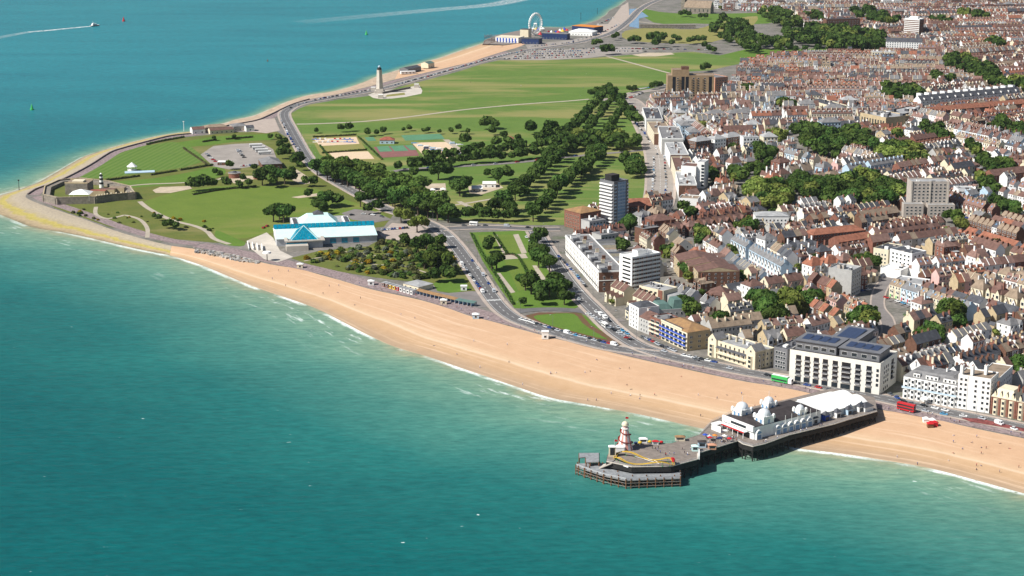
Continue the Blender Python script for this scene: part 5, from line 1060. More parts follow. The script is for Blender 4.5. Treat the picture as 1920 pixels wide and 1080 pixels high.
# anisotropic nearest seed: depth counts less, as blocks run in depth
HOUSES = []; GARD = MB(); ROADM = MB(); CITYTREES = []; CARSPOTS = []
def free(F, x0, x1, y0, y1, n=3):
    for i in range(n):
        for j in range(n):
            p = F @ Vector((x0 + (x1 - x0) * i / (n - 1), y0 + (y1 - y0) * j / (n - 1), 0)); a, b = int((p.x - GX0) / GC), int((p.y - GY0) / GC)
            if not (0 <= a < GW and 0 <= b < GH) or occ[b, a]: return False
    return True
def mark(F, x0, x1, y0, y1):
    raster([tuple((F @ Vector((x, y, 0)))[:2]) for x, y in ((x0, y0), (x1, y0), (x1, y1), (x0, y1))])
def to_px(x, y, z=LZ):
    d = (x, y * CP - (z - CAMH) * SP, y * SP + (z - CAMH) * CP); return 960 + FL * d[0] / d[1], 540 - FL * d[2] / d[1]
rowid = 0
for di, (px, py, ang, per, fam, mix, p3) in enumerate(DIST):
    c0 = g(px, py); th = math.radians(ang); u = (math.cos(th), math.sin(th)); RAD = 330 if py > 250 else 520
    n = int(RAD / per); zr = .03 + .004 * di
    for r_ in range(-n, n + 1):
        for side_ in (0, 1):
            seg = None; x = -RAD; nxt = -RAD
            dirn = u if side_ == 0 else (-u[0], -u[1])
            while x < RAD:
                if x >= nxt:
                    x += 9 if nxt > -RAD else 0; nxt = x + rc.uniform(55, 120); rowid += 1
                    tp = rc.random() * .93; kind = 'terraced_house' if tp < mix[0] else 'villa' if tp < mix[0] + mix[1] else 'apartment_block'
                    st = (3 if rc.random() < p3 else 2) + (1 if kind == 'apartment_block' else 0)
                    pool = KITS[fam if rc.random() < .85 else 'mix', kind, st]; kits = rc.sample(pool, min(len(pool), rc.choice([1, 2, 2, 3]) if kind == 'terraced_house' else 3)); setb = rc.uniform(0, 1.5); hs_ = rc.uniform(.95, 1.3) * (1.12 if px < 1500 and py < 400 and fam != 'red' else 1)
                k = rc.choice(kits); w = k['w'] + (0 if kind == 'terraced_house' else rc.uniform(2, 5))
                v = r_ * per + (5.5 + setb if side_ == 0 else -5.5 - setb)
                xx = x if side_ == 0 else x + w
                p = (c0[0] + u[0] * xx - u[1] * v, c0[1] + u[1] * xx + u[0] * v)
                mid = (p[0] + dirn[0] * w / 2, p[1] + dirn[1] * w / 2)
                dd = np.hypot((DC[:, 0] - mid[0]) * 1.0, (DC[:, 1] - mid[1]) * .55); own = int(dd.argmin()) == di
                F = frame(p, dirn, LZ)
                if own and free(F, .2, w - .4, -1.2, k['d'] + .5):
                    q = to_px(mid[0], mid[1])
                    if -40 < q[0] < 2150 and -60 < q[1] < 1090:
                        mark(F, .4, w - .6, -.5, k['d']); HOUSES.append((k, F @ Matrix.Diagonal((1, 1, hs_, 1)), q, mid, rowid))
                        gd = per / 2 - 5.5 - setb - k['d'] - .3
                        if gd > 2:
                            z = LZ + .02 + rc.uniform(0, .008); m_ = rc.choice(['grass_rich', 'heath', 'pavement', 'asphalt_grey', 'grass_rich', 'heath'])
                            GARD.poly([(*(F @ Vector((a, b, 0)))[:2], z) for a, b in ((.2, k['d']), (w - .2, k['d']), (w - .2, k['d'] + gd), (.2, k['d'] + gd))], m_)
                            if rc.random() < .5:
                                a = F @ Vector((w - .1, k['d'], 0)); b_ = F @ Vector((w - .1, k['d'] + gd, 0)); GARD.poly([(a.x, a.y, LZ), (b_.x, b_.y, LZ), (b_.x, b_.y, LZ + 1.7), (a.x, a.y, LZ + 1.7)], rc.choice(['red_brick', 'timber', 'buff', 'white']))
                            if rc.random() < .2: a = F @ Vector((w * .5, k['d'] + 6 + gd * .4, 0)); CITYTREES.append((a.x, a.y, rc.uniform(2.2, 4.6)))
                            if rc.random() < .25: a = F @ Vector((w * .6, k['d'] + gd - 1.5, 0)); GARD.obox((a.x, a.y), dirn, 1.6, 1.3, LZ, LZ + 2.3, rc.choice(['timber', 'white', 'roof_grey', 'buff']), 'roof_grey')
                        if side_ == 0:
                            ROADM.poly([(*(F @ Vector((a, b, 0)))[:2], LZ + zr) for a, b in ((-.6, -8.2 - setb), (w + .6, -8.2 - setb), (w + .6, -2.6 - setb), (-.6, -2.6 - setb))], 'asphalt_grey')
                        if rc.random() < .75: a = F @ Vector((w * .5, -3.6 - setb, 0)); CARSPOTS.append((a.x, a.y, math.atan2(dirn[1], dirn[0])))
                        if kind == 'villa' and rc.random() < .5: a = F @ Vector((w + 1, -2.5, 0)); CITYTREES.append((a.x, a.y, rc.uniform(2.5, 4.5)))
                x += w
struct(GARD.build('garden_plots')); struct(ROADM.build('street'))
LMN = {'white block with dark penthouses': 'dark penthouse block', 'white hotel with bays': 'white bayed hotel', 'cream twin gabled hotel': 'cream gabled hotel', 'white slab by the parade': 'white parade slab', 'buff flats by the common': 'buff common flats', 'brown pyramid roofed villa': 'brown pyramid villa', 'white stepped flats': 'stepped white flats', 'orange roofed flats': 'orange roofed flats', 'red flats at right edge': 'red edge flats', 'long red brick flats': 'long red flats', 'pale blue roofed flats': 'pale far flats', 'far white banded tower': 'far banded tower', 'row of white gables': 'white gables row', 'tan department store': 'tan department store', 'far parade terrace': 'far parade terrace', 'tall parade terrace': 'tall parade terrace'}
def lmname(k): return LMN.get(k, k)
KN = {'terraced_house': 'terraced house', 'villa': 'villa', 'apartment_block': 'flats'}
camp = (0, 0)
ind = []; stuff = {}
for kind in KN:
    L_ = sorted([h for h in HOUSES if h[0]['kind'] == kind], key=lambda h: -((h[2][1] + 310) if -5 < h[2][0] < 1925 and h[2][1] > -8 else -9))
    ind += L_[:300]; stuff[kind] = L_[300:]
rows = {}
for h in ind: rows.setdefault((h[4], h[0]['kind']), []).append(h)
byl = {}
for rk, hs in rows.items():
    c = (sum(h[3][0] for h in hs) / len(hs), sum(h[3][1] for h in hs) / len(hs)); l = min(LM, key=lambda k: dist(LM[k], c)); byl.setdefault((l, rk[1]), []).append((dist(LM[l], c), hs))
for (l, kind), L_ in byl.items():
    for ri, (_, hs) in enumerate(sorted(L_, key=lambda t: t[0])):
        hs.sort(key=lambda h: h[2][0])
        for hi, h in enumerate(hs):
            k = h[0]; where = f'{ordn(hi)} from left in {ordn(ri)} row from {lmname(l)}' if len(hs) > 1 else f'alone, {ordn(ri)} group from the {lmname(l)}'
            o = bpy.data.objects.new(kind, None); C.objects.link(o); o.matrix_world = h[1]
            tag(o, f"{WN[k['wall']]} {KN[kind]}, {RN[k['roof']]} roof, {where}", {'terraced_house': 'house', 'villa': 'house', 'apartment_block': 'apartment block'}[kind], {'terraced_house': 'terraced houses in the town', 'villa': 'villas in the town', 'apartment_block': 'small blocks of flats in the town'}[kind])
            for pn, b in k['kit'].items():
                ck = ('kit', k['id'], pn)
                if ck not in _cache: _cache[ck] = b.mesh(pn.split('#')[0])
                c = bpy.data.objects.new(pn.split('#')[0], _cache[ck]); C.objects.link(c); c.parent = o
                if pn == 'window': c['kind'] = 'stuff'
def merge(name, items, palette):                 # many far copies as one mesh: items = (MB, matrix)
    vs, ls, lt, mi = [], [], [], []; base = 0; pc = {}
    for b, F in items:
        if id(b) not in pc:
            pc[id(b)] = (np.array(b.v), np.concatenate([np.array(f) for f in b.f]), np.array([len(f) for f in b.f]), np.array([palette.index(x) for x in b.m]))
        v, l, t, m_ = pc[id(b)]; A = np.array(F); vs.append(v @ A[:3, :3].T + A[:3, 3]); ls.append(l + base); lt.append(t); mi.append(m_); base += len(v)
    v = np.concatenate(vs); l = np.concatenate(ls); t = np.concatenate(lt); me = bpy.data.meshes.new(name)
    me.vertices.add(len(v)); me.vertices.foreach_set('co', v.ravel()); me.loops.add(len(l)); me.loops.foreach_set('vertex_index', l.astype(np.int32))
    me.polygons.add(len(t)); me.polygons.foreach_set('loop_start', np.concatenate([[0], np.cumsum(t)[:-1]]).astype(np.int32)); me.polygons.foreach_set('material_index', np.concatenate(mi).astype(np.int32))
    for p in palette: me.materials.append(M[p])
    me.update(calc_edges=True); o = bpy.data.objects.new(name, me); C.objects.link(o); o['kind'] = 'stuff'; return o
PAL = sorted({m for L_ in KITS.values() for k in L_ for b in k['kit'].values() for m in b.m})
for kind, nm in (('terraced_house', 'distant_terraced_houses'), ('villa', 'distant_villas'), ('apartment_block', 'distant_apartment_blocks')):
    if stuff[kind]:
        o = merge(nm, [(b, h[1]) for h in stuff[kind] for pn, b in h[0]['kit'].items()], PAL); tag(o, 'roofs of the streets too far off to tell apart', nm.replace('distant_', '').replace('_', ' ')[:-1])
print('HOUSES', len(HOUSES), len(ind), {k: len(v) for k, v in stuff.items()}, 'citytrees', len(CITYTREES), 'cars', len(CARSPOTS), flush=True)
# ------------------------------------------------------------------ thin sea air
hz = MB(); hz.box(-8200, 8200, -1700, 10200, -4, CAMH + 12, 'white')
m = bpy.data.materials.new('air'); m.use_nodes = True; M['air'] = m; N = m.node_tree.nodes; N.remove(N['Principled BSDF'])
pv = N.new('ShaderNodeVolumePrincipled'); pv.inputs['Color'].default_value = (.80, .88, 1.0, 1); pv.inputs['Density'].default_value = 1.7e-5; pv.inputs['Anisotropy'].default_value = .3
m.node_tree.links.new(pv.outputs[0], N['Material Output'].inputs['Volume'])
hz.m = ['air'] * len(hz.m); hz.f.append((3, 2, 1, 0)) if False else None
hz.poly([(-8200, -1700, -4), (-8200, 10200, -4), (8200, 10200, -4), (8200, -1700, -4)], 'air')
o = hz.build('haze'); o['kind'] = 'stuff'
# ------------------------------------------------------------------ trees
def leafmat(name, dark, light, hue=.5):
    m, N, L, B = nodes_of(name)
    at = N.new('ShaderNodeAttribute'); at.attribute_name = 'tone'
    c = ramp(N, L, at.outputs['Fac'], [(0, dark), (1, light)])
    oi = N.new('ShaderNodeObjectInfo'); hs = N.new('ShaderNodeHueSaturation'); mr = N.new('ShaderNodeMapRange'); L.new(oi.outputs['Random'], mr.inputs[0]); mr.inputs[3].default_value = .72; mr.inputs[4].default_value = 1.35
    L.new(mr.outputs[0], hs.inputs['Value']); m2 = N.new('ShaderNodeMapRange'); L.new(oi.outputs['Random'], m2.inputs[0]); m2.inputs[3].default_value = .485; m2.inputs[4].default_value = .515; L.new(m2.outputs[0], hs.inputs['Hue'])
    L.new(c, hs.inputs['Color']); df = N.new('ShaderNodeBsdfDiffuse'); tl = N.new('ShaderNodeBsdfTranslucent'); mx = N.new('ShaderNodeMixShader'); mx.inputs[0].default_value = .28; L.new(hs.outputs[0], df.inputs[0]); L.new(hs.outputs[0], tl.inputs[0]); L.new(df.outputs[0], mx.inputs[1]); L.new(tl.outputs[0], mx.inputs[2]); L.new(mx.outputs[0], N['Material Output'].inputs['Surface'])
    return m
leafmat('leaf_dark', (.036, .078, .018), (.10, .158, .037)); leafmat('leaf_mid', (.052, .098, .02), (.14, .198, .044)); leafmat('leaf_pale', (.11, .155, .03), (.24, .28, .07))
leafmat('leaf_yellow', (.25, .18, .02), (.45, .33, .03)); leafmat('leaf_olive', (.075, .09, .032), (.17, .17, .07)); leafmat('leaf_grey', (.09, .11, .075), (.2, .22, .16))
def crown_arrays(seed, nleaf, lobes, flat=.85, size=.2):
    r = np.random.default_rng(seed); cs = []; 
    for i in range(lobes):
        a = r.uniform(0, 2 * np.pi); q = .58 * np.sqrt(r.random()); cs.append((q * np.cos(a), q * np.sin(a), r.uniform(-.32, .38) * flat, r.uniform(.34, .56), r.random()))
    cs.append((0, 0, .12, .62, .5)); cs = np.array(cs)
    k = r.choice(len(cs), nleaf, p=cs[:, 3] ** 2 / (cs[:, 3] ** 2).sum()); d = r.normal(size=(nleaf, 3)); d /= np.linalg.norm(d, axis=1)[:, None]
    rad = cs[k, 3] * (1 - .28 * r.random(nleaf) ** 2) ; P = cs[k, :3] + d * rad[:, None] * np.array([1, 1, flat])
    n = d + r.normal(size=(nleaf, 3)) * .45; n /= np.linalg.norm(n, axis=1)[:, None]
    t = np.cross(n, r.normal(size=(nleaf, 3))); t /= np.linalg.norm(t, axis=1)[:, None]; b = np.cross(n, t); s = size * r.uniform(.6, 1.25, nleaf)[:, None]
    V = np.stack([P - t * s - b * s * .7, P + t * s * .8 - b * s, P + t * s + b * s * .7, P - t * s * .7 + b * s], 1).reshape(-1, 3)
    tone = np.clip(.5 + (cs[k, 4] - .5) * .8 + r.normal(size=nleaf) * .16, 0, 1)
    V[:, 2] = np.maximum(V[:, 2], -.72 * flat)
    return V, tone
def crown_mesh(seed, nleaf, lobes, m, flat=.85, size=.2, name='crown'):
    V, tone = crown_arrays(seed, nleaf, lobes, flat, size); n = len(tone); me = bpy.data.meshes.new(name)
    me.vertices.add(4 * n); me.vertices.foreach_set('co', V.ravel()); me.loops.add(4 * n); me.loops.foreach_set('vertex_index', np.arange(4 * n, dtype=np.int32)); me.polygons.add(n); me.polygons.foreach_set('loop_start', np.arange(0, 4 * n, 4, dtype=np.int32)); me.update(calc_edges=True)
    me.attributes.new('tone', 'FLOAT', 'FACE').data.foreach_set('value', tone); me.materials.append(M[m]); return me
def trunk_mb(h):
    b = MB(); b.cyl((0, 0), .085, .05, 0, h, 7, 'bark', cap=False)
    for i in range(5):
        a = i * 1.256; b.tube((0, 0, h * .75), (.42 * math.cos(a), .42 * math.sin(a), h + .38), .028, 'bark', 4)
    return b
TONES = ['leaf_dark', 'leaf_mid', 'leaf_pale']
CROWN = {t: [crown_mesh(100 + 10 * ti + i, 1000, 8 + i % 5, t, .72 + .1 * (i % 3), .115) for i in range(7)] for ti, t in enumerate(TONES)}
TRUNK = trunk_mb(.75).mesh('trunk')
rt2 = random.Random(77)
allt = TREES + [(x, y, r, 'garden', 0, rt2.choice([0, 1, 1, 2])) for x, y, r in CITYTREES]
def sizepx(t): q = to_px(t[0], t[1]); return t[2] * (q[1] + 310) if -20 < q[0] < 1940 and q[1] > -15 else -1
named = sorted([t for t in TREES if sizepx(t) > 0], key=lambda t: -sizepx(t))[:300]; ns = set(map(id, named))
TN = ['dark green', 'mid green', 'pale green']
cnt = {}
for t in named: cnt.setdefault(t[3], []).append(t)
def place_tree(x, y, r, tone, label, group, stretch=1.0):
    o = bpy.data.objects.new('tree', None); C.objects.link(o); o.location = (x, y, LZ); o.rotation_euler = (0, 0, rt2.uniform(0, 6.28)); o.scale = (r, r, r * stretch)
    tag(o, label, 'tree', group)
    c = bpy.data.objects.new('crown', rt2.choice(CROWN[TONES[tone]])); C.objects.link(c); c.parent = o; c.location = (0, 0, 1.28)
    k = bpy.data.objects.new('trunk', TRUNK); C.objects.link(k); k.parent = o
    return o
for where, L_ in cnt.items():
    L_.sort(key=lambda t: to_px(t[0], t[1])[0])
    for i, t in enumerate(L_):
        place_tree(t[0], t[1], t[2], t[5], f"{TN[t[5]]} tree, {ordn(i)} from left in {where}" if len(L_) > 1 else f'{TN[t[5]]} broad tree standing in {where}', 'trees of the common and town', rt2.uniform(.88, 1.1))
rest = [t for t in allt if id(t) not in ns and (t[3] == 'garden' or sizepx(t) > 0)]
def far_trees(name, L_, label):
    Vs = {0: [], 1: [], 2: []}; Ts = {0: [], 1: [], 2: []}
    lib = [crown_arrays(500 + i, 170, 6, .85, .26) for i in range(6)]
    for t in L_:
        V, tone = rt2.choice(lib); a = rt2.uniform(0, 6.28); c, s = math.cos(a), math.sin(a); r = t[2]; W = V @ np.array([[c, -s, 0], [s, c, 0], [0, 0, 1.]]) * r + np.array([t[0], t[1], LZ + 1.2 * r]); Vs[t[5]].append(W); Ts[t[5]].append(np.clip(tone + rt2.uniform(-.22, .22), 0, 1))
    V = np.concatenate([x for k in Vs for x in Vs[k]]); T = np.concatenate([x for k in Ts for x in Ts[k]]); mi = np.concatenate([np.full(len(x), k, np.int32) for k in Ts for x in Ts[k]]); n = len(T)
    me = bpy.data.meshes.new(name); me.vertices.add(4 * n); me.vertices.foreach_set('co', V.ravel()); me.loops.add(4 * n); me.loops.foreach_set('vertex_index', np.arange(4 * n, dtype=np.int32)); me.polygons.add(n); me.polygons.foreach_set('loop_start', np.arange(0, 4 * n, 4, dtype=np.int32)); me.polygons.foreach_set('material_index', mi); me.update(calc_edges=True)
    me.attributes.new('tone', 'FLOAT', 'FACE').data.foreach_set('value', T)
    for t in TONES: me.materials.append(M[t])
    o = bpy.data.objects.new(name, me); C.objects.link(o); o['kind'] = 'stuff'; return o
far_trees('distant_trees', rest, '')
print('TREES', len(TREES), len(named), len(rest), flush=True)
# ------------------------------------------------------------------ the pleasure pier
DZ = 8.0
def gd(*p): return gl(p, DZ)
DECK = gd((1645, 772), (1596, 786), (1564, 796), (1480, 816), (1434, 833), (1412, 838), (1393, 833), (1384, 827), (1308, 851), (1308, 862), (1258, 875), (1185, 876), (1137, 866), (1140, 851), (1155, 844), (1191, 831), (1258, 831), (1311, 815), (1335, 790), (1385, 768), (1478, 748), (1560, 728), (1640, 745))
T = Thing('pier', 'long seaside pier on dark piles reaching from the beach over the green water', 'pier', g(1450, 800, 0), z=0)
LM['pier'] = g(1450, 800)
mb = MB(); mb.prism(DECK, DZ - .5, DZ, 'dark_iron', 'deck'); deck = T.part('deck', mb)
def closed(P): return list(zip(P, P[1:] + P[:1]))
near = DECK[:13]                                 # the camera side edge
mb = MB()
for a, b in zip(DECK[:-3], DECK[1:-2]):
    u = unit(v2(a, b)); l = dist(a, b); c = lerp(a, b, .5); w = (-u[1], u[0])
    ci = (c[0], c[1])
    mb.obox(ci, u, l / 2, .25, DZ - 2.6, DZ - .52, 'dark_iron')
T.part('girder', mb)
cen = (sum(p[0] for p in DECK) / len(DECK), sum(p[1] for p in DECK) / len(DECK))
def pile_mb(h, r, m='dark_iron'):
    def f(): b = MB(); b.cyl((0, 0), r, r, -2, h, 6, m, cap=True); return b
    return f
brace = MB(); np_ = 0; spots = []
for a, b in closed(DECK):
    for (p, h) in along([a, b], 4.5):
        q = lerp(p, cen, .012); spots.append(q)
xs_ = [p[0] for p in DECK]; ys_ = [p[1] for p in DECK]
y = min(ys_)
while y < max(ys_):
    x = min(xs_)
    while x < max(xs_):
        if inpoly((x, y), DECK) and all(dist((x, y), s) > 5 for s in spots): spots.append((x, y))
        x += 9
    y += 9
beachpoly = sm(IN_S, LZ)
for q in spots[:260]: piece(('pile',), pile_mb(DZ - .5, .33), 'pile', T.o, Matrix.Translation((q[0], q[1], 0)), T.loc)
for i in range(len(near) - 1):
    P = [p for p, h in along([near[i], near[i + 1]], 4.5)]
    for a, b in zip(P, P[1:]):
        a, b = lerp(a, cen, .012), lerp(b, cen, .012)
        brace.tube((*a, 1.2), (*b, 5.2), .14, 'dark_iron'); brace.tube((*a, 5.2), (*b, 1.2), .14, 'dark_iron'); brace.tube((*a, 3.4), (*b, 3.4), .16, 'dark_iron')
o = T.part('cross_brace', brace); o['kind'] = 'stuff'
# bracing walls added under the deck only to shut out the light
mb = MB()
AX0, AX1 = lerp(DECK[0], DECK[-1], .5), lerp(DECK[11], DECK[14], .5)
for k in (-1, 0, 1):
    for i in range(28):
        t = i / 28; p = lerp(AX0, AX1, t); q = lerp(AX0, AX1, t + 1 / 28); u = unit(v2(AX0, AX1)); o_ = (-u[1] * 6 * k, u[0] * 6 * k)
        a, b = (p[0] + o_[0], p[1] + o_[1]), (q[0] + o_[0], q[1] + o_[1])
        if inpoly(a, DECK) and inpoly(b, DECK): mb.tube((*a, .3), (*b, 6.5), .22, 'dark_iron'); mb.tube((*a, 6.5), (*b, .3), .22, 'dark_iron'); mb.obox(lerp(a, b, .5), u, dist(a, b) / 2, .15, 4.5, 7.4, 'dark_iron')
o = T.part('light_block_brace', mb); o['kind'] = 'stuff'
def railing(T, pts, z, m='white', name='railing', h=1.15, solid=False):
    b = MB()
    for a, c in zip(pts, pts[1:]):
        b.tube((*a, z + h), (*c, z + h), .06, m); b.tube((*a, z + h * .5), (*c, z + h * .5), .05, m)
        for (p, _) in along([a, c], 2.0): b.tube((*p, z), (*p, z + h), .05, m)
        if solid: u = unit(v2(a, c)); b.obox(lerp(a, c, .5), u, dist(a, c) / 2, .05, z + .05, z + h - .1, m)
    o = T.part(name, b); o['kind'] = 'stuff'; return o
inset = lambda P, k=.35: [lerp(p, cen, k / max(1, dist(p, cen))) for p in P]
kb = MB()
for a, b in zip(near, near[1:]): kb.obox(lerp(lerp(a, b, .5), cen, .002), unit(v2(a, b)), dist(a, b) / 2, .28, DZ + .01, DZ + .35, 'pale_concrete')
T.part('kerb', kb, kind='stuff'); railing(T, inset(near), DZ, 'silver'); railing(T, inset(DECK[13:20]), DZ, 'silver')
mb = MB(); a, b = inset([gd((1310, 849))[0], gd((1310, 862))[0]]); mb.obox(lerp(a, b, .5), unit(v2(a, b)), dist(a, b) / 2, .3, DZ, DZ + 1.9, 'white'); T.part('screen', mb)
# lower landing stage
LS = gl([(1079, 874), (1082, 869), (1124, 868), (1137, 871), (1150, 875), (1185, 884), (1277, 885), (1277, 897), (1174, 901), (1131, 892), (1095, 880)], 4.4)
mb = MB(); mb.prism(LS, 4.0, 4.4, 'timber', 'planks'); ls = T.part('landing_stage', mb)
UP = gl([(1086, 849), (1123, 849), (1123, 866), (1099, 867), (1098, 857), (1086, 858)], 6.6)
mb = MB(); mb.prism(UP, 6.2, 6.6, 'timber', 'planks'); T.part('upper_platform', mb)
lsc = (sum(p[0] for p in LS) / len(LS), sum(p[1] for p in LS) / len(LS))
mb = MB()
for a, b in closed(LS):
    for (p, h) in along([a, b], 4.2):
        p = lerp(p, lsc, .01); piece(('rpile',), pile_mb(5.2, .3, 'rust'), 'pile', T.o, Matrix.Translation((*p, 0)), T.loc)
    for z in (1.2, 2.9): mb.tube((*a, z), (*b, z), .17, 'timber')
    P = [p for p, h in along([a, b], 4.2)]
    for p, q in zip(P, P[1:]): mb.tube((*p, .6), (*q, 3.8), .13, 'rust')
for a, b in closed(UP):
    for (p, h) in along([a, b], 4.5): piece(('rpile2',), pile_mb(6.4, .32, 'rust'), 'pile', T.o, Matrix.Translation((*p, 0)), T.loc)
y = min(p[1] for p in LS)
while y < max(p[1] for p in LS):
    x = min(p[0] for p in LS)
    while x < max(p[0] for p in LS):
        if inpoly((x, y), LS): piece(('rpile',), pile_mb(5.2, .3, 'rust'), 'pile', T.o, Matrix.Translation((x, y, 0)), T.loc)
        x += 7
    y += 6
o = T.part('cross_brace', mb); o['kind'] = 'stuff'
railing(T, [lerp(p, lsc, .02) for p in (LS[0], LS[10], LS[9], LS[8])], 4.4, 'white'); railing(T, [lerp(p, lsc, .02) for p in LS[6:9]], 4.4, 'metal_grey')
mb = MB(); a, b = g(1150, 866, DZ), g(1128, 875, 4.4); u = unit(v2(a, b)); n = 12       # stairs down to the stage
for i in range(n): p = lerp(a, b, (i + .5) / n); z = DZ - (DZ - 4.5) * i / n; mb.obox(p, u, dist(a, b) / n / 2 + .1, 3.2, z - .35, z, 'pale_concrete')
T.part('stairs', mb)
a, b = g(1173, 874, DZ), g(1186, 882, 4.4); mb = MB(); u = unit(v2(a, b))
for i in range(n): p = lerp(a, b, (i + .5) / n); z = DZ - (DZ - 4.5) * i / n; mb.obox(p, u, dist(a, b) / n / 2 + .1, 1.6, z - .35, z, 'white')
T.part('stairs', mb)

# --- the hall with domes
O_ = g(1413, 824.5, DZ); far_ = g(1538, 791.8, DZ); a_ = unit(v2(O_, far_)); ful = dist(O_, far_)
Lf = g(1334, 808, DZ)                             # far front corner at deck level
Wd = (Lf[0] - O_[0]) * -a_[1] + (Lf[1] - O_[1]) * a_[0]; Wd = max(18, min(26, Wd))
H = Block('pier_hall', 'white pier pavilion with dark roof and silver white domes', 'pavilion', O_, far_, Wd, z=DZ, reserve=False)
LEN = H.W
b = MB(); b.box(0, LEN, .0, Wd, 0, 6.6, 'white', 'roof_dark'); H.part('wall', b)
b = MB(); b.poly([(.8, .6, 6.7), (LEN - .5, .6, 6.7), (LEN - 3, Wd / 2, 8.3), (5, Wd / 2, 8.3)], 'roof_dark'); b.poly([(LEN - .5, Wd - .6, 6.7), (.8, Wd - .6, 6.7), (5, Wd / 2, 8.3), (LEN - 3, Wd / 2, 8.3)], 'roof_dark'); b.poly([(.8, Wd - .6, 6.7), (.8, .6, 6.7), (5, Wd / 2, 8.3)], 'roof_dark'); b.poly([(LEN - .5, .6, 6.7), (LEN - .5, Wd - .6, 6.7), (LEN - 3, Wd / 2, 8.3)], 'roof_dark'); H.part('roof', b)
b = MB(); b.box(-1.0, -.02, -.3, Wd + .3, 4.4, 7.4, 'white'); b.box(-1.06, -1.0, 5, Wd * .72, 4.9, 6.3, 'glass'); H.part('fascia', b)
b = MB(); b.box(-3.4, -.05, 4, Wd - 2, 3.2, 3.6, 'white'); b.box(-3.5, -3.4, 4, Wd - 2, 3.0, 3.7, 'red'); H.part('canopy', b)
b = MB(); b.box(-.2, -.05, 3, Wd * .75, .1, 3.0, 'glass_dark'); H.part('window', b)
for i in range(5): b = MB(); b.box(-3.3, -3.0, 4.5 + i * (Wd - 7) / 4, 4.8 + i * (Wd - 7) / 4, 0, 3.2, 'white'); H.part('post', b)
b = MB(); b.box(-7, -1.1, Wd - 5.5, Wd + 2, 0, .3, 'white'); b.box(-7, -6.8, Wd - 5.5, Wd + 2, .3, 3.4, 'white'); b.box(-7, -1, Wd + 1.8, Wd + 2, .3, 3.4, 'white'); b.box(-7.2, -1, Wd - 2, Wd + 2.2, 3.4, 3.6, 'white'); H.part('terrace', b)
def arch_mb():
    b = MB(); n = 8; r = 2.0; zc = 3.2
    b.box(-r, r, -1.6, 0, 0, zc, 'white'); A = [(r * math.cos(math.pi * i / n), zc + r * math.sin(math.pi * i / n)) for i in range(n + 1)]
    for (x0, z0), (x1, z1) in zip(A, A[1:]): b.poly([(x0, -1.6, z0), (x0, 1.2, z0), (x1, 1.2, z1), (x1, -1.6, z1)][::-1], 'white')
    b.poly([(x, -1.6, z) for x, z in A], 'white')
    B_ = [(.72 * r * math.cos(math.pi * i / n), zc + .72 * r * math.sin(math.pi * i / n)) for i in range(n + 1)]; b.poly([(x, -1.63, z) for x, z in B_], 'glass_blue'); b.box(-1.3, 1.3, -1.66, -1.6, .3, 2.6, 'glass_blue'); return b
na = int((LEN - 4) / 4.6)
for i in range(na):
    x = 2.6 + i * 4.6
    if abs(x - 9.5) > 4 : piece(('arch',), arch_mb, 'arched_front', H.T.o, frame((x, 0), (1, 0), 0))
    piece(('arch',), arch_mb, 'arched_front', H.T.o, frame((x, Wd), (-1, 0), 0)) if i % 3 == 0 else None
for i in range(6): b = MB(); b.tube((LEN * .45 + i * 4.6, -.6, 5), (LEN * .45 + i * 4.6, -.6, 9.5), .1, 'white'); H.part('flagpole', b)
def dome(x, y, r, zb, base):
    b = MB(); b.box(x - base, x + base, y - base, y + base, zb, zb + 5.2, 'white'); t = H.part('dome_tower', b)
    for s, u in ((-1, (1, 0)), (1, (-1, 0))): piece(('dwin',), window_piece(1.6, 2.6, 'white', 'glass_blue'), 'window', t, frame((x, y + s * base), u, zb + 1.2))
    for s, u in ((-1, (0, -1)), (1, (0, 1))):
        for k in (-1.6, 1.6): piece(('dwin',), window_piece(1.6, 2.6, 'white', 'glass_blue'), 'window', t, frame((x + s * base, y + k), u, zb + 1.2))
    b = MB(); prof = [(r, zb + 5.2)] + [(r * math.cos(k * .2244), zb + 5.4 + r * .95 * math.sin(k * .2244)) for k in range(8)]; b.lathe((x, y), prof, 20, 'silver_dome'); b.tube((x, y, zb + 5.2 + r * .9), (x, y, zb + 8.5 + r), .09, 'white'); d = H.part('dome', b)
    for sx_ in (-1, 1):
        for sy_ in (-1, 1):
            b = MB(); cx, cy = x + sx_ * base * .95, y + sy_ * base * .95; b.box(cx - .65, cx + .65, cy - .65, cy + .65, zb + 3.6, zb + 5.4, 'white'); b.lathe((cx, cy), [(.8, zb + 5.4)] + [(.8 * math.cos(k * .314), zb + 5.4 + .8 * math.sin(k * .314)) for k in range(6)], 10, 'white'); H.part('turret', b)
mat('silver_dome', (.62, .64, .66), .4, .06, .4, spec=.5)
dome(11, 4.2, 3.4, 5.4, 3.7); dome(9, Wd - 4.2, 3.4, 5.4, 3.7); dome(LEN * .60, Wd - 3.4, 2.7, 5.0, 2.9); dome(LEN * .74, 3.0, 2.2, 4.2, 2.4)
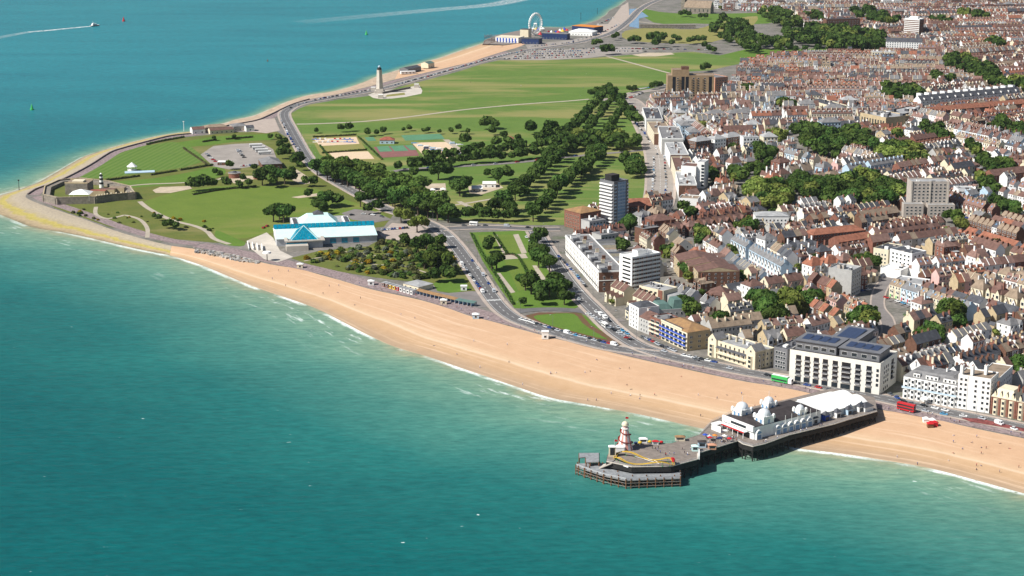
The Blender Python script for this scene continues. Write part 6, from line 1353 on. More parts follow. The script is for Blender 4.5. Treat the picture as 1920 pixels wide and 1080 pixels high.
# white rear hall to the gate
Of = far_; gate = g(1640, 768, DZ); H2 = Block('pier_hall', 'broad white roofed hall with grey kiosks at the shore end of the pier', 'pavilion', H.w(LEN * .84, Wd * .12), H.w(LEN * .84 + max(30, dist(far_, gate) + LEN * .14), Wd * .12), Wd * 1.0, z=DZ - .4, reserve=False)
b = MB(); L2 = H2.W; n = 10; b.box(0, L2, 0, Wd * 1.0, 0, 4.0, 'white')
prof = [(Wd * i / n, 4.0 + 1.5 * abs(math.sin(2 * math.pi * i / n)) + 1.0 * math.sin(math.pi * i / n)) for i in range(n + 1)]
for (y0, z0), (y1, z1) in zip(prof, prof[1:]): b.poly([(-.3, y0, z0), (L2, y0, z0), (L2, y1, z1), (-.3, y1, z1)], 'white')
b.poly([(-.3, y, z) for y, z in prof][::-1], 'white'); b.poly([(L2, y, z) for y, z in prof], 'white'); H2.part('wall', b)
b = MB(); b.poly([(L2 * .35, -1, 4.2), (L2 * .9, -1, 4.2), (L2 * .84, Wd * .5, 8), (L2 * .42, Wd * .5, 8)], 'white'); b.poly([(L2 * .42, Wd * .5, 8), (L2 * .84, Wd * .5, 8), (L2 * .9, Wd + 1, 4.2), (L2 * .35, Wd + 1, 4.2)], 'white'); b.poly([(L2 * .35, Wd + 1, 4.2), (L2 * .35, -1, 4.2), (L2 * .42, Wd * .5, 8)], 'white'); b.poly([(L2 * .9, -1, 4.2), (L2 * .9, Wd + 1, 4.2), (L2 * .84, Wd * .5, 8)], 'white'); H2.part('roof', b)
for i in range(5):
    x = 4 + i * (L2 - 12) / 4; b = MB(); b.box(x - 1.6, x + 1.6, -3.2, -.1, 0, 3.6, ['white', 'blue', 'white', 'pale_blue', 'white'][i]); b.box(x - 1.2, x + 1.2, -3.26, -3.2, .6, 2.6, 'glass'); k_ = H2.part('kiosk', b)
    b = MB(); b.hip(x - 1.6, x + 1.6, -3.2, -.1, 3.6, 5.6, 'roof_slate', .5); H2.part('kiosk_roof', b, k_)
for x in (L2 * .62, L2 * .8):
    b = MB(); b.box(x, x + 4.5, -1.6, 2, 0, 4, 'pale_blue'); b.poly([(x, -1.6, 4), (x + 4.5, -1.6, 4), (x + 2.25, -1.6, 6.2)], 'pale_blue'); b.poly([(x - .2, -1.8, 3.9), (x + 2.25, -1.8, 6.3), (x + 2.25, 3, 6.3), (x - .2, 3, 3.9)], 'white'); b.poly([(x + 4.7, -1.8, 3.9), (x + 4.7, 3, 3.9), (x + 2.25, 3, 6.3), (x + 2.25, -1.8, 6.3)], 'white'); H2.part('gable_front', b)
b = MB(); b.box(L2 - 7, L2 - .5, -5.0, -.3, -3.8, 3, 'white', 'roof_slate'); b.hip(L2 - 7, L2 - .5, -5.0, -.3, 3, 5, 'roof_slate', .4); H2.part('corner_pavilion', b)
# --- helter skelter, coaster track, stalls
hc = g(1171.5, 842, DZ)
T2 = Thing('helter_skelter', 'pink and white striped helter skelter tower with a spiral slide on the pier head', 'fairground ride', hc, z=DZ)
mat('stripe_pink', (.60, .27, .22), .6, .08); mat('slide_red', (.24, .035, .03), .6, .1)
b = MB(); n = 16
for i in range(n):
    t0, t1 = 2 * math.pi * i / n, 2 * math.pi * (i + 1) / n
    b.poly([(hc[0] + 4.2 * math.cos(t0), hc[1] + 4.2 * math.sin(t0), DZ), (hc[0] + 4.2 * math.cos(t1), hc[1] + 4.2 * math.sin(t1), DZ), (hc[0] + 1.55 * math.cos(t1), hc[1] + 1.55 * math.sin(t1), DZ + 11.2), (hc[0] + 1.55 * math.cos(t0), hc[1] + 1.55 * math.sin(t0), DZ + 11.2)], 'white' if i % 2 else 'stripe_pink')
T2.part('tower', b)
b = MB(); b.cyl(hc, 2.1, 2.1, DZ + 11.2, DZ + 11.5, 16, 'white'); b.cyl(hc, 1.3, 1.3, DZ + 11.5, DZ + 13.2, 12, 'pink'); b.lathe(hc, [(1.9, DZ + 13.2)] + [(1.8 * math.cos(k * .26), DZ + 13.3 + 1.8 * math.sin(k * .26)) for k in range(7)], 14, 'cream'); T2.part('lookout', b)
b = MB(); N_ = 64; turns = 2.6
for i in range(N_):
    for (ra, rb, dz) in ((.0, .75, 0), (.7, .8, .4)):
        q = []
        for j in (i, i + 1):
            s = j / N_; th = 1.1 + s * turns * 6.283; rr = 4.2 - (4.2 - 1.55) * (1 - s) * .98; z = DZ + 11.2 * (1 - s) * .98 + .3
            q.append(((hc[0] + (rr + ra) * math.cos(th), hc[1] + (rr + ra) * math.sin(th), z), (hc[0] + (rr + rb) * math.cos(th), hc[1] + (rr + rb) * math.sin(th), z + dz), (hc[0] + (rr + rb) * math.cos(th), hc[1] + (rr + rb) * math.sin(th), z - .12)))
        b.poly([q[0][0], q[0][1], q[1][1], q[1][0]], 'slide_red'); b.poly([q[0][2], q[0][1], q[1][1], q[1][2]], 'slide_red')
T2.part('slide', b)
b = MB(); c = g(1162, 846, DZ); b.box(c[0] - 2.3, c[0] + 2.3, c[1] - 1.6, c[1] + 1.6, DZ, DZ + 2.6, 'white'); b.hip(c[0] - 2.3, c[0] + 2.3, c[1] - 1.6, c[1] + 1.6, DZ + 2.6, DZ + 3.6, 'white', .2); T2.part('ticket_booth', b)
def flag(T, p, z, h, cols=('red', 'white')):
    b = MB(); b.tube((*p, z), (*p, z + h), .07, 'white'); T.part('flagpole', b)
    b = MB(); b.poly([(p[0], p[1], z + h - 1.1), (p[0] + 1.6, p[1], z + h - 1.2), (p[0] + 1.6, p[1], z + h - .2), (p[0], p[1], z + h)], cols[0]); T.part('flag', b)
flag(T2, hc, DZ + 15, 2.6)
pts = gl([(1159, 850), (1185, 853), (1212, 858), (1240, 862), (1258, 864), (1263, 868), (1256, 871), (1230, 871), (1200, 868), (1172, 866), (1158, 862), (1153, 856)], DZ + 1.2)
P = smooth(pts, 5, True); T3 = Thing('roller_coaster', 'small yellow railed coaster track looping across the pier head', 'fairground ride', g(1205, 862, DZ), z=DZ)
b = MB(); b2 = MB()
for i in range(len(P)):
    a, c = P[i], P[(i + 1) % len(P)]; za, zc = [DZ + 1.5 + 1.1 * math.sin(k * .42) for k in (i, i + 1)]
    u = unit(v2(a, c)); w = (-u[1] * .6, u[0] * .6)
    for s in (-1, 1): b.tube((a[0] + w[0] * s, a[1] + w[1] * s, za), (c[0] + w[0] * s, c[1] + w[1] * s, zc), .13, 'yellow')
    b.poly([(a[0] - w[0], a[1] - w[1], za - .1), (c[0] - w[0], c[1] - w[1], zc - .1), (c[0] + w[0], c[1] + w[1], zc - .1), (a[0] + w[0], a[1] + w[1], za - .1)], 'roof_lichen')
    if i % 3 == 0: b2.tube((*a, DZ), (*a, za), .12, 'green')
T3.part('track', b); T3.part('support', b2, kind='stuff')
for k in range(3): b = MB(); p = P[22 + k * 2]; b.obox(p, unit(v2(P[22 + k * 2], P[23 + k * 2])), .9, .6, DZ + 2.2, DZ + 3.2, 'red'); T3.part('coaster_car', b)
b = MB(); a, c = g(1190, 857, DZ), g(1236, 871, DZ); b.tube((*a, DZ + .5), (*c, DZ + .5), .12, 'white'); a, c = g(1196, 856, DZ), g(1242, 870, DZ); b.tube((*a, DZ + .5), (*c, DZ + .5), .12, 'white'); T3.part('barrier', b)
for k, (px, py, w, d, h, m1, m2, lab) in enumerate(((1303, 845, 3.2, 2.4, 2.6, 'turquoise', 'turquoise', 'turquoise kiosk at the inner corner of the pier head'), (1316, 838, 4, 3, 3, 'pale_blue', 'roof_dark', 'pale blue hut with dark roof beside the turquoise kiosk'), (1206, 830, 4, 2, 2.2, 'white', 'white', 'white stall left on the far rail of the pier head'), (1275, 826, 5, 2.2, 2.2, 'cream', 'roof_lichen', 'cream stall with yellow brown roof on the far rail of the pier'), (1229, 833, 3, 1.6, 1.6, 'white', 'red', 'low white ride booth with red top by the far rail'), (1148, 855, 3.4, 2.4, 5.2, 'cream', 'white', 'tall cream box tower at the left tip of the pier head'), (1335, 842, 4, 2.5, 2.4, 'salmon', 'salmon', 'salmon awning over a stall before the pavilion front'))):
    p = g(px, py, DZ); t = Thing('kiosk', lab, 'kiosk', p, z=DZ); b = MB(); b.box(p[0] - w / 2, p[0] + w / 2, p[1] - d / 2, p[1] + d / 2, DZ, DZ + h, m1); b.box(p[0] - w * .35, p[0] + w * .35, p[1] - d / 2 - .05, p[1] - d / 2, DZ + .9, DZ + h - .5, 'glass'); t.part('wall', b); b = MB(); b.hip(p[0] - w / 2, p[0] + w / 2, p[1] - d / 2, p[1] + d / 2, DZ + h + .02, DZ + h + .8, m2, .35); t.part('roof', b)
    if k == 5: flag(t, (p[0] + 1, p[1]), DZ + 5.9, 3)
for k, (px, py, m1) in enumerate(((1218, 831, 'yellow'), (1240, 832, 'red'), (1192, 834, 'dark_blue'), (1200, 833, 'yellow'))):
    p = g(px, py, DZ); t = Thing('kiddie_ride', f"small {['yellow', 'red', 'dark blue', 'second yellow'][k]} children's ride by the far rail of the pier head", 'fairground ride', p, z=DZ); b = MB(); b.cyl(p, 1.2, 1.2, DZ, DZ + .3, 10, 'metal_grey'); t.part('base', b); b = MB(); b.lathe(p, [(.3, DZ + .3), (1.0, DZ + .8), (1.0, DZ + 1.3), (.2, DZ + 1.7)], 10, m1); t.part('seat', b)
for k in range(7):
    p = g(1322 + (k * 9.1) % 46, 822 + (k * 5) % 9, DZ); t = Thing('parasol', f"{['blue', 'red', 'orange', 'dark blue', 'white', 'red and low', 'pale blue'][k]} parasol over a table before the pavilion front, {ordn(k)} of seven", 'parasol', p, z=DZ); b = MB(); b.tube((*p, DZ), (*p, DZ + 2.4), .06, 'white'); t.part('pole', b); b = MB(); b.cyl(p, 1.5, .1, DZ + 2.1, DZ + 2.8, 8, ['blue', 'red', 'orange', 'dark_blue', 'white', 'red', 'pale_blue'][k]); t.part('canopy', b)
# ------------------------------------------------------------------ leisure centre, castle, memorial, far pier
A, B = g(519, 462), g(707, 454)
K = Block('leisure_centre', 'long white leisure centre with pale turquoise roof and blue glass pyramid', 'leisure centre', A, B, 40, lm='turquoise leisure centre', reserve=False); W_ = K.W
b = MB(); b.box(0, W_, 0, 40, 0, 6, 'tyrol', 'roof_flat'); K.part('wall', b)
for x in (.56, .675, .79): b = MB(); b.box(W_ * x - 2.4, W_ * x + 2.4, -.12, .05, .8, 4.6, 'teal_glass'); K.part('window', b)
b = MB(); b.poly([(-.5, -1, 5.7), (W_ + .5, -1, 5.7), (W_ - .6, 17, 10.4), (0, 17, 10.4)], 'turquoise'); b.poly([(-.5, -1, 5.7), (-.5, -1, 6.0), (W_ + .5, -1, 6.0), (W_ + .5, -1, 5.7)][::-1], 'white'); b.poly([(-.5, -1, 5.7), (0, 17, 10.4), (0, 24, 10.4), (-.5, 40, 5.7)][::-1], 'white'); b.poly([(W_ + .5, -1, 5.7), (W_ + .5, 40, 5.7), (W_ - .6, 24, 10.4), (W_ - .6, 17, 10.4)], 'white'); b.poly([(0, 24, 10.4), (W_ - .6, 24, 10.4), (W_ + .5, 40, 5.7), (-.5, 40, 5.7)], 'turquoise'); rf = K.part('roof', b)
b = MB()
for i in range(24):
    x0, x1 = -1 + (W_ + 1) * i / 24, -1 + (W_ + 1) * (i + .92) / 24
    b.poly([(x0, 16, 10.4), (x1, 16, 10.4), (x1, 19, 13.4), (x0, 19, 13.4)], 'teal_glass'); b.poly([(x0, 19, 13.4), (x1, 19, 13.4), (x1, 25, 10.4), (x0, 25, 10.4)], 'teal_glass')
b.poly([(-1, 16, 10.4), (-1, 19, 13.4), (-1, 25, 10.4)][::-1], 'teal_glass'); b.poly([(W_, 16, 10.4), (W_, 19, 13.4), (W_, 25, 10.4)], 'teal_glass'); K.part('ridge_glazing', b)
cx = W_ * .27; b = MB(); ap = (cx + 1, 12, 13.2); bs = [(cx - 10.5, -8, 6.0), (cx + 10.5, -8, 6.0), (cx + 10.5, 17, 6.0), (cx - 10.5, 17, 6.0)]
for i in range(4):
    p, q = bs[i], bs[(i + 1) % 4]
    for k in range(7): s0, s1 = lerp(p, q, (k + .05) / 7), lerp(p, q, (k + .95) / 7); b.poly([s0, s1, ap], 'teal_glass')
py_ = K.part('glass_pyramid', b); b = MB()
for p in bs: b.tube(p, ap, .25, 'turquoise')
K.part('rib', b, py_, kind='stuff')
b = MB(); b.box(cx - 14, cx + 14, -10, -.1, 0, 5.6, 'tyrol', 'roof_flat'); K.part('front_wing', b)
for q in ((cx - 15.5, cx - 13, -12, 2), (cx + 13, cx + 15.5, -12, 2), (cx - 13, cx + 13, -12, -9.6)): b = MB(); b.box(*q, 5.65, 6.5, 'pale_concrete'); K.part('ledge', b)
b = MB(); b.box(cx - 15, cx + 2, -19, -12.2, 0, 4.0, 'pale_concrete'); K.part('front_block', b); b = MB(); b.box(cx - 14.6, cx + 1.6, -11.9, -10.1, 1, 4.6, 'teal_glass'); K.part('window_band', b)
b = MB(); b.box(W_ * .2, W_ * .78, 40.1, 78, 0, 6, 'tyrol', 'roof_flat'); K.part('rear_block', b)
b = MB(); b.hip(W_ * .26, W_ * .68, 40.5, 70, 6.1, 12.6, 'turquoise', 0, .45); K.part('rear_roof', b); b = MB(); x0, x1 = W_ * .42, W_ * .53; b.hip(x0, x1, 53, 64, 12.8, 15.6, 'roof_slate', 0); K.part('roof_lantern', b)
for x in (W_ * .2, W_ * .73): b = MB(); b.box(x, x + 5, 42, 70, 6.05, 7.2, 'white'); b.box(x + 1, x + 4, 44, 66, 7.25, 7.9, 'roof_slate'); K.part('roof_plant', b)
for i in range(4): b = MB(); x = -12 - i * 3.4; b.box(x, x + .6, -14 + i * 2, 2 + i * 5, 0, 2.4 - i * .3, 'white'); K.part('ramp_wall', b)
t = Thing('canopy', 'white mushroom canopy on a pole by the promenade, left of the leisure centre', 'canopy', g(501, 489)); p = g(501, 489); b = MB(); b.cyl(p, .35, .3, LZ, LZ + 6, 8, 'dark_iron'); t.part('pole', b); b = MB(); b.cyl(p, 3.4, 2.8, LZ + 6, LZ + 7.2, 12, 'white'); t.part('roof', b)
# castle
cz = 5.4
T = Thing('castle', 'low stone sea castle with square keep and dark seaward wall', 'castle', g(165, 372)); LM['castle'] = g(165, 372)
W1 = gl([(81, 378), (106, 384), (180, 382), (206, 378), (254, 374), (246, 362), (205, 352), (150, 346), (110, 350), (84, 362)])
cc = (sum(p[0] for p in W1) / 10, sum(p[1] for p in W1) / 10)
for i, (a, b_) in enumerate(closed(W1)):
    u = unit(v2(a, b_)); w = (-u[1], u[0]); c = lerp(a, b_, .5); sgn = 1 if (cc[0] - c[0]) * w[0] + (cc[1] - c[1]) * w[1] > 0 else -1
    b = MB(); b.obox((c[0] + w[0] * 3.0 * sgn, c[1] + w[1] * 3.0 * sgn), u, dist(a, b_) / 2 + 1.2, 3.0, LZ, LZ + cz + (.012 * i), 'stone', 'stone'); b.obox((c[0] + w[0] * .5 * sgn, c[1] + w[1] * .5 * sgn), u, dist(a, b_) / 2 + .4, .5, LZ + cz + .2, LZ + cz + 1.3 + .01 * i, 'stone', 'buff'); T.part('curtain_wall', b)
b = MB(); b.flat([lerp(p, cc, .06) for p in W1], LZ + 2.5, 'heath'); T.part('courtyard', b)
k0, k1 = g(123, 370), g(165, 370.5); u = unit(v2(k0, k1)); w = (-u[1], u[0]); c = lerp(k0, k1, .5); c = (c[0] + w[0] * 9, c[1] + w[1] * 9)
b = MB(); b.obox(c, u, dist(k0, k1) / 2, 9, LZ + 2.5, LZ + 12.5, 'stone', 'roof_tan'); b.obox((c[0] - w[0] * 8.6, c[1] - w[1] * 8.6), u, dist(k0, k1) / 2 + .1, .45, LZ + 12.5, LZ + 13.6, 'buff'); b.obox((c[0] + w[0] * 8.6, c[1] + w[1] * 8.6), u, dist(k0, k1) / 2 + .1, .45, LZ + 12.5, LZ + 13.6, 'buff'); b.obox(c, u, dist(k0, k1) / 4, 4, LZ + 12.5, LZ + 14, 'cream', 'cream'); T.part('keep', b)
for i in range(3): p = g(185 + i * 18, 371 - i * 2.5); b = MB(); b.obox(p, u, 7, 4, LZ + 2.5, LZ + 7 + i * .2, 'buff', ['roof_red', 'roof_brown', 'roof_tan'][i]); T.part('barrack', b)
for i in range(14): p = lerp(W1[(2 + i // 5) % 10], W1[(3 + i // 5) % 10], (i % 5 + .5) / 5); p = lerp(p, cc, .03); b = MB(); b.obox(p, u, .6, .6, LZ + cz + 1.32, LZ + cz + 2.1, 'cream'); T.part('merlon', b)
p = g(191, 357); T = Thing('lighthouse', 'white lighthouse with black bands rising above the castle', 'lighthouse', p); b = MB()
for i in range(6): r0, r1 = 2.2 - i * .13, 2.2 - (i + 1) * .13; b.cyl(p, r0, r1, LZ + 2 + i * 1.9, LZ + 3.9 + i * 1.9, 14, ['white', 'white', 'black', 'white', 'black', 'white'][i], cap=False)
T.part('tower', b); b = MB(); b.cyl(p, 1.9, 1.9, LZ + 13.4, LZ + 13.7, 14, 'black'); b.cyl(p, 1.0, 1.0, LZ + 13.7, LZ + 15.2, 10, 'glass', cap=False); b.cyl(p, 1.2, .1, LZ + 15.2, LZ + 16.3, 10, 'white'); T.part('lantern', b)
p = g(153, 379); T = Thing('marquee', 'white pointed tent inside the castle wall', 'tent', p, z=LZ + 6); b = MB(); b.hip(p[0] - 9, p[0] + 9, p[1] - 8, p[1] + 8, LZ + 8.2, LZ + 11.6, 'white', 0); T.part('canopy', b); b = MB()
for sx_ in (-8.6, 8.6):
    for sy_ in (-7.6, 7.6): b.tube((p[0] + sx_, p[1] + sy_, LZ + 2.5), (p[0] + sx_, p[1] + sy_, LZ + 8.2), .12, 'white')
T.part('pole', b, kind='stuff')
# bandstand field
p = g(248, 320); T = Thing('bandstand', 'white tented bandstand on the striped lawn', 'bandstand', p); b = MB(); b.cyl(p, 4.5, 4.5, LZ, LZ + 1, 8, 'white'); T.part('base', b); b = MB(); b.cyl(p, 5.2, .3, LZ + 4.2, LZ + 8, 8, 'white'); T.part('roof', b); b = MB()
for i in range(8): a = i * .785; b.tube((p[0] + 4.2 * math.cos(a), p[1] + 4.2 * math.sin(a), LZ + 1), (p[0] + 4.2 * math.cos(a), p[1] + 4.2 * math.sin(a), LZ + 4.3), .14, 'white')
T.part('column', b, kind='stuff')
p = g(262, 323); T = Thing('dance_floor', 'pale blue low seating strip beside the bandstand', 'terrace', p); b = MB(); b.obox(p, unit(v2(g(240, 323), g(290, 321))), 14, 5, LZ + .05, LZ + .6, 'pale_blue'); T.part('floor', b)
# war memorial
p = g(712, 174); T = Thing('war_memorial', 'tall pale stone obelisk with a dark globe top on the seafront common', 'memorial', p); LM['war memorial'] = p
sheet('memorial_court', [(690, 178), (700, 184), (714, 186), (735, 185), (760, 182), (790, 176), (792, 170), (786, 160), (770, 163), (740, 168), (712, 170)], 'pale_concrete', .13)
sheet('lawn', [(722, 182), (742, 180), (760, 178), (758, 174), (726, 178)], 'grass_dry', .2); sheet('lawn', [(726, 172), (742, 170), (772, 166), (768, 165), (740, 168)], 'grass_rich', .2)
b = MB(); b.obox(p, (1, 0), 6, 6, LZ, LZ + 3, 'pale_concrete'); b.obox(p, (1, 0), 4.6, 4.6, LZ + 3, LZ + 5.5, 'pale_concrete'); T.part('plinth', b)
b = MB(); b.cyl(p, 4.4, 3.2, LZ + 5.5, LZ + 26, 4, 'pale_concrete', cap=False); b.cyl(p, 3.4, 3.0, LZ + 26, LZ + 29, 4, 'pale_concrete'); T.part('shaft', b); b = MB(); b.cyl(p, 3.0, 2.4, LZ + 29, LZ + 31.5, 8, 'dark_iron'); b.lathe(p, [(1.2, LZ + 31.5), (1.7, LZ + 32.6), (1.2, LZ + 33.6), (.2, LZ + 34.3)], 10, 'pale_blue'); T.part('globe', b)
a, b_ = g(717, 176), g(769, 166); b = MB(); u = unit(v2(a, b_)); b.obox(lerp(a, b_, .5), u, dist(a, b_) / 2, .8, LZ, LZ + 2.4, 'dark_stone'); T.part('name_wall', b)
for q in ((781, 164), (700, 170), (714, 184)): c = g(*q); b = MB(); b.obox(c, (1, 0), 3, 3, LZ, LZ + 4.5, 'pale_concrete', 'white'); T.part('pavilion', b)
# seafront row left of the castle field and far groups
def hut(name, lab, cat, px, py, L_, D_, h, wall, roof, kind='gable', ang=None, rise=2.2, z=LZ):
    A = g(px, py); u = ang or (1, 0); B = (A[0] + u[0] * L_, A[1] + u[1] * L_); K = Block(name, lab, cat, A, B, D_, reserve=False)
    b = MB(); b.box(0, L_, 0, D_, 0, h, wall, roof); K.part('wall', b); b = MB()
    if kind == 'gable': b.gable(0, L_, 0, D_, h, h + rise, roof, wall)
    elif kind == 'hip': b.hip(0, L_, 0, D_, h, h + rise, roof, .4)
    else: b.box(-.3, L_ + .3, -.3, D_ + .3, h + .02, h + .35, roof)
    K.part('roof', b)
    n = max(1, int(L_ / 5))
    for i in range(n): piece(('hw', wall), window_piece(1.6, 1.5), 'window', K.T.o, frame((L_ * (i + .5) / n, -.01), (1, 0), min(1.0, h * .25)))
    return K
ub = unit(v2(g(361, 251), g(440, 246)))
hut('beach_cafe', 'white gabled cafe with brown roof on the seafront, nearest the castle', 'cafe', 361, 252, 14, 12, 5, 'white', 'roof_brown', ang=ub); hut('beach_building', 'long low building with weathered yellow roof above the sea', 'pavilion', 385, 247, 24, 12, 4.5, 'buff', 'roof_tan', 'hip', ub); hut('beach_building', 'long dark brown roofed shed behind the weathered yellow roof', 'pavilion', 394, 252, 26, 10, 4, 'cream', 'roof_brown', 'gable', ub); hut('beach_building', 'jumble of grey pool roofs where the seafront turns', 'pavilion', 438, 246, 15, 18, 5, 'concrete', 'roof_grey', 'hip', ub); hut('beach_building', 'small white pool building beside the grey pool roofs', 'pavilion', 462, 247, 9, 10, 4, 'white', 'roof_slate', 'gable', ub)
hut('school_hall', 'grey slate hipped hall beside the coach park', 'hall', 492, 318, 19, 30, 5, 'brown_brick', 'roof_grey', 'hip', unit(v2(g(492, 316), g(534, 314))), 4)
hut('toilet_block', 'low flat roofed block with white edge at the car park corner', 'shed', 408, 310, 12, 8, 3, 'brown_brick', 'white', 'flat')
for k, (px, py, r, lab) in enumerate(((440, 333, 5.6, 'smaller red brick drum building with a pale flat roof'), (490, 334, 7.6, 'larger red brick drum building with a curved terrace wall'))):
    p = g(px, py); T = Thing('round_building', lab, 'pavilion', p); b = MB(); b.cyl(p, r, r, LZ, LZ + 4.5, 24, 'red_brick', 'roof_flat'); T.part('wall', b); b = MB(); b.cyl(p, r + .5, r + .5, LZ + 4.5, LZ + 5, 24, 'pale_concrete', 'roof_grey'); T.part('roof', b); b = MB(); b.cyl(p, r * .4, r * .3, LZ + 5, LZ + 6.2, 12, 'roof_slate'); T.part('lantern', b)
hut('pavilion', 'red roofed tennis pavilion between the courts', 'pavilion', 712, 270, 15, 10, 4, 'pale_blue', 'roof_red', 'hip', rise=3)
hut('cafe', 'white flat roofed cafe hut in the yard under the trees', 'cafe', 905, 352, 12, 12, 3.4, 'white', 'white', 'flat'); hut('stable', 'pale grey shed in the fenced yard on the common', 'shed', 884, 360, 10, 8, 3, 'grey_render', 'white', 'gable'); hut('lodge', 'small red tiled lodge alone on the open common', 'house', 949, 266, 8, 7, 3.5, 'white', 'roof_terracotta', 'hip')
for k, (px, py) in enumerate(((770, 366), (782, 362), (792, 366), (806, 361), (816, 366), (826, 360))): hut('marquee', f"small white tent in the gravel yard among trees, {ordn(k)} from the left", 'tent', px, py, 4.5, 4.5, 2.3, 'white', 'white', 'hip', rise=1.4)
for k in range(14):
    px, py = 592 + (k * 23) % 74, 262 + (k * 5) % 10; p = g(px, py); T = Thing('golf_obstacle', f"{['blue', 'white', 'pale'][k % 3]} mini golf obstacle, {ordn(k // 3)} of its colour from the left in the fenced course", 'play structure', p, 'mini golf pieces'); b = MB(); b.obox(p, unit((1, .3 * (k % 3) - .3)), 4 + k % 3, .8, LZ + .15, LZ + .6, ['blue', 'white', 'pale_blue'][k % 3]); T.part('base', b); b = MB(); b.obox(p, (1, 0), 1.0, .6, LZ + .6, LZ + 1.9, ['glass_blue', 'white', 'red'][k % 3]); T.part('block', b)
for k in range(16):
    px, py = 776 + (k * 37) % 84, 269 + (k * 11) % 24; px += (py - 269) * .9; p = g(px, py); T = Thing('skate_ramp', f"{['blue grey', 'white', 'dark', 'pale blue'][k % 4]} skate ramp, {ordn(k // 4)} of its colour in the sandy skate park", 'play structure', p, 'skate park ramps'); b = MB(); b.obox(p, unit((1, .2)), 2.5, 1.6, LZ + .15, LZ + 1.0 + (k % 3) * .5, ['car_sky', 'white', 'dark_blue', 'pale_blue'][k % 4], ['glass_blue', 'white', 'metal_grey', 'pale_blue'][k % 4]); T.part('block', b); b = MB(); b.obox((p[0] + 3.6, p[1] + .7), unit((1, .2)), 1.1, 1.6, LZ + .15, LZ + .6, 'silver'); T.part('ramp', b)
# promenade kiosks, hut row and long shelter
uP = unit(v2(g(715, 546), g(775, 562)))
for k in range(9): A = g(716 + k * 6.6, 536 + k * 1.85); col = ['red_brick', 'red_brick', 'yellow', 'yellow', 'red', 'white', 'white', 'white', 'white'][k]; hut('beach_hut', f"{['first red', 'second red', 'first yellow', 'second yellow', 'bright red', 'first white', 'second white', 'third white', 'last white'][k]} fronted hut in the promenade row, counting from left", 'beach hut', 716 + k * 6.6, 537 + k * 1.85, 2.4, 4, 2.8, col, 'roof_flat', 'flat', uP)
hut('cafe', 'round ended pale cafe behind the coloured promenade huts', 'cafe', 756, 540, 16, 14, 3.6, 'cream', 'roof_flat', 'hip', uP, 1.2)
Pl = smooth(gl([(778, 551), (800, 557), (830, 564), (860, 571), (888, 576)]), 4); T = Thing('shelter', 'long curved promenade shelter with orange and green roof', 'shelter', g(830, 564)); b1, b2, b3 = MB(), MB(), MB(); Q = offset(Pl, 4.2)
for i in range(len(Pl) - 1):
    b1.poly([(*Pl[i], LZ + 2.6), (*Pl[i + 1], LZ + 2.6), (*Q[i + 1], LZ + 3.3), (*Q[i], LZ + 3.3)], 'roof_lichen' if i < len(Pl) * .62 else 'roof_green'); b2.poly([(*Q[i], LZ), (*Q[i + 1], LZ), (*Q[i + 1], LZ + 3.2), (*Q[i], LZ + 3.2)][::-1], 'white')
    b3.tube((*Pl[i], LZ), (*Pl[i], LZ + 2.6), .12, 'white'); b3.obox(lerp(Pl[i], Q[i], .5), unit(v2(Pl[i], Q[i])), 1.8, .05, LZ, LZ + 2.5, 'glass_blue')
T.part('roof', b1); T.part('rear_wall', b2); T.part('post', b3, kind='stuff')
for k, (px, py, lab) in enumerate(((557, 503, 'kiosk with cream canopy on the promenade by the rock garden left end'), (690, 535, 'white canopied kiosk on the promenade left of the hut row'), (826, 571, 'cream fronted kiosk against the long shelter'), (886, 598, 'pale blue and white hut at the beach edge below the zebra crossing'), (1016, 636, 'tall white two decked lifeguard hut at the beach edge'), (864, 545, 'small white hut on the green beside the forecourt'))):
    hut('kiosk', lab, 'kiosk', px, py, 4.2, 3.6, 4.6 if k == 4 else 3, ['cream', 'white', 'cream', 'pale_blue', 'white', 'white'][k], 'white', 'hip' if k < 4 else 'flat', rise=.9)
# far amusement pier with its wheel
ua = unit(v2(g(930, 78), g(975, 80)))
K = hut('amusement_hall', 'white amusement hall with blue painted bays at the far pier', 'amusement hall', 929, 79, 38, 26, 8, 'white', 'cream', 'flat', ua); LM['far amusement pier'] = g(980, 75)
for i in range(7): b = MB(); b.box(2 + i * 5, 4.4 + i * 5, -.1, .05, .3, 7, 'blue'); K.part('panel', b)
hut('amusement_tower', 'cream fronted tower of the far amusement hall', 'amusement hall', 975, 73, 14, 14, 15, 'cream', 'roof_slate', 'flat', ua); hut('amusement_hall', 'dark low arcade to the right of the cream tower', 'amusement hall', 978, 82, 28, 16, 8, 'dark_blue', 'roof_slate', 'flat', ua); hut('amusement_hall', 'long blue arcade with a cream stripe in front of the wheel', 'amusement hall', 1016, 73, 42, 14, 9, 'dark_blue', 'roof_grey', 'flat', ua); hut('amusement_hall', 'white tented hall between the blue arcade and the orange roof', 'amusement hall', 1066, 66, 40, 26, 6, 'white', 'white', 'hip', ua, 4); hut('amusement_hall', 'blue hall with an orange roof at the right of the far pier', 'amusement hall', 1114, 62, 26, 44, 9, 'dark_blue', 'orange', 'flat', unit(v2(g(1114, 62), g(1140, 58))), 4)
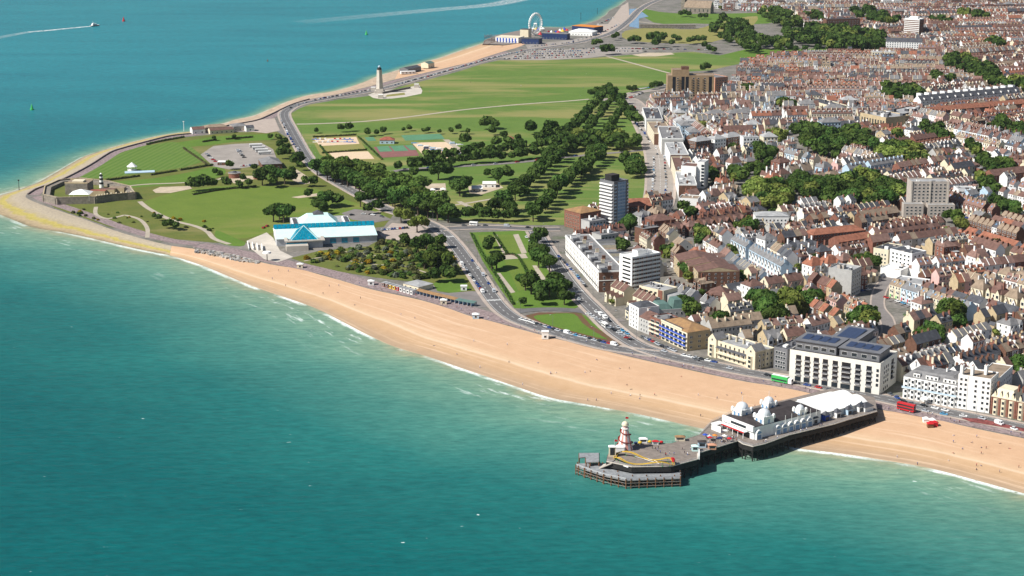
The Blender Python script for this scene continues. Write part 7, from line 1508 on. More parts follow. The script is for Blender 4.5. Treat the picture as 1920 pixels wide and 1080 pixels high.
for k in range(16):
    px, py = 1000 + (k * 29) % 66, 58 + (k * 7) % 12; p = g(px, py); T = Thing('fairground_ride', f"{['white', 'red', 'blue', 'yellow'][k % 4]} fairground ride, {ordn(k // 4)} of its colour behind the far wheel", 'fairground ride', p, 'small rides at the far pier'); b = MB(); b.cyl(p, 3, 3, LZ, LZ + .8, 10, 'metal_grey'); T.part('base', b); b = MB(); b.cyl(p, 3.6, .3, LZ + 3.5, LZ + 6 + k % 3, 8, ['white', 'red', 'blue', 'yellow'][k % 4]); T.part('canopy', b); b = MB(); b.cyl(p, .4, .4, LZ + .8, LZ + 4, 6, 'white'); T.part('mast', b)
wc = g(1004, 66); zc = LZ + 18.5; R_ = 16; wd_ = unit((1, 1.25)); T = Thing('ferris_wheel', 'tall white big wheel standing among the far pier rides', 'ferris wheel', wc)
def wp(a, r, o=0): return (wc[0] + wd_[0] * r * math.cos(a) - wd_[1] * o, wc[1] + wd_[1] * r * math.cos(a) + wd_[0] * o, zc + r * math.sin(a))
b = MB(); N_ = 28
for i in range(N_):
    a0, a1 = 6.283 * i / N_, 6.283 * (i + 1) / N_
    for o_ in (-1.4, 1.4):
        b.tube(wp(a0, R_, o_), wp(a1, R_, o_), .32, 'white'); b.tube(wp(a0, R_ * .84, o_), wp(a1, R_ * .84, o_), .22, 'white')
    b.tube(wp(a0, R_, -1.4), wp(a0, R_, 1.4), .2, 'white'); b.tube(wp(a0, R_ * .84, -1.4), wp(a0, R_, -1.4), .2, 'white')
T.part('rim', b); b = MB()
for i in range(14): a = 6.283 * i / 14; b.tube(wp(a, 1), wp(a, R_), .09, 'white')
T.part('spoke', b, kind='stuff'); b = MB(); b.tube(wp(0, 0, -3), wp(0, 0, 3), 1.0, 'white', 8); T.part('hub', b)
for s in (-1, 1):
    b = MB()
    for o_ in (-3.5, 3.5): q = wp(0, s * 8, o_); b.tube(wp(0, 0, o_ * .7), (q[0], q[1], LZ), .4, 'white')
    T.part('leg', b)
for i in range(N_): a = 6.283 * (i + .5) / N_; c = wp(a, R_ + .6); b = MB(); b.obox((c[0], c[1]), wd_, .9, 1.0, c[2] - 1.2, c[2] + .9, 'white'); T.part('gondola', b)
DKP = gl([(905, 82), (908, 75), (930, 66), (968, 58), (1005, 52), (1010, 60), (1000, 78), (945, 84)], 2.6)
T = Thing('amusement_pier', 'dark piled deck under the far amusement halls', 'pier', g(950, 74, 0), z=0); b = MB(); b.prism(DKP, 1.2, 2.6, 'dark_iron', 'deck'); T.part('deck', b)
for i, (p, h) in enumerate(along(DKP[:6], 14)): b = MB(); b.cyl(p, .4, .4, -1, 1.3, 6, 'dark_iron'); T.part('pile', b)
T = Thing('coaster_frame', 'tangle of dark lattice coaster rails at the left tip of the far pier', 'fairground ride', g(915, 80), z=2.6); b = MB()
for i in range(26): p = g(908 + (i * 13) % 26, 79 - (i * 5) % 7, 2.6); q = g(908 + (i * 7) % 26, 79 - (i * 3) % 7, 2.6); b.tube((*p, 2.6), (*p, 9 + i % 4), .2, 'metal_grey'); b.tube((*p, 8), (*q, 10), .2, 'metal_grey')
T.part('lattice', b, kind='stuff'); b = MB()
P = smooth([g(908, 80, 9), g(918, 76, 9), g(934, 76, 9), g(930, 80, 9), g(916, 82, 9)], 6, True)
for i in range(len(P)): b.tube((*P[i], 9 + 2 * math.sin(i * .4)), (*P[(i + 1) % len(P)], 9 + 2 * math.sin((i + 1) * .4)), .3, 'rust')
T.part('rail', b)
hut('beach_building', 'dark barrel roofed boat store on the sand beyond the memorial', 'shed', 765, 137, 32, 14, 5, 'metal_grey', 'roof_slate', 'gable', unit(v2(g(765, 137), g(800, 130)))); hut('beach_building', 'turquoise roofed shed at the end of the boat store', 'shed', 803, 128, 16, 12, 6, 'cream', 'roof_green', 'gable', unit(v2(g(803, 128), g(822, 124)))); hut('beach_building', 'long white low pavilion on the sand beside the boat store', 'shed', 752, 139, 20, 6, 3, 'white', 'white', 'flat', unit(v2(g(752, 139), g(780, 138))))
hut('fort_wall', 'long dark fort wall beside the moat', 'wall', 1200, 53, 92, 5, 6, 'dark_stone', 'stone', 'flat', unit(v2(g(1200, 53), g(1300, 54))))
# ------------------------------------------------------------------ shrubs, hedges, vehicles, people, boats, lamps
def leaf_box(seed, P, w, h, n, m):
    r = np.random.default_rng(seed); L_ = [0]
    for a, b in zip(P, P[1:]): L_.append(L_[-1] + dist(a, b))
    V = []; n = int(n * L_[-1])
    pts = resample(P, max(2, n)); 
    for p in pts:
        d = r.normal(size=3); d /= np.linalg.norm(d); c = np.array([p[0] + r.uniform(-w, w) / 2, p[1] + r.uniform(-w, w) / 2, LZ + .15 + h * np.sqrt(r.random())]); t = np.cross(d, r.normal(size=3)); t /= np.linalg.norm(t); b = np.cross(d, t); s = .38 * r.uniform(.6, 1.3); V += [c - t * s - b * s, c + t * s - b * s, c + t * s + b * s, c - t * s + b * s]
    V = np.array(V); me = bpy.data.meshes.new('foliage'); k = len(V) // 4
    me.from_pydata(V.tolist(), [], np.arange(4 * k).reshape(k, 4).tolist()); me.attributes.new('tone', 'FLOAT', 'FACE').data.foreach_set('value', r.random(k)); me.materials.append(M[m]); return me
for i, (px, lab) in enumerate((([(200, 339), (225, 336), (262, 331)], 'dark clipped hedge at the left foot of the striped lawn'), ([(283, 329), (332, 321)], 'dark clipped hedge at the middle foot of the striped lawn'), ([(338, 320), (400, 310)], 'dark clipped hedge at the right foot of the striped lawn'), ([(424, 262), (474, 258)], 'dark hedge along the top of the seaside car park'), ([(380, 267), (406, 263)], 'short dark hedge left of the car park entrance'), ([(275, 272), (300, 266), (345, 258)], 'dark hedge behind the striped lawn by the sea'), ([(344, 279), (392, 312)], 'brownish hedge down the right side of the striped lawn'), ([(600, 274), (622, 303)], 'thin dark hedge left of the sand court'), ([(672, 258), (706, 290), (716, 300)], 'dark hedge right of the sand court'), ([(587, 258), (668, 254)], 'dark fence hedge behind the mini golf'), ([(604, 288), (688, 282)], 'purple brown hedge above the sand court'), ([(362, 366), (420, 356), (480, 351)], 'long dark hedge at the top of the big field'), ([(945, 478), (972, 484), (1000, 540)], 'dark flower border down the middle of the rose garden'), ([(926, 440), (950, 476)], 'narrow dark border in the upper rose garden'), ([(884, 440), (904, 478), (938, 530), (962, 572)], 'hedge along the left side of the rose garden'))):
    P = smooth(gl(px), 4); T = Thing('hedge', lab, 'hedge', P[0], 'hedges on the common'); me = leaf_box(i, P, 1.6, 1.7, 9, 'leaf_dark' if i != 6 else 'leaf_olive'); o = bpy.data.objects.new('foliage', me); C.objects.link(o); o.parent = T.o; o.location = (-P[0][0], -P[0][1], -LZ)
    b = MB()
    for a, c in zip(P, P[1:]): b.obox(lerp(a, c, .5), unit(v2(a, c)), dist(a, c) / 2, .5, LZ, LZ + 1.2, 'bark')
    T.part('trunk', b)
SH = {m: [crown_mesh(900 + i, 130, 4, m, .75, .26, 'foliage') for i in range(3)] for m in ('leaf_dark', 'leaf_mid', 'leaf_olive', 'leaf_yellow', 'leaf_grey', 'leaf_pale')}
rs = random.Random(31); SN = {'leaf_dark': 'dark green', 'leaf_mid': 'mid green', 'leaf_olive': 'olive', 'leaf_yellow': 'yellow flowering', 'leaf_grey': 'grey green', 'leaf_pale': 'pale green'}
RG = [(560, 490), (600, 474), (650, 466), (690, 464), (722, 450), (780, 446), (830, 455), (862, 498), (860, 520), (812, 524), (806, 530), (740, 520), (690, 514), (640, 505), (590, 494)]
spots = []
while len(spots) < 290:
    q = (rs.uniform(560, 862), rs.uniform(444, 530))
    if inpoly(q, RG): spots.append((*q, 'rock garden'))
for k in range(34): spots.append((rs.uniform(130, 400), 0, 'castle heath'))
sp2 = []
for q in spots:
    if q[2] == 'castle heath':
        px = q[0]; py = rs.uniform(392 + max(0, (px - 250) * .18), 402 + (px - 100) * .14); sp2.append((px, py, q[2]))
    else: sp2.append(q)
sp2.sort(); cn = {}
for px, py, wh in sp2:
    m = rs.choices(list(SH), (.28, .22, .2, .09, .12, .09) if wh == 'rock garden' else (.3, .1, .3, .2, .05, .05))[0]; p = g(px, py); i = cn[wh, m] = cn.get((wh, m), -1) + 1
    o = bpy.data.objects.new('shrub', None); C.objects.link(o); o.location = (*p, LZ); s = rs.uniform(1.5, 3.9) if wh == 'rock garden' else rs.uniform(1.0, 2.4); o.scale = (s, s, s * rs.uniform(.7, 1)); o.rotation_euler = (0, 0, rs.uniform(0, 6)); tag(o, f"{SN[m]} shrub, {ordn(i)} of its tone from left in the {wh}", 'shrub', f'shrubs of the {wh}')
    c = bpy.data.objects.new('foliage', rs.choice(SH[m])); C.objects.link(c); c.parent = o; c.location = (0, 0, .5)
for q in ([(570, 490), (610, 482), (660, 490), (700, 496), (760, 500), (812, 516)], [(640, 472), (690, 476), (730, 486), (780, 484), (830, 476)], [(690, 476), (680, 488), (700, 496)]): ribbon('garden_path', smooth(gl(q), 5), -.9, .9, .13, 'path')

# sea wall and rock armour
mb = MB(); P = smooth(gl([(52, 365), (67, 355.5), (90, 347.5), (119, 336.5), (167, 311.5), (205, 287.5), (230, 278.5), (278, 265.5), (319, 255.5), (361, 250.5), (400, 241.5), (437, 234.5), (480, 226.5), (505, 216.5), (545, 197.5), (580, 186.5)]), 4)
T = Thing('sea_wall', 'low dark sea wall curving round the far side of the castle point', 'wall', P[0])
for a, c in zip(P, P[1:]): mb.obox(lerp(a, c, .5), unit(v2(a, c)), dist(a, c) / 2 + .05, .5, LZ - .5, LZ + 1.3, 'dark_stone', 'promenade')
T.part('wall', mb)
mb = MB(); rr_ = random.Random(3); L0, L1 = gl([(364, 464), (410, 472), (450, 481), (486, 490)]), gl([(368, 472), (410, 480), (450, 489), (484, 494)]); L0, L1 = resample(L0, 120), resample(L1, 120)
for i in range(420): k = rr_.randrange(120); p = lerp(L0[k], L1[k], rr_.random()); s = rr_.uniform(.5, 1.2); a = rr_.uniform(0, 3); mb.obox(p, (math.cos(a), math.sin(a)), s, s * .7, 1.6, 2.6 + s * .8, rr_.choice(['concrete', 'roof_grey', 'stone', 'grey_render']))
o = mb.build('rock_armour'); o['kind'] = 'stuff'
# ---- cars
CC = {'white': 'car_white', 'silver': 'silver', 'black': 'car_black', 'blue': 'car_blue', 'red': 'car_red', 'grey': 'car_grey', 'sky blue': 'car_sky'}
def carkit(m, van=False):
    L_, W2 = (4.3, .88) if not van else (5.2, 1.0)
    body = MB(); cab = MB()
    if van: sec = [(-2.6, .35), (-2.6, 2.2), (-2.5, 2.3), (1.3, 2.3), (2.0, 1.35), (2.6, 1.15), (2.6, .35)]
    else: sec = [(-2.15, .35), (-2.15, .85), (-1.9, .98), (-1.2, 1.0), (.8, .98), (1.9, .82), (2.15, .65), (2.15, .35)]
    n = len(sec)
    for s in (-1, 1): body.poly([(x, s * W2, z) for x, z in (sec if s < 0 else sec[::-1])][::-1], m)
    for i in range(n): a, c = sec[i], sec[(i + 1) % n]; body.poly([(a[0], -W2, a[1]), (a[0], W2, a[1]), (c[0], W2, c[1]), (c[0], -W2, c[1])], m)
    if van:
        cab.poly([(1.36, -.85, 2.2), (1.98, -.9, 1.42), (1.98, .9, 1.42), (1.36, .85, 2.2)], 'glass')
        for s in (-1, 1): cab.poly([(.5, s * 1.01, 1.4), (1.7, s * 1.01, 1.4), (1.25, s * 1.01, 2.1), (.5, s * 1.01, 2.1)][::s], 'glass')
    else:
        lo = [(-1.75, .8), (1.05, .8)]; z0, z1 = .97, 1.45; A = [(-1.8, -.8, z0), (1.05, -.8, z0), (1.05, .8, z0), (-1.8, .8, z0)]; B_ = [(-1.3, -.64, z1), (.3, -.64, z1), (.3, .64, z1), (-1.3, .64, z1)]
        for i in range(4): j = (i + 1) % 4; cab.poly([A[i], A[j], B_[j], B_[i]], 'glass')
        body.poly([(-1.32, -.66, z1 + .02), (.32, -.66, z1 + .02), (.32, .66, z1 + .02), (-1.32, .66, z1 + .02)], m)
    wh = MB(); wh.cyl((0, 0), .33, .33, -.1, .1, 10, 'tyre'); wh.cyl((0, 0), .18, .18, -.115, -.1, 8, 'silver')
    return body, cab, wh, (1.35 if not van else 1.7), W2
CK = {c: [x if not isinstance(x, MB) else x for x in carkit(m)] for c, m in CC.items()}; VK = {c: carkit(CC[c], True) for c in ('white', 'silver', 'blue')}
rv = random.Random(44); CARS = []
def cline(where, px, n, ang=None, van=.08, jit=.4, z=0.16, cols=None):
    P = resample(gl(px), n) if n > 1 else gl(px)
    for i, p in enumerate(P):
        if n > 1: a = P[min(i + 1, n - 1)]; b = P[max(i - 1, 0)]; h = math.atan2(a[1] - b[1], a[0] - b[0])
        else: h = 0
        CARS.append((p[0] + rv.uniform(-jit, jit), p[1] + rv.uniform(-jit, jit), h + (math.radians(ang) if ang is not None else 0) + rv.uniform(-.05, .05), rv.choice(cols) if cols else rv.choices(list(CC), (.26, .2, .17, .12, .09, .13, .03))[0], rv.random() < van, where, LZ + z))
def crow(where, a, b, n, ang=80, van=.06, skip=.12):
    for i in range(n):
        if rv.random() < skip: continue
        cline(where, [lerp(a, b, i / max(1, n - 1))], 1, None, van, .3); x, y, h, *r_ = CARS[-1]; pa, pb = g(*a), g(*b); CARS[-1] = (x, y, math.atan2(pb[1] - pa[1], pb[0] - pa[0]) + math.radians(ang) + rv.uniform(-.04, .04), *r_)
cline('the left kerb of the esplanade', [(866, 497), (884, 520), (905, 549)], 11, van=.4); cline('the right kerb of the esplanade', [(886, 490), (896, 505), (912, 527), (926, 548)], 5)
cline('the kerb under the long white terrace', [(1048, 482), (1072, 508), (1098, 537)], 14, cols=['black', 'blue', 'grey', 'black', 'sky blue', 'silver'])
cline('the rose garden kerb', [(988, 446), (1002, 462), (1016, 478)], 5); cline('the lower rose garden kerb', [(1048, 520), (1066, 540), (1086, 562)], 5, van=.4)
crow('the right side of the triangle lawn', (1104, 590), (1182, 638), 16, 60, .15, .05); crow('the left kerb of the triangle road', (1118, 586), (1176, 627), 8, 0, .1, .3)
cline('the beach side kerb below the triangle', [(978, 600), (1010, 610), (1060, 625), (1110, 638), (1152, 648)], 22, van=.1)
cline('the kerb before the blue balcony flats', [(1206, 634), (1236, 648), (1264, 659)], 10); cline('the kerb before the cream hotel', [(1284, 668), (1310, 674), (1338, 680)], 6)
cline('the open seafront road', [(1246, 660), (1354, 690), (1368, 692), (1440, 705)], 4); cline('the kerb before the penthouse block', [(1492, 721), (1512, 723), (1545, 730), (1600, 740)], 6, van=.5)
cline('the bayed hotel forecourt', [(1670, 741), (1700, 757), (1740, 764), (1772, 771)], 7); cline('the seafront road at right', [(1735, 772), (1785, 781), (1822, 782), (1858, 790), (1900, 806)], 6, van=.2, cols=['silver', 'sky blue', 'white', 'black', 'white'])
cline('the left bays of the parade, upper', [(1184, 222), (1204, 246), (1219, 266)], 14); cline('the left bays of the parade, lower', [(1226, 296), (1226, 330), (1222, 362)], 14); cline('the right bays of the parade, lower', [(1246, 296), (1248, 330), (1248, 364)], 13); cline('the right bays of the parade, upper', [(1204, 214), (1222, 240), (1238, 268)], 12); cline('the centre of the parade', [(1226, 268), (1232, 290)], 3)
cline('the vans beside the turning road', [(528, 228), (540, 254), (556, 278), (570, 296)], 16, van=.6); cline('the bend by the common corner', [(545, 203), (575, 192), (610, 184)], 5)
crow('the middle of the coach park', (446, 282), (458, 296), 5, 90, .3, 0); crow('the left of the coach park', (388, 290), (404, 304), 5, 60, .1, .1); crow('the foot of the coach park', (452, 312), (482, 310), 8, 80, .1, .1)
cline('the shore road beyond the memorial', [(740, 160), (800, 145), (860, 127), (915, 111), (958, 100)], 42); cline('the shore road before the memorial', [(600, 186), (650, 177), (700, 168)], 14)
for k in range(5): crow(f'row {ordn(k)} of the far car park', (946 + k * 8, 111 - k * 4), (1090 + k * 12, 107 - k * 4), 34, 62, .05, .18)
for k in range(2): crow(f'the {ordn(k)} strip of the far right car park', (1108, 96 - k * 5), (1210, 97 - k * 5), 22, 62, .05, .2)
crow('the far pier car park', (995, 88), (1075, 80), 20, 50, .1, .2); cline('the road right of the far pier', [(1075, 78), (1120, 66), (1160, 46)], 16)
crow('the quay at the top', (1122, 46), (1150, 34), 10, 50, .1, .2); crow('the northern parade bays', (1186, 170), (1246, 160), 17, 60, .1, .1); crow('the northern parade kerb', (1182, 184), (1204, 175), 8, 60, .1, .1)
cline('the drive beneath the trees', [(760, 318), (850, 313), (960, 306), (1080, 293)], 9); crow('the leisure centre car park', (716, 432), (764, 428), 11, 70, .1, .1); cline('the leisure centre drive', [(660, 404), (690, 402), (716, 407)], 4)
crow('the fenced gravel yard', (764, 352), (800, 348), 5, 40, .4, .1); cline('the link road', [(870, 424), (930, 424), (990, 428)], 4, van=.5); cline('the corner by the leisure centre lawn', [(494, 428), (500, 425)], 2); crow('the road by the moat fields', (1180, 92), (1330, 94), 24, 10, .1, .3)
city = [(x, y, h, rv.choices(list(CC), (.26, .2, .17, .12, .09, .13, .03))[0], False, None, LZ + .05) for x, y, h in CARSPOTS]
szc = lambda c: (to_px(c[0], c[1])[1] + 310) if -5 < to_px(c[0], c[1])[0] < 1925 else 0
CARS.sort(key=lambda c: -szc(c)); city.sort(key=lambda c: -szc(c))
indc = CARS[:250]; more = city[:max(0, 295 - len(indc))]; restc = CARS[250:] + city[len(more):]
def place_car(c, label, group, grp_parts=True):
    x, y, h, col, van, wh, z = c; nm = 'van' if van and col in VK else 'car'; kit = VK[col] if nm == 'van' else CK[col]
    o = bpy.data.objects.new('parked_' + nm, None); C.objects.link(o); o.location = (x, y, z); o.rotation_euler = (0, 0, h); tag(o, label, nm, group)
    for pn, b in (('body', kit[0]), ('window', kit[1])):
        k = ('car', nm, col, pn)
        if k not in _cache: _cache[k] = b.mesh(pn)
        q = bpy.data.objects.new(pn, _cache[k]); C.objects.link(q); q.parent = o
    for sx_ in (-1, 1):
        for sy_ in (-1, 1):
            if ('wheel',) not in _cache: _cache[('wheel',)] = kit[2].mesh('wheel')
            q = bpy.data.objects.new('wheel', _cache[('wheel',)]); C.objects.link(q); q.parent = o; q.location = (sx_ * kit[3], sy_ * (kit[4] - .05), .33); q.rotation_euler = (math.pi / 2 * sy_, 0, 0)
bw = {}
for c in indc: bw.setdefault((c[5], c[3], c[4] and c[3] in VK), []).append(c)
for (wh, col, van), L_ in bw.items():
    L_.sort(key=lambda c: to_px(c[0], c[1])[0]); nm = 'van' if van else 'car'
    for i, c in enumerate(L_): place_car(c, f"{col} {nm}, {ordn(i)} {col} {nm} from left, {wh}" if len(L_) > 1 else f'only {col} {nm} standing along {wh}', 'cars parked by the sea and common')
bl = {}
for c in more: l = min(LM, key=lambda k: dist(LM[k], c[:2])); bl.setdefault((l, c[3]), []).append(c)
for (l, col), L_ in bl.items():
    L_.sort(key=lambda c: dist(LM[l], c[:2]))
    for i, c in enumerate(L_): place_car(c, f"{col} car in a town street, {ordn(i)} {col} car from the {lmname(l)}", 'cars parked in the town')
def whole(kit):
    b = MB(); b.add(kit[0]); b.add(kit[1])
    for sx_ in (-1, 1):
        for sy_ in (-1, 1): b.box(sx_ * kit[3] - .3, sx_ * kit[3] + .3, sy_ * kit[4] - .1, sy_ * kit[4] + .02, 0, .6, 'tyre')
    return b
WC = {c: whole(k) for c, k in CK.items()}
restc = [c for c in restc if -10 < to_px(c[0], c[1])[0] < 1935 and to_px(c[0], c[1])[1] > -12]
merge('distant_cars', [(WC[c[3]], Matrix.Translation((c[0], c[1], c[6])) @ Matrix.Rotation(c[2], 4, 'Z')) for c in restc], sorted({m for b in WC.values() for m in b.m}))
# ---- big vehicles
def wheels(T, F, xs_, w, r=.5):
    for x in xs_:
        for s in (-1, 1):
            o = bpy.data.objects.new('wheel', _cache[('wheel',)]); C.objects.link(o); o.parent = T.T.o; o.matrix_local = Matrix.Translation((x, s * w + (w), r)) @ Matrix.Rotation(math.pi / 2 * s, 4, 'X') @ Matrix.Scale(r / .33, 4)
def coach(name, lab, cat, a, b_, L_, W2, h, m, deck2=False):
    A = g(*a); u = unit(v2(A, g(*b_))); B = (A[0] + u[0] * L_, A[1] + u[1] * L_); K = Block(name, lab, cat, A, B, W2, reserve=False, z=LZ + .16)
    b = MB(); b.box(0, L_, 0, W2, .45, h, m); K.part('body', b)
    for z in ([1.3] if not deck2 else [1.3, 2.9]):
        b = MB(); b.box(.3, L_ - .4, -.03, 0, z, z + .9, 'glass'); b.box(.3, L_ - .4, W2, W2 + .03, z, z + .9, 'glass'); b.box(L_, L_ + .03, .2, W2 - .2, z - .1, z + 1.0, 'glass'); b.box(-.03, 0, .3, W2 - .3, z, z + .9, 'glass'); K.part('window', b)
    wheels(K, None, (1.8, L_ - 2.2), W2 / 2, .5); return K
coach('double_decker_bus', 'red double decker bus near the pier gate on the seafront road', 'bus', (1681, 768), (1702, 773), 10.5, 2.55, 4.4, 'red', True)
for k in range(4): coach('coach', f"{['first', 'second', 'third', 'lowest'][k]} of four parked white coaches in the seaside car park", 'coach', (468 + k * 5.5, 277 + k * 4.6), (494 + k * 5.5, 276 + k * 4.6), 13, 2.6, 3.6, 'white')
coach('bus', 'long red bus on the wide parade below the pale terraces', 'bus', (1186, 206), (1196, 218), 11, 2.5, 4.3, 'red', True)
K = coach('lorry', 'articulated lorry with bright green trailer before the penthouse block', 'lorry', (1446, 715), (1480, 722), 10.5, 2.6, 4.1, 'green'); b = MB(); b.box(0, 10.5, 0, 2.6, 4.1, 4.16, 'white'); b.box(10.9, 13.2, 0.05, 2.55, .5, 3.4, 'white'); b.box(13.2, 13.24, .2, 2.4, 1.8, 3.0, 'glass'); K.part('cab', b)
for k, (px, py, L_) in enumerate(((880, 423, 7), (1128, 612, 6), (784, 345, 6))): coach('camper', ['white lorry on the link road above the gardens', 'white camper beside the triangle lawn', 'white truck in the gravel yard under trees'][k], 'truck', (px, py), (px + 12, py + (1 if k != 1 else 8)), L_, 2.3, 3.2, 'white')
# ---- people
def person_mesh(pose, top, leg):
    J = {'stand': [(0, 0, .95), (0, 0, 1.2), (0, .0, 1.45), (0, .02, 1.58), (0, .03, 1.7), (.1, 0, .5), (.1, .03, .05), (-.1, 0, .5), (-.1, .05, .05), (.2, 0, 1.4), (.27, .05, 1.12), (.27, .15, .9), (-.2, 0, 1.4), (-.27, .05, 1.12), (-.25, .12, .9)],
         'walk': [(0, 0, .95), (0, .02, 1.2), (0, .04, 1.45), (0, .06, 1.58), (0, .08, 1.7), (.1, .18, .52), (.1, .32, .06), (-.1, -.1, .5), (-.1, -.38, .1), (.2, .03, 1.4), (.26, -.12, 1.12), (.25, -.1, .9), (-.2, .03, 1.4), (-.26, .15, 1.14), (-.22, .3, .95)],
         'sit': [(0, 0, .14), (0, -.08, .4), (0, -.12, .66), (0, -.1, .8), (0, -.08, .92), (.12, .42, .4), (.12, .75, .06), (-.12, .42, .38), (-.12, .78, .06), (.2, -.12, .62), (.27, -.2, .34), (.25, -.3, .06), (-.2, -.12, .62), (-.26, .05, .4), (-.18, .3, .4)],
         'lie': [(0, 0, .14), (0, -.26, .15), (0, -.5, .16), (0, -.64, .17), (0, -.76, .18), (.1, .44, .16), (.1, .86, .09), (-.1, .44, .14), (-.12, .88, .09), (.2, -.46, .13), (.34, -.2, .1), (.36, .05, .08), (-.2, -.46, .13), (-.32, -.22, .1), (-.34, .02, .08)]}[pose]
    E = [(0, 1), (1, 2), (2, 3), (3, 4), (0, 5), (5, 6), (0, 7), (7, 8), (2, 9), (9, 10), (10, 11), (2, 12), (12, 13), (13, 14)]
    rad = [.17, .16, .17, .07, .115, .09, .055, .09, .055, .07, .055, .04, .07, .055, .04]
    me = bpy.data.meshes.new('p'); me.from_pydata(J, E, []); o = bpy.data.objects.new('p', me); C.objects.link(o); sk = o.modifiers.new('s', 'SKIN'); 
    for i, r in enumerate(rad): me.skin_vertices[0].data[i].radius = (r, r * .8 if i < 3 else r)
    me.skin_vertices[0].data[0].use_root = True; o.modifiers.new('b', 'SUBSURF').levels = 1
    dg = bpy.context.evaluated_depsgraph_get(); out = bpy.data.meshes.new_from_object(o.evaluated_get(dg)); bpy.data.objects.remove(o); out.name = 'person'
    for m in ('skin', top, leg, 'bark'): out.materials.append(M[m])
    hd, hip, kn = Vector(J[4]), Vector(J[0]), [Vector(J[5]), Vector(J[7])]
    for p in out.polygons:
        c = p.center; dh = (c - hd).length; arm = min((c - Vector(J[k])).length for k in (11, 14, 10, 13)) < .16
        dl = min((c - k).length for k in kn); dt = min((c - Vector(J[k])).length for k in (1, 2))
        p.material_index = (3 if (c - hd).dot(Vector(J[4]) - Vector(J[3])) > .01 else 0) if dh < .17 else 0 if arm else 1 if dt < .3 else 2 if dl < .5 else 0
    return out
PP = {(ps, t): person_mesh(ps, t, l) for ps in ('stand', 'walk', 'sit', 'lie') for t, l in (('cloth_dark', 'cloth_dark'), ('cloth_red', 'cloth_dark'), ('cloth_blue', 'cloth_dark'), ('cloth_white', 'cloth_blue'))}
rp = random.Random(8); PN = {'cloth_dark': 'dark', 'cloth_red': 'red', 'cloth_blue': 'blue', 'cloth_white': 'white'}; VB = {'stand': 'standing', 'walk': 'walking', 'sit': 'sitting', 'lie': 'lying'}
ppl = {}
def people(where, L_, z=None, poses=('stand', 'walk', 'sit', 'lie')):
    for px, py in L_: ppl.setdefault(where, []).append((px, py, z, rp.choice(poses), rp.choice(list(PN))))
BI, BO = smooth(IN_S, 4), smooth(WA_S, 4)
BI, BO = resample(BI, 200), resample(BO, 200)
def beach_pt(s, t): i = min(199, int(s * 199)); return lerp(BI[i], BO[i], t)
people('the beach left of the pier', [beach_pt(rp.uniform(.26, .9), rp.uniform(.15, .8)) for _ in range(60)], 'b'); people('the beach right of the pier', [beach_pt(rp.uniform(.04, .17), rp.uniform(.12, .9)) for _ in range(26)], 'b')
people('the wet sand', [(1102, 752), (1118, 752), (1682, 858), (1720, 872), (1874, 886), (980, 722), (900, 690)], 'b', ('walk', 'stand'))
people('the promenade', [lerp(BI[i], (BI[i][0] + 4, BI[i][1] - 7), rp.uniform(.2, 1)) for i in [rp.randint(8, 165) for _ in range(60)]], None, ('stand', 'walk'))
people('the pier head', [(1222 + rp.uniform(0, 80), 840 + rp.uniform(0, 16)) for _ in range(14)], DZ, ('stand', 'walk')); people('the pavilion terrace', [(1322 + rp.uniform(0, 60), 818 + rp.uniform(0, 14)) for _ in range(34)], DZ, ('stand', 'walk')); people('the pier side walk', [lerp((1420, 833), (1560, 793), rp.random()) for _ in range(10)], DZ, ('walk',))
people('the open common', [(rp.uniform(700, 1150), rp.uniform(135, 180)) for _ in range(18)], None, ('stand', 'sit'))
for wh, L_ in ppl.items():
    sub = {}
    for q in L_: sub.setdefault((q[3], q[4]), []).append(q)
    for (ps, cl), S_ in sub.items():
        S_.sort()
        for i, (px, py, z, _, _) in enumerate(S_):
            o = bpy.data.objects.new('person', PP[ps, cl]); C.objects.link(o)
            if z == 'b':
                # height of the sloping sand here
                best = min(range(200), key=lambda k: dist(lerp(BI[k], BO[k], .5), (px, py)) + 0); zz = 1.5
                for _ in range(4):
                    k = min(range(0, 200, 1), key=lambda k: abs((px - BI[k][0]) * (BO[k][1] - BI[k][1]) - (py - BI[k][1]) * (BO[k][0] - BI[k][0])) / max(1e-6, dist(BI[k], BO[k])))
                    t = max(0, min(1, ((px - BI[k][0]) * (BO[k][0] - BI[k][0]) + (py - BI[k][1]) * (BO[k][1] - BI[k][1])) / dist(BI[k], BO[k]) ** 2)); zz = LZ - .02 + (.05 - LZ + .02) * t
                p = g(px, py, zz); o.location = (*p, zz)
            else: zz = z if z else LZ + .15; o.location = (*g(px, py, zz), zz - (.02 if z else .08))
            o.rotation_euler = (0, 0, rp.uniform(0, 6.28)); tag(o, f"person in {PN[cl]} clothes {VB[ps]} on {wh}" + (f", {ordn(i)} such from left" if len(S_) > 1 else ', alone so dressed'), 'person', f'people on {wh}')
for k, (px, py) in enumerate(((1748, 792), (1752, 797), (1736, 790), (1744, 799))):       # stand on the sand right of the pier
    p = g(px, py); t = Thing('beach_stall', ['red and white striped', 'small red', 'white', 'low dark red'][k] + ' stall roof on the sand edge right of the pier', 'stall', p, z=2.6); b = MB(); b.box(p[0] - 1.6, p[0] + 1.6, p[1] - 1.4, p[1] + 1.4, 2.4, 4.6, ['red', 'red', 'white', 'rust'][k]); t.part('wall', b); b = MB(); b.hip(p[0] - 1.6, p[0] + 1.6, p[1] - 1.4, p[1] + 1.4, 4.62, 5.8, ['white', 'red', 'white', 'red'][k], .3); t.part('roof', b)
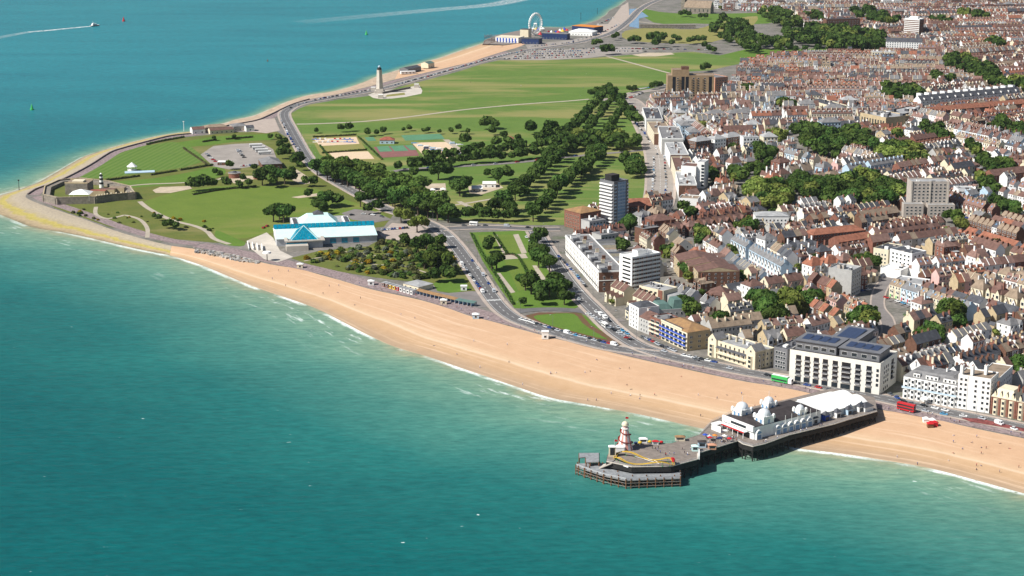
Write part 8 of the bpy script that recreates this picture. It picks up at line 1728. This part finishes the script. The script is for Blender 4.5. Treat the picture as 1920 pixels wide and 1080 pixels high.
# ---- lamps
for nm, P, o_, n_, step in (('seafront', E1, -7.2, 20, 34), ('esplanade', E2, -6.8, 24, 38), ('parade', E5, 0, 7, 45)):
    for i, (p, a) in enumerate(along(offset(P, o_), step, 10)[:n_]):
        t = Thing('street_lamp', f'tall thin grey street lamp, {ordn(i)} along the {nm} ' + ('from the right edge' if nm == 'seafront' else 'from its seafront end' if nm == 'esplanade' else 'from its far end'), 'street lamp', p, f'street lamps along the {nm}'); d = (-math.sin(a), math.cos(a))
        b = MB(); b.cyl(p, .12, .07, LZ, LZ + 9, 6, 'metal_grey'); t.part('pole', b); b = MB(); b.tube((*p, LZ + 9), (p[0] + d[0] * 1.8, p[1] + d[1] * 1.8, LZ + 9.3), .06, 'metal_grey'); t.part('arm', b); b = MB(); b.obox((p[0] + d[0] * 2.1, p[1] + d[1] * 2.1), d, .45, .16, LZ + 9.22, LZ + 9.4, 'silver'); t.part('lamp_head', b)
# ---- on the water
m, N, L, B = nodes_of('wake_foam'); P = pos(N); at = N.new('ShaderNodeAttribute'); at.attribute_name = 'k'
fac = mth(N, L, 'MULTIPLY', at.outputs['Fac'], smoothstep(N, L, noise(N, L, P, .12, 5, .7), .3, .6), True); tr = N.new('ShaderNodeBsdfTransparent'); mx = N.new('ShaderNodeMixShader'); B.inputs['Base Color'].default_value = (.8, .83, .82, 1); B.inputs['Roughness'].default_value = .9
L.new(fac, mx.inputs[0]); L.new(tr.outputs[0], mx.inputs[1]); L.new(B.outputs[0], mx.inputs[2]); L.new(mx.outputs[0], N['Material Output'].inputs['Surface'])
def wake(px, w0, w1, k0, k1):
    P_ = smooth(gl(px, .05), 8); n = len(P_); v = []; f = []; kk = []
    for i in range(n):
        w = w0 + (w1 - w0) * i / (n - 1); k = k0 + (k1 - k0) * i / (n - 1); a = P_[max(0, i - 1)]; b = P_[min(n - 1, i + 1)]; d = unit(v2(a, b))
        for j, e in ((-1, 0), (-.55, 1), (0, .75), (.55, 1), (1, 0)): v.append((P_[i][0] - d[1] * w * j, P_[i][1] + d[0] * w * j, .06)); kk.append(k * e)
    for i in range(n - 1):
        for j in range(4): f.append((i * 5 + j, (i + 1) * 5 + j, (i + 1) * 5 + j + 1, i * 5 + j + 1))
    me = bpy.data.meshes.new('wake'); me.from_pydata(v, [], f); me.materials.append(M['wake_foam']); me.attributes.new('k', 'FLOAT', 'POINT').data.foreach_set('value', kk)
    o = bpy.data.objects.new('wake', me); C.objects.link(o); o['kind'] = 'stuff'
wake([(186, 48), (150, 51), (100, 56), (54, 60)], 4, 9, 1.0, .75); wake([(54, 60), (20, 66), (-40, 78)], 9, 14, .35, .12); wake([(985, -4), (920, 9), (820, 18), (700, 29), (560, 42)], 26, 34, .5, .05)
A, B_ = g(172, 50, 0), g(192, 48, 0); u = unit(v2(A, B_)); K = Block('motor_boat', 'white motor boat with dark hull side speeding right, trailing a long wake', 'boat', A, (A[0] + u[0] * 19, A[1] + u[1] * 19), 5.5, z=0, reserve=False)
b = MB(); dk = [(0, .3), (12, 0), (16.5, 1.3), (19, 2.75), (16.5, 4.2), (12, 5.5), (0, 5.2)]; kl = [(0.3, .9), (12, .8), (15.5, 1.9), (17, 2.75), (15.5, 3.6), (12, 4.7), (.3, 4.6)]
for i in range(7): j = (i + 1) % 7; b.poly([(*kl[i], -.3), (*kl[j], -.3), (*dk[j], 1.9), (*dk[i], 1.9)], 'metal_grey')
b.flat(dk, 1.9, 'white'); K.part('hull', b); b = MB(); b.box(3, 11.5, 1, 4.5, 1.9, 4.2, 'white'); b.box(3.2, 11.6, .96, 4.54, 2.9, 3.6, 'glass'); K.part('cabin', b); b = MB(); b.box(4, 8, 1.4, 4.1, 4.2, 5.4, 'white'); b.tube((5, 2.75, 5.4), (5, 2.75, 9), .12, 'white'); K.part('flybridge', b)
for k, (px, py, m_, lab) in enumerate(((60, 206, 'green', 'green channel buoy at the far left'), (232, 40, 'red', 'red channel buoy right of the motor boat'), (687, 65, 'green', 'green channel buoy beyond the memorial'), (502, 115, 'rust', 'tiny dark buoy in the middle of the far water'))):
    p = g(px, py, 0); s = (1.3, 1.5, 1.3, .6)[k]; t = Thing('buoy', lab, 'buoy', p, z=0); b = MB(); b.cyl(p, 1.8 * s, 1.8 * s, -.4, 1.0 * s, 12, m_); t.part('float', b); b = MB(); b.cyl(p, 1.3 * s, .5 * s, 1.0 * s, 4.4 * s, 8, m_); b.cyl(p, .5 * s, .1, 4.4 * s, 5.4 * s, 8, m_); t.part('tower', b)
for k, (px, py, h) in enumerate(((36, 357, 9), (345, 246, 10), (1089, 37, 11), (1120, 26, 9))):
    p = g(px, py, 0); t = Thing('beacon_post', ['dark beacon post off the point', 'thin pale mast behind the striped lawn shore', 'thin dark post left of the far quay', 'thin dark post off the far quay'][k], 'post', p, z=0); b = MB(); b.cyl(p, .35, .2, -.5, h, 6, 'dark_iron' if k != 1 else 'white'); t.part('pole', b); b = MB(); b.cyl(p, .8, .8, h, h + .9, 8, 'dark_iron' if k != 1 else 'white'); t.part('topmark', b)
